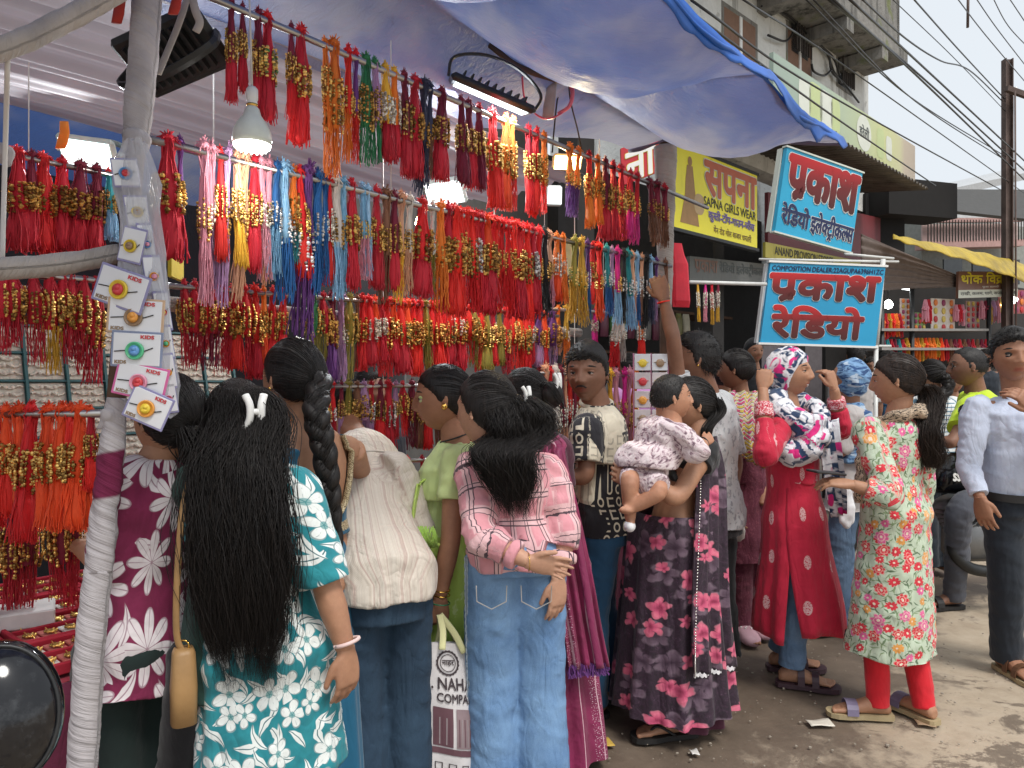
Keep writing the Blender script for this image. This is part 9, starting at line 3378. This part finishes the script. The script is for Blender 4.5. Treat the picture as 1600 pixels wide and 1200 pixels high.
for k, (r0, r1) in enumerate(((.062, .054), (.045, .041))):
	mb = MB()
	n = 40
	pts = []
	for i in range(n):
		a = 6.283 * i / n
		kk = r0 * (1 + (.07 * (i % 2) if k == 0 else 0))
		pts.append(f0(.26 + math.cos(a) * kk * 2.3, .90 + math.sin(a) * kk) + nn * .0035)
	for i in range(n):
		a = 6.283 * i / n
		pts.append(f0(.26 + math.cos(a) * r1 * 2.3, .90 + math.sin(a) * r1) + nn * .0035)
	mb.add(pts, [(i, (i + 1) % n, n + (i + 1) % n, n + i) for i in range(n)])
	mb.build('emblem', ink, bag)
bag_text('नाहर', .18, .885, .34, .915, ink, .02)
for x0, x1, m in ((.08, .30, mau), (.34, .56, plain('print_rose_grey', (.26, .19, .2), .6)), (.60, .86, plain('print_curtain', (.42, .36, .36), .6))):
	bag_print('picture', m, x0, .47, x1, .67)
	for k in range(5):
		bag_print('curtain_fold', plain('print_fold', (.3, .25, .26), .6) if k % 2 else mau, lerp(x0, x1, .12 + k * .17), .48, lerp(x0, x1, .18 + k * .17), .62, .0042)
bag_print('print_bar', mau, .06, .43, .88, .462)
bag_print('print_bar', mau, .06, .20, .80, .31)
bag_print('print_bar', PR['dark green'], .04, .10, .86, .17)
for i in range(5):
	x = .1 + i * .155
	for a, b, c, d in ((x, .38, x + .09, .384), (x, .345, x + .09, .349), (x, .345, x + .012, .384), (x + .078, .345, x + .09, .384)):
		bag_print('icon_line', ink, a, b, c, d)
bag_text('बैग, परदे', .1, .26, .74, .295, PR['white'], .01, .005)
bag_text('पूरा कपड़ा', .14, .212, .7, .245, PR['white'], .01, .005)
bag_text('9827902', .5, .115, .8, .155, PR['white'], .01, .005)
Ym = 4.65
mo = thing('motorcycle', 'black motorcycle parked behind the green tunic, white lettering on its tank', 'motorcycle', Vector((W(1530, 600, Ym).x, Ym, 0)))
blk = plain('glossy_black_paint', (.010, .010, .012), .12, 0, .1, 6, 0)
chrome = M['silver']
rub = M['sole_black']
def MP(x, z, y=0.0):
	return Vector((W(1530, 600, Ym).x + x, Ym + y + x * .12, z))
def torus(c, R0, r, ax, n=28, m=10):
	a = Vector(ax).normalized()
	e1 = UP
	e2 = a.cross(e1).normalized()
	mb = MB()
	rings = []
	for i in range(n + 1):
		th = 6.28318 * i / n
		d = e1 * math.cos(th) + e2 * math.sin(th)
		rings.append([c + d * (R0 + r * math.cos(6.28318 * k / m)) + a * (r * math.sin(6.28318 * k / m)) for k in range(m)])
	mb.loft(rings, cap=False)
	return mb
AX = Vector((-.12, 1, 0)).normalized()
for x in (-.64, .64):
	c = MP(x, .30)
	w = torus(c, .255, .045, AX).build('wheel', rub, mo, True)
	torus(c, .205, .014, AX, 28, 6).build('rim', chrome, w, True)
	mb = MB()
	for k in range(10):
		a = k * .628
		d = UP * math.cos(a) + AX.cross(UP).normalized() * math.sin(a)
		mb.tube([c + d * .04, c + d * .2], .009, 5)
	mb.tube([c - AX * .06, c + AX * .06], .045, 12)
	mb.build('spokes', M['dark_metal'], w, True)
	mb = MB()
	mb.tube([c + (UP * math.cos(a) + AX.cross(UP).normalized() * math.sin(a)) * .325 for a in np.linspace(-.9, .9, 12)], .055, 8, flat=.35, ref=AX)
	mb.build('mudguard', blk, mo, True)
mb = MB()
mb.loft([ring_pts(MP(x, z), AX, UP, w, h, 20, 2.3) for x, z, w, h in ((-.34, .80, .06, .04), (-.30, .82, .12, .10), (-.16, .84, .15, .13), (.0, .80, .12, .11), (.08, .76, .06, .05))])
tank = mb.build('fuel_tank', blk, mo, True)
tl_ = MP(-.33, .80, -.152)
fr = (tl_, MP(.02, .80, -.145) - tl_, UP * .13, Vector((0, -1, 0)))
letter(mo, fr, 'Ambassador'[4:], (.14, .1, .66, .62), PR['white'], .03, lift=.012)
mb = MB()
mb.loft([ring_pts(MP(x, z), AX, UP, w, h, 18, 2.6) for x, z, w, h in ((.04, .76, .08, .03), (.08, .79, .13, .05), (.3, .79, .14, .05), (.6, .84, .12, .05), (.70, .86, .08, .03))])
mb.build('seat', plain('black_vinyl', (.014, .014, .015), .5), mo, True)
mb = MB()
mb.box(MP(-.05, .42), (.3, .22, .24), None, .03)
mb.tube([MP(-.12, .5), MP(-.2, .68)], .085, 14)
for k in range(6):
	mb.tube([MP(-.13 - k * .013, .52 + k * .028), MP(-.135 - k * .013, .53 + k * .028)], .11, 14)
mb.build('engine', plain('grey_alloy', (.2, .2, .2), .4, .7), mo, True)
mb = MB()
mb.tube(crom([MP(-.2, .52, -.1), MP(-.26, .38, -.13), MP(-.1, .26, -.14), MP(.3, .27, -.15), MP(.75, .36, -.16)], 6), .035, 10)
mb.build('exhaust', M['dark_metal'], mo, True)
mb = MB()
mb.loft([ring_pts(MP(x, z, -.0), AX, UP, w, h, 14, 3) for x, z, w, h in ((.08, .58, .13, .08), (.3, .62, .14, .10), (.62, .74, .11, .07), (.8, .80, .05, .03))])
mb.build('side_panel', blk, mo, True)
mb = MB()
for y in (-.09, .09):
	mb.tube([MP(-.64, .30, y), MP(-.44, .95, y)], .022, 10)
mb.tube(crom([MP(-.30, 1.03, -.36), MP(-.38, 1.04, -.2), MP(-.43, 1.0, 0), MP(-.38, 1.04, .2), MP(-.30, 1.03, .36)], 6), .012, 8)
mb.build('fork_and_handlebar', M['dark_metal'], mo, True)
mb = MB()
mb.ball(MP(-.50, .88), (.09, .10, .10), 14, 10)
mb.build('headlight', chrome, mo, True)
for y in (-.33, .33):
	mb = MB()
	mb.tube([MP(-.34, 1.04, y * .8), MP(-.32, 1.2, y)], .006, 6)
	mb.ball(MP(-.31, 1.24, y), (.025, .07, .045), 12, 8)
	mb.build('mirror', blk, mo, True)
mb = MB()
mb.tube([MP(.0, .32, -.15), MP(.05, .04, -.28)], .012, 6)
mb.build('side_stand', M['dark_metal'], mo)
mb = MB()
mb.box(MP(.92, .78), (.03, .12, .06), None, .01)
mb.build('tail_light', plain('red_lens', (.4, .01, .01), .2), mo)
c = W(4, 1116, .92)
mi = thing('motorcycle_mirror', 'glossy black oval motorcycle mirror close by at the lower left corner', 'mirror', c)
Rm = Matrix.Rotation(R(205), 3, 'Z') @ Matrix.Rotation(R(12), 3, 'X') @ Matrix.Rotation(R(8), 3, 'Y')
mb = MB()
rings = []
for y, k in ((.042, .15), (.040, .4), (.03, .72), (.01, .95), (-.008, 1.0), (-.016, .985)):
	rings.append([c + Rm @ Vector((math.cos(6.283 * i / 36) * .066 * k, y, math.sin(6.283 * i / 36) * .090 * k)) for i in range(36)])
mb.loft(rings)
g = G('dusty_mirror_shell')
dn = g.noise(g.obj(), 14, 6, .7)
g.set(g.mix(g.math('MULTIPLY', g.rng(dn, .5, .75), .3), (.006, .006, .008), (.16, .17, .18)), g.math('MULTIPLY_ADD', dn, .35, -.06, clamp=True))
gb = g.m
mb2 = MB()
mb2.tube([c + Rm @ Vector((math.cos(6.283 * i / 40) * .066 * .93, .012, math.sin(6.283 * i / 40) * .090 * .93)) for i in range(41)], .0028, 6)
mb2.build('rim', M['dark_metal'], mi, True)
mb.build('shell', gb, mi, True)
mb = MB()
rings = []
for y, k in ((-.0165, .93), (-.019, .90), (-.0235, .6), (-.0255, .2)):
	rings.append([c + Rm @ Vector((math.cos(6.283 * i / 36) * .066 * k, y, math.sin(6.283 * i / 36) * .090 * k)) for i in range(36)])
mb.loft(rings)
g = G('smoked_mirror_glass')
g.set((.16, .18, .20), .04, 1.0)
mb.build('mirror_glass', g.m, mi, True)
mb = MB()
mb.tube(crom([c + Rm @ Vector((0, .03, -.05)), c + Vector((-.02, .03, -.14)), c + Vector((-.05, .04, -.26)), c + Vector((-.10, .06, -.34))], 6), .007, 8)
mb.build('stem', M['dark_metal'], mi, True)
sc = thing('parked_scooter', 'dark parked scooter whose handlebar carries the mirror at the lower left', 'scooter', Vector((c.x - .2, c.y + .1, 0)))
mb = MB()
hb = c + Vector((-.10, .06, -.34))
mb.tube(crom([hb + Vector((.12, -.05, -.01)), hb, hb + Vector((-.25, .05, .02)), hb + Vector((-.5, .0, 0))], 5), .013, 8)
mb.build('handlebar', M['dark_metal'], sc, True)
mb = MB()
mb.tube([hb + Vector((-.25, .05, 0)), Vector((hb.x - .25, hb.y + .25, .28))], .03, 10)
mb.build('steering_column', M['dark_metal'], sc, True)
wc = Vector((hb.x - .25, hb.y + .27, .25))
torus(wc, .20, .05, (1, .1, 0)).build('wheel', rub, sc, True)
lit = [((1281, 1132), .10, .03, (.62, .58, .5), 'pale strip of paper lying on the ground before the red and green tunics'), ((942, 1164), .075, .03, (.5, .33, .06), 'flattened yellow wrapper on the ground by the jeans'),
		((915, 1160), .05, .012, (.55, .53, .5), 'tiny white paper scrap by the yellow wrapper'), ((1085, 1178), .03, .02, (.6, .58, .55), 'small white scrap at the lower edge of the ground'), ((1445, 1132), .07, .03, (.3, .2, .12), 'dry brown leaf scrap before the green tunic'),
		((1147, 1088), .025, .012, (.6, .6, .6), 'tiny white scrap beside the plum sari hem')]
for (px, py), w, h, c_, lab in lit:
	Yg = CAM_H * FPX / (py - 600)
	p = Vector(((px - 800) / FPX * Yg, Yg, .006))
	mb = MB()
	a = rnd.uniform(-.4, .4)
	mb.sheet(lambda q, r_: p + Vector((math.cos(a), math.sin(a), 0)) * (w * (q - .5)) + Vector((-math.sin(a), math.cos(a), 0)) * (h * 2 * (r_ - .5)) + UP * (.003 + .003 * math.sin(q * 5 + r_ * 3)), 8, 4)
	o = mb.build('paper_scrap', plain('scrap_' + str(px), c_, .7), None, True, loc=p)
	o.modifiers.new('thickness', 'SOLIDIFY').thickness = .002
	tag(o, lab, 'litter')
rn = random.Random(5)
mb = MB()
for i in range(900):
	Yg = 2.3 + 5.5 * rn.random() ** 1.3
	p = Vector((rn.uniform(.1, .75) * Yg, Yg, .002))
	if rn.random() < .25:
		p.x = rn.uniform(-.3, 4.5)
	s = rn.uniform(.002, .007) * (1.6 if rn.random() < .06 else 1)
	mb.ball(p, (s, s * rn.uniform(.6, 1), s * .6), 5, 3)
o = mb.build('grit', plain('grit_stone', (.30, .26, .21), .9), None)
tag(o, kind='stuff')
o['label'] = 'fine grit scattered over the dusty ground'
bpy.data.scenes.remove(_ts)
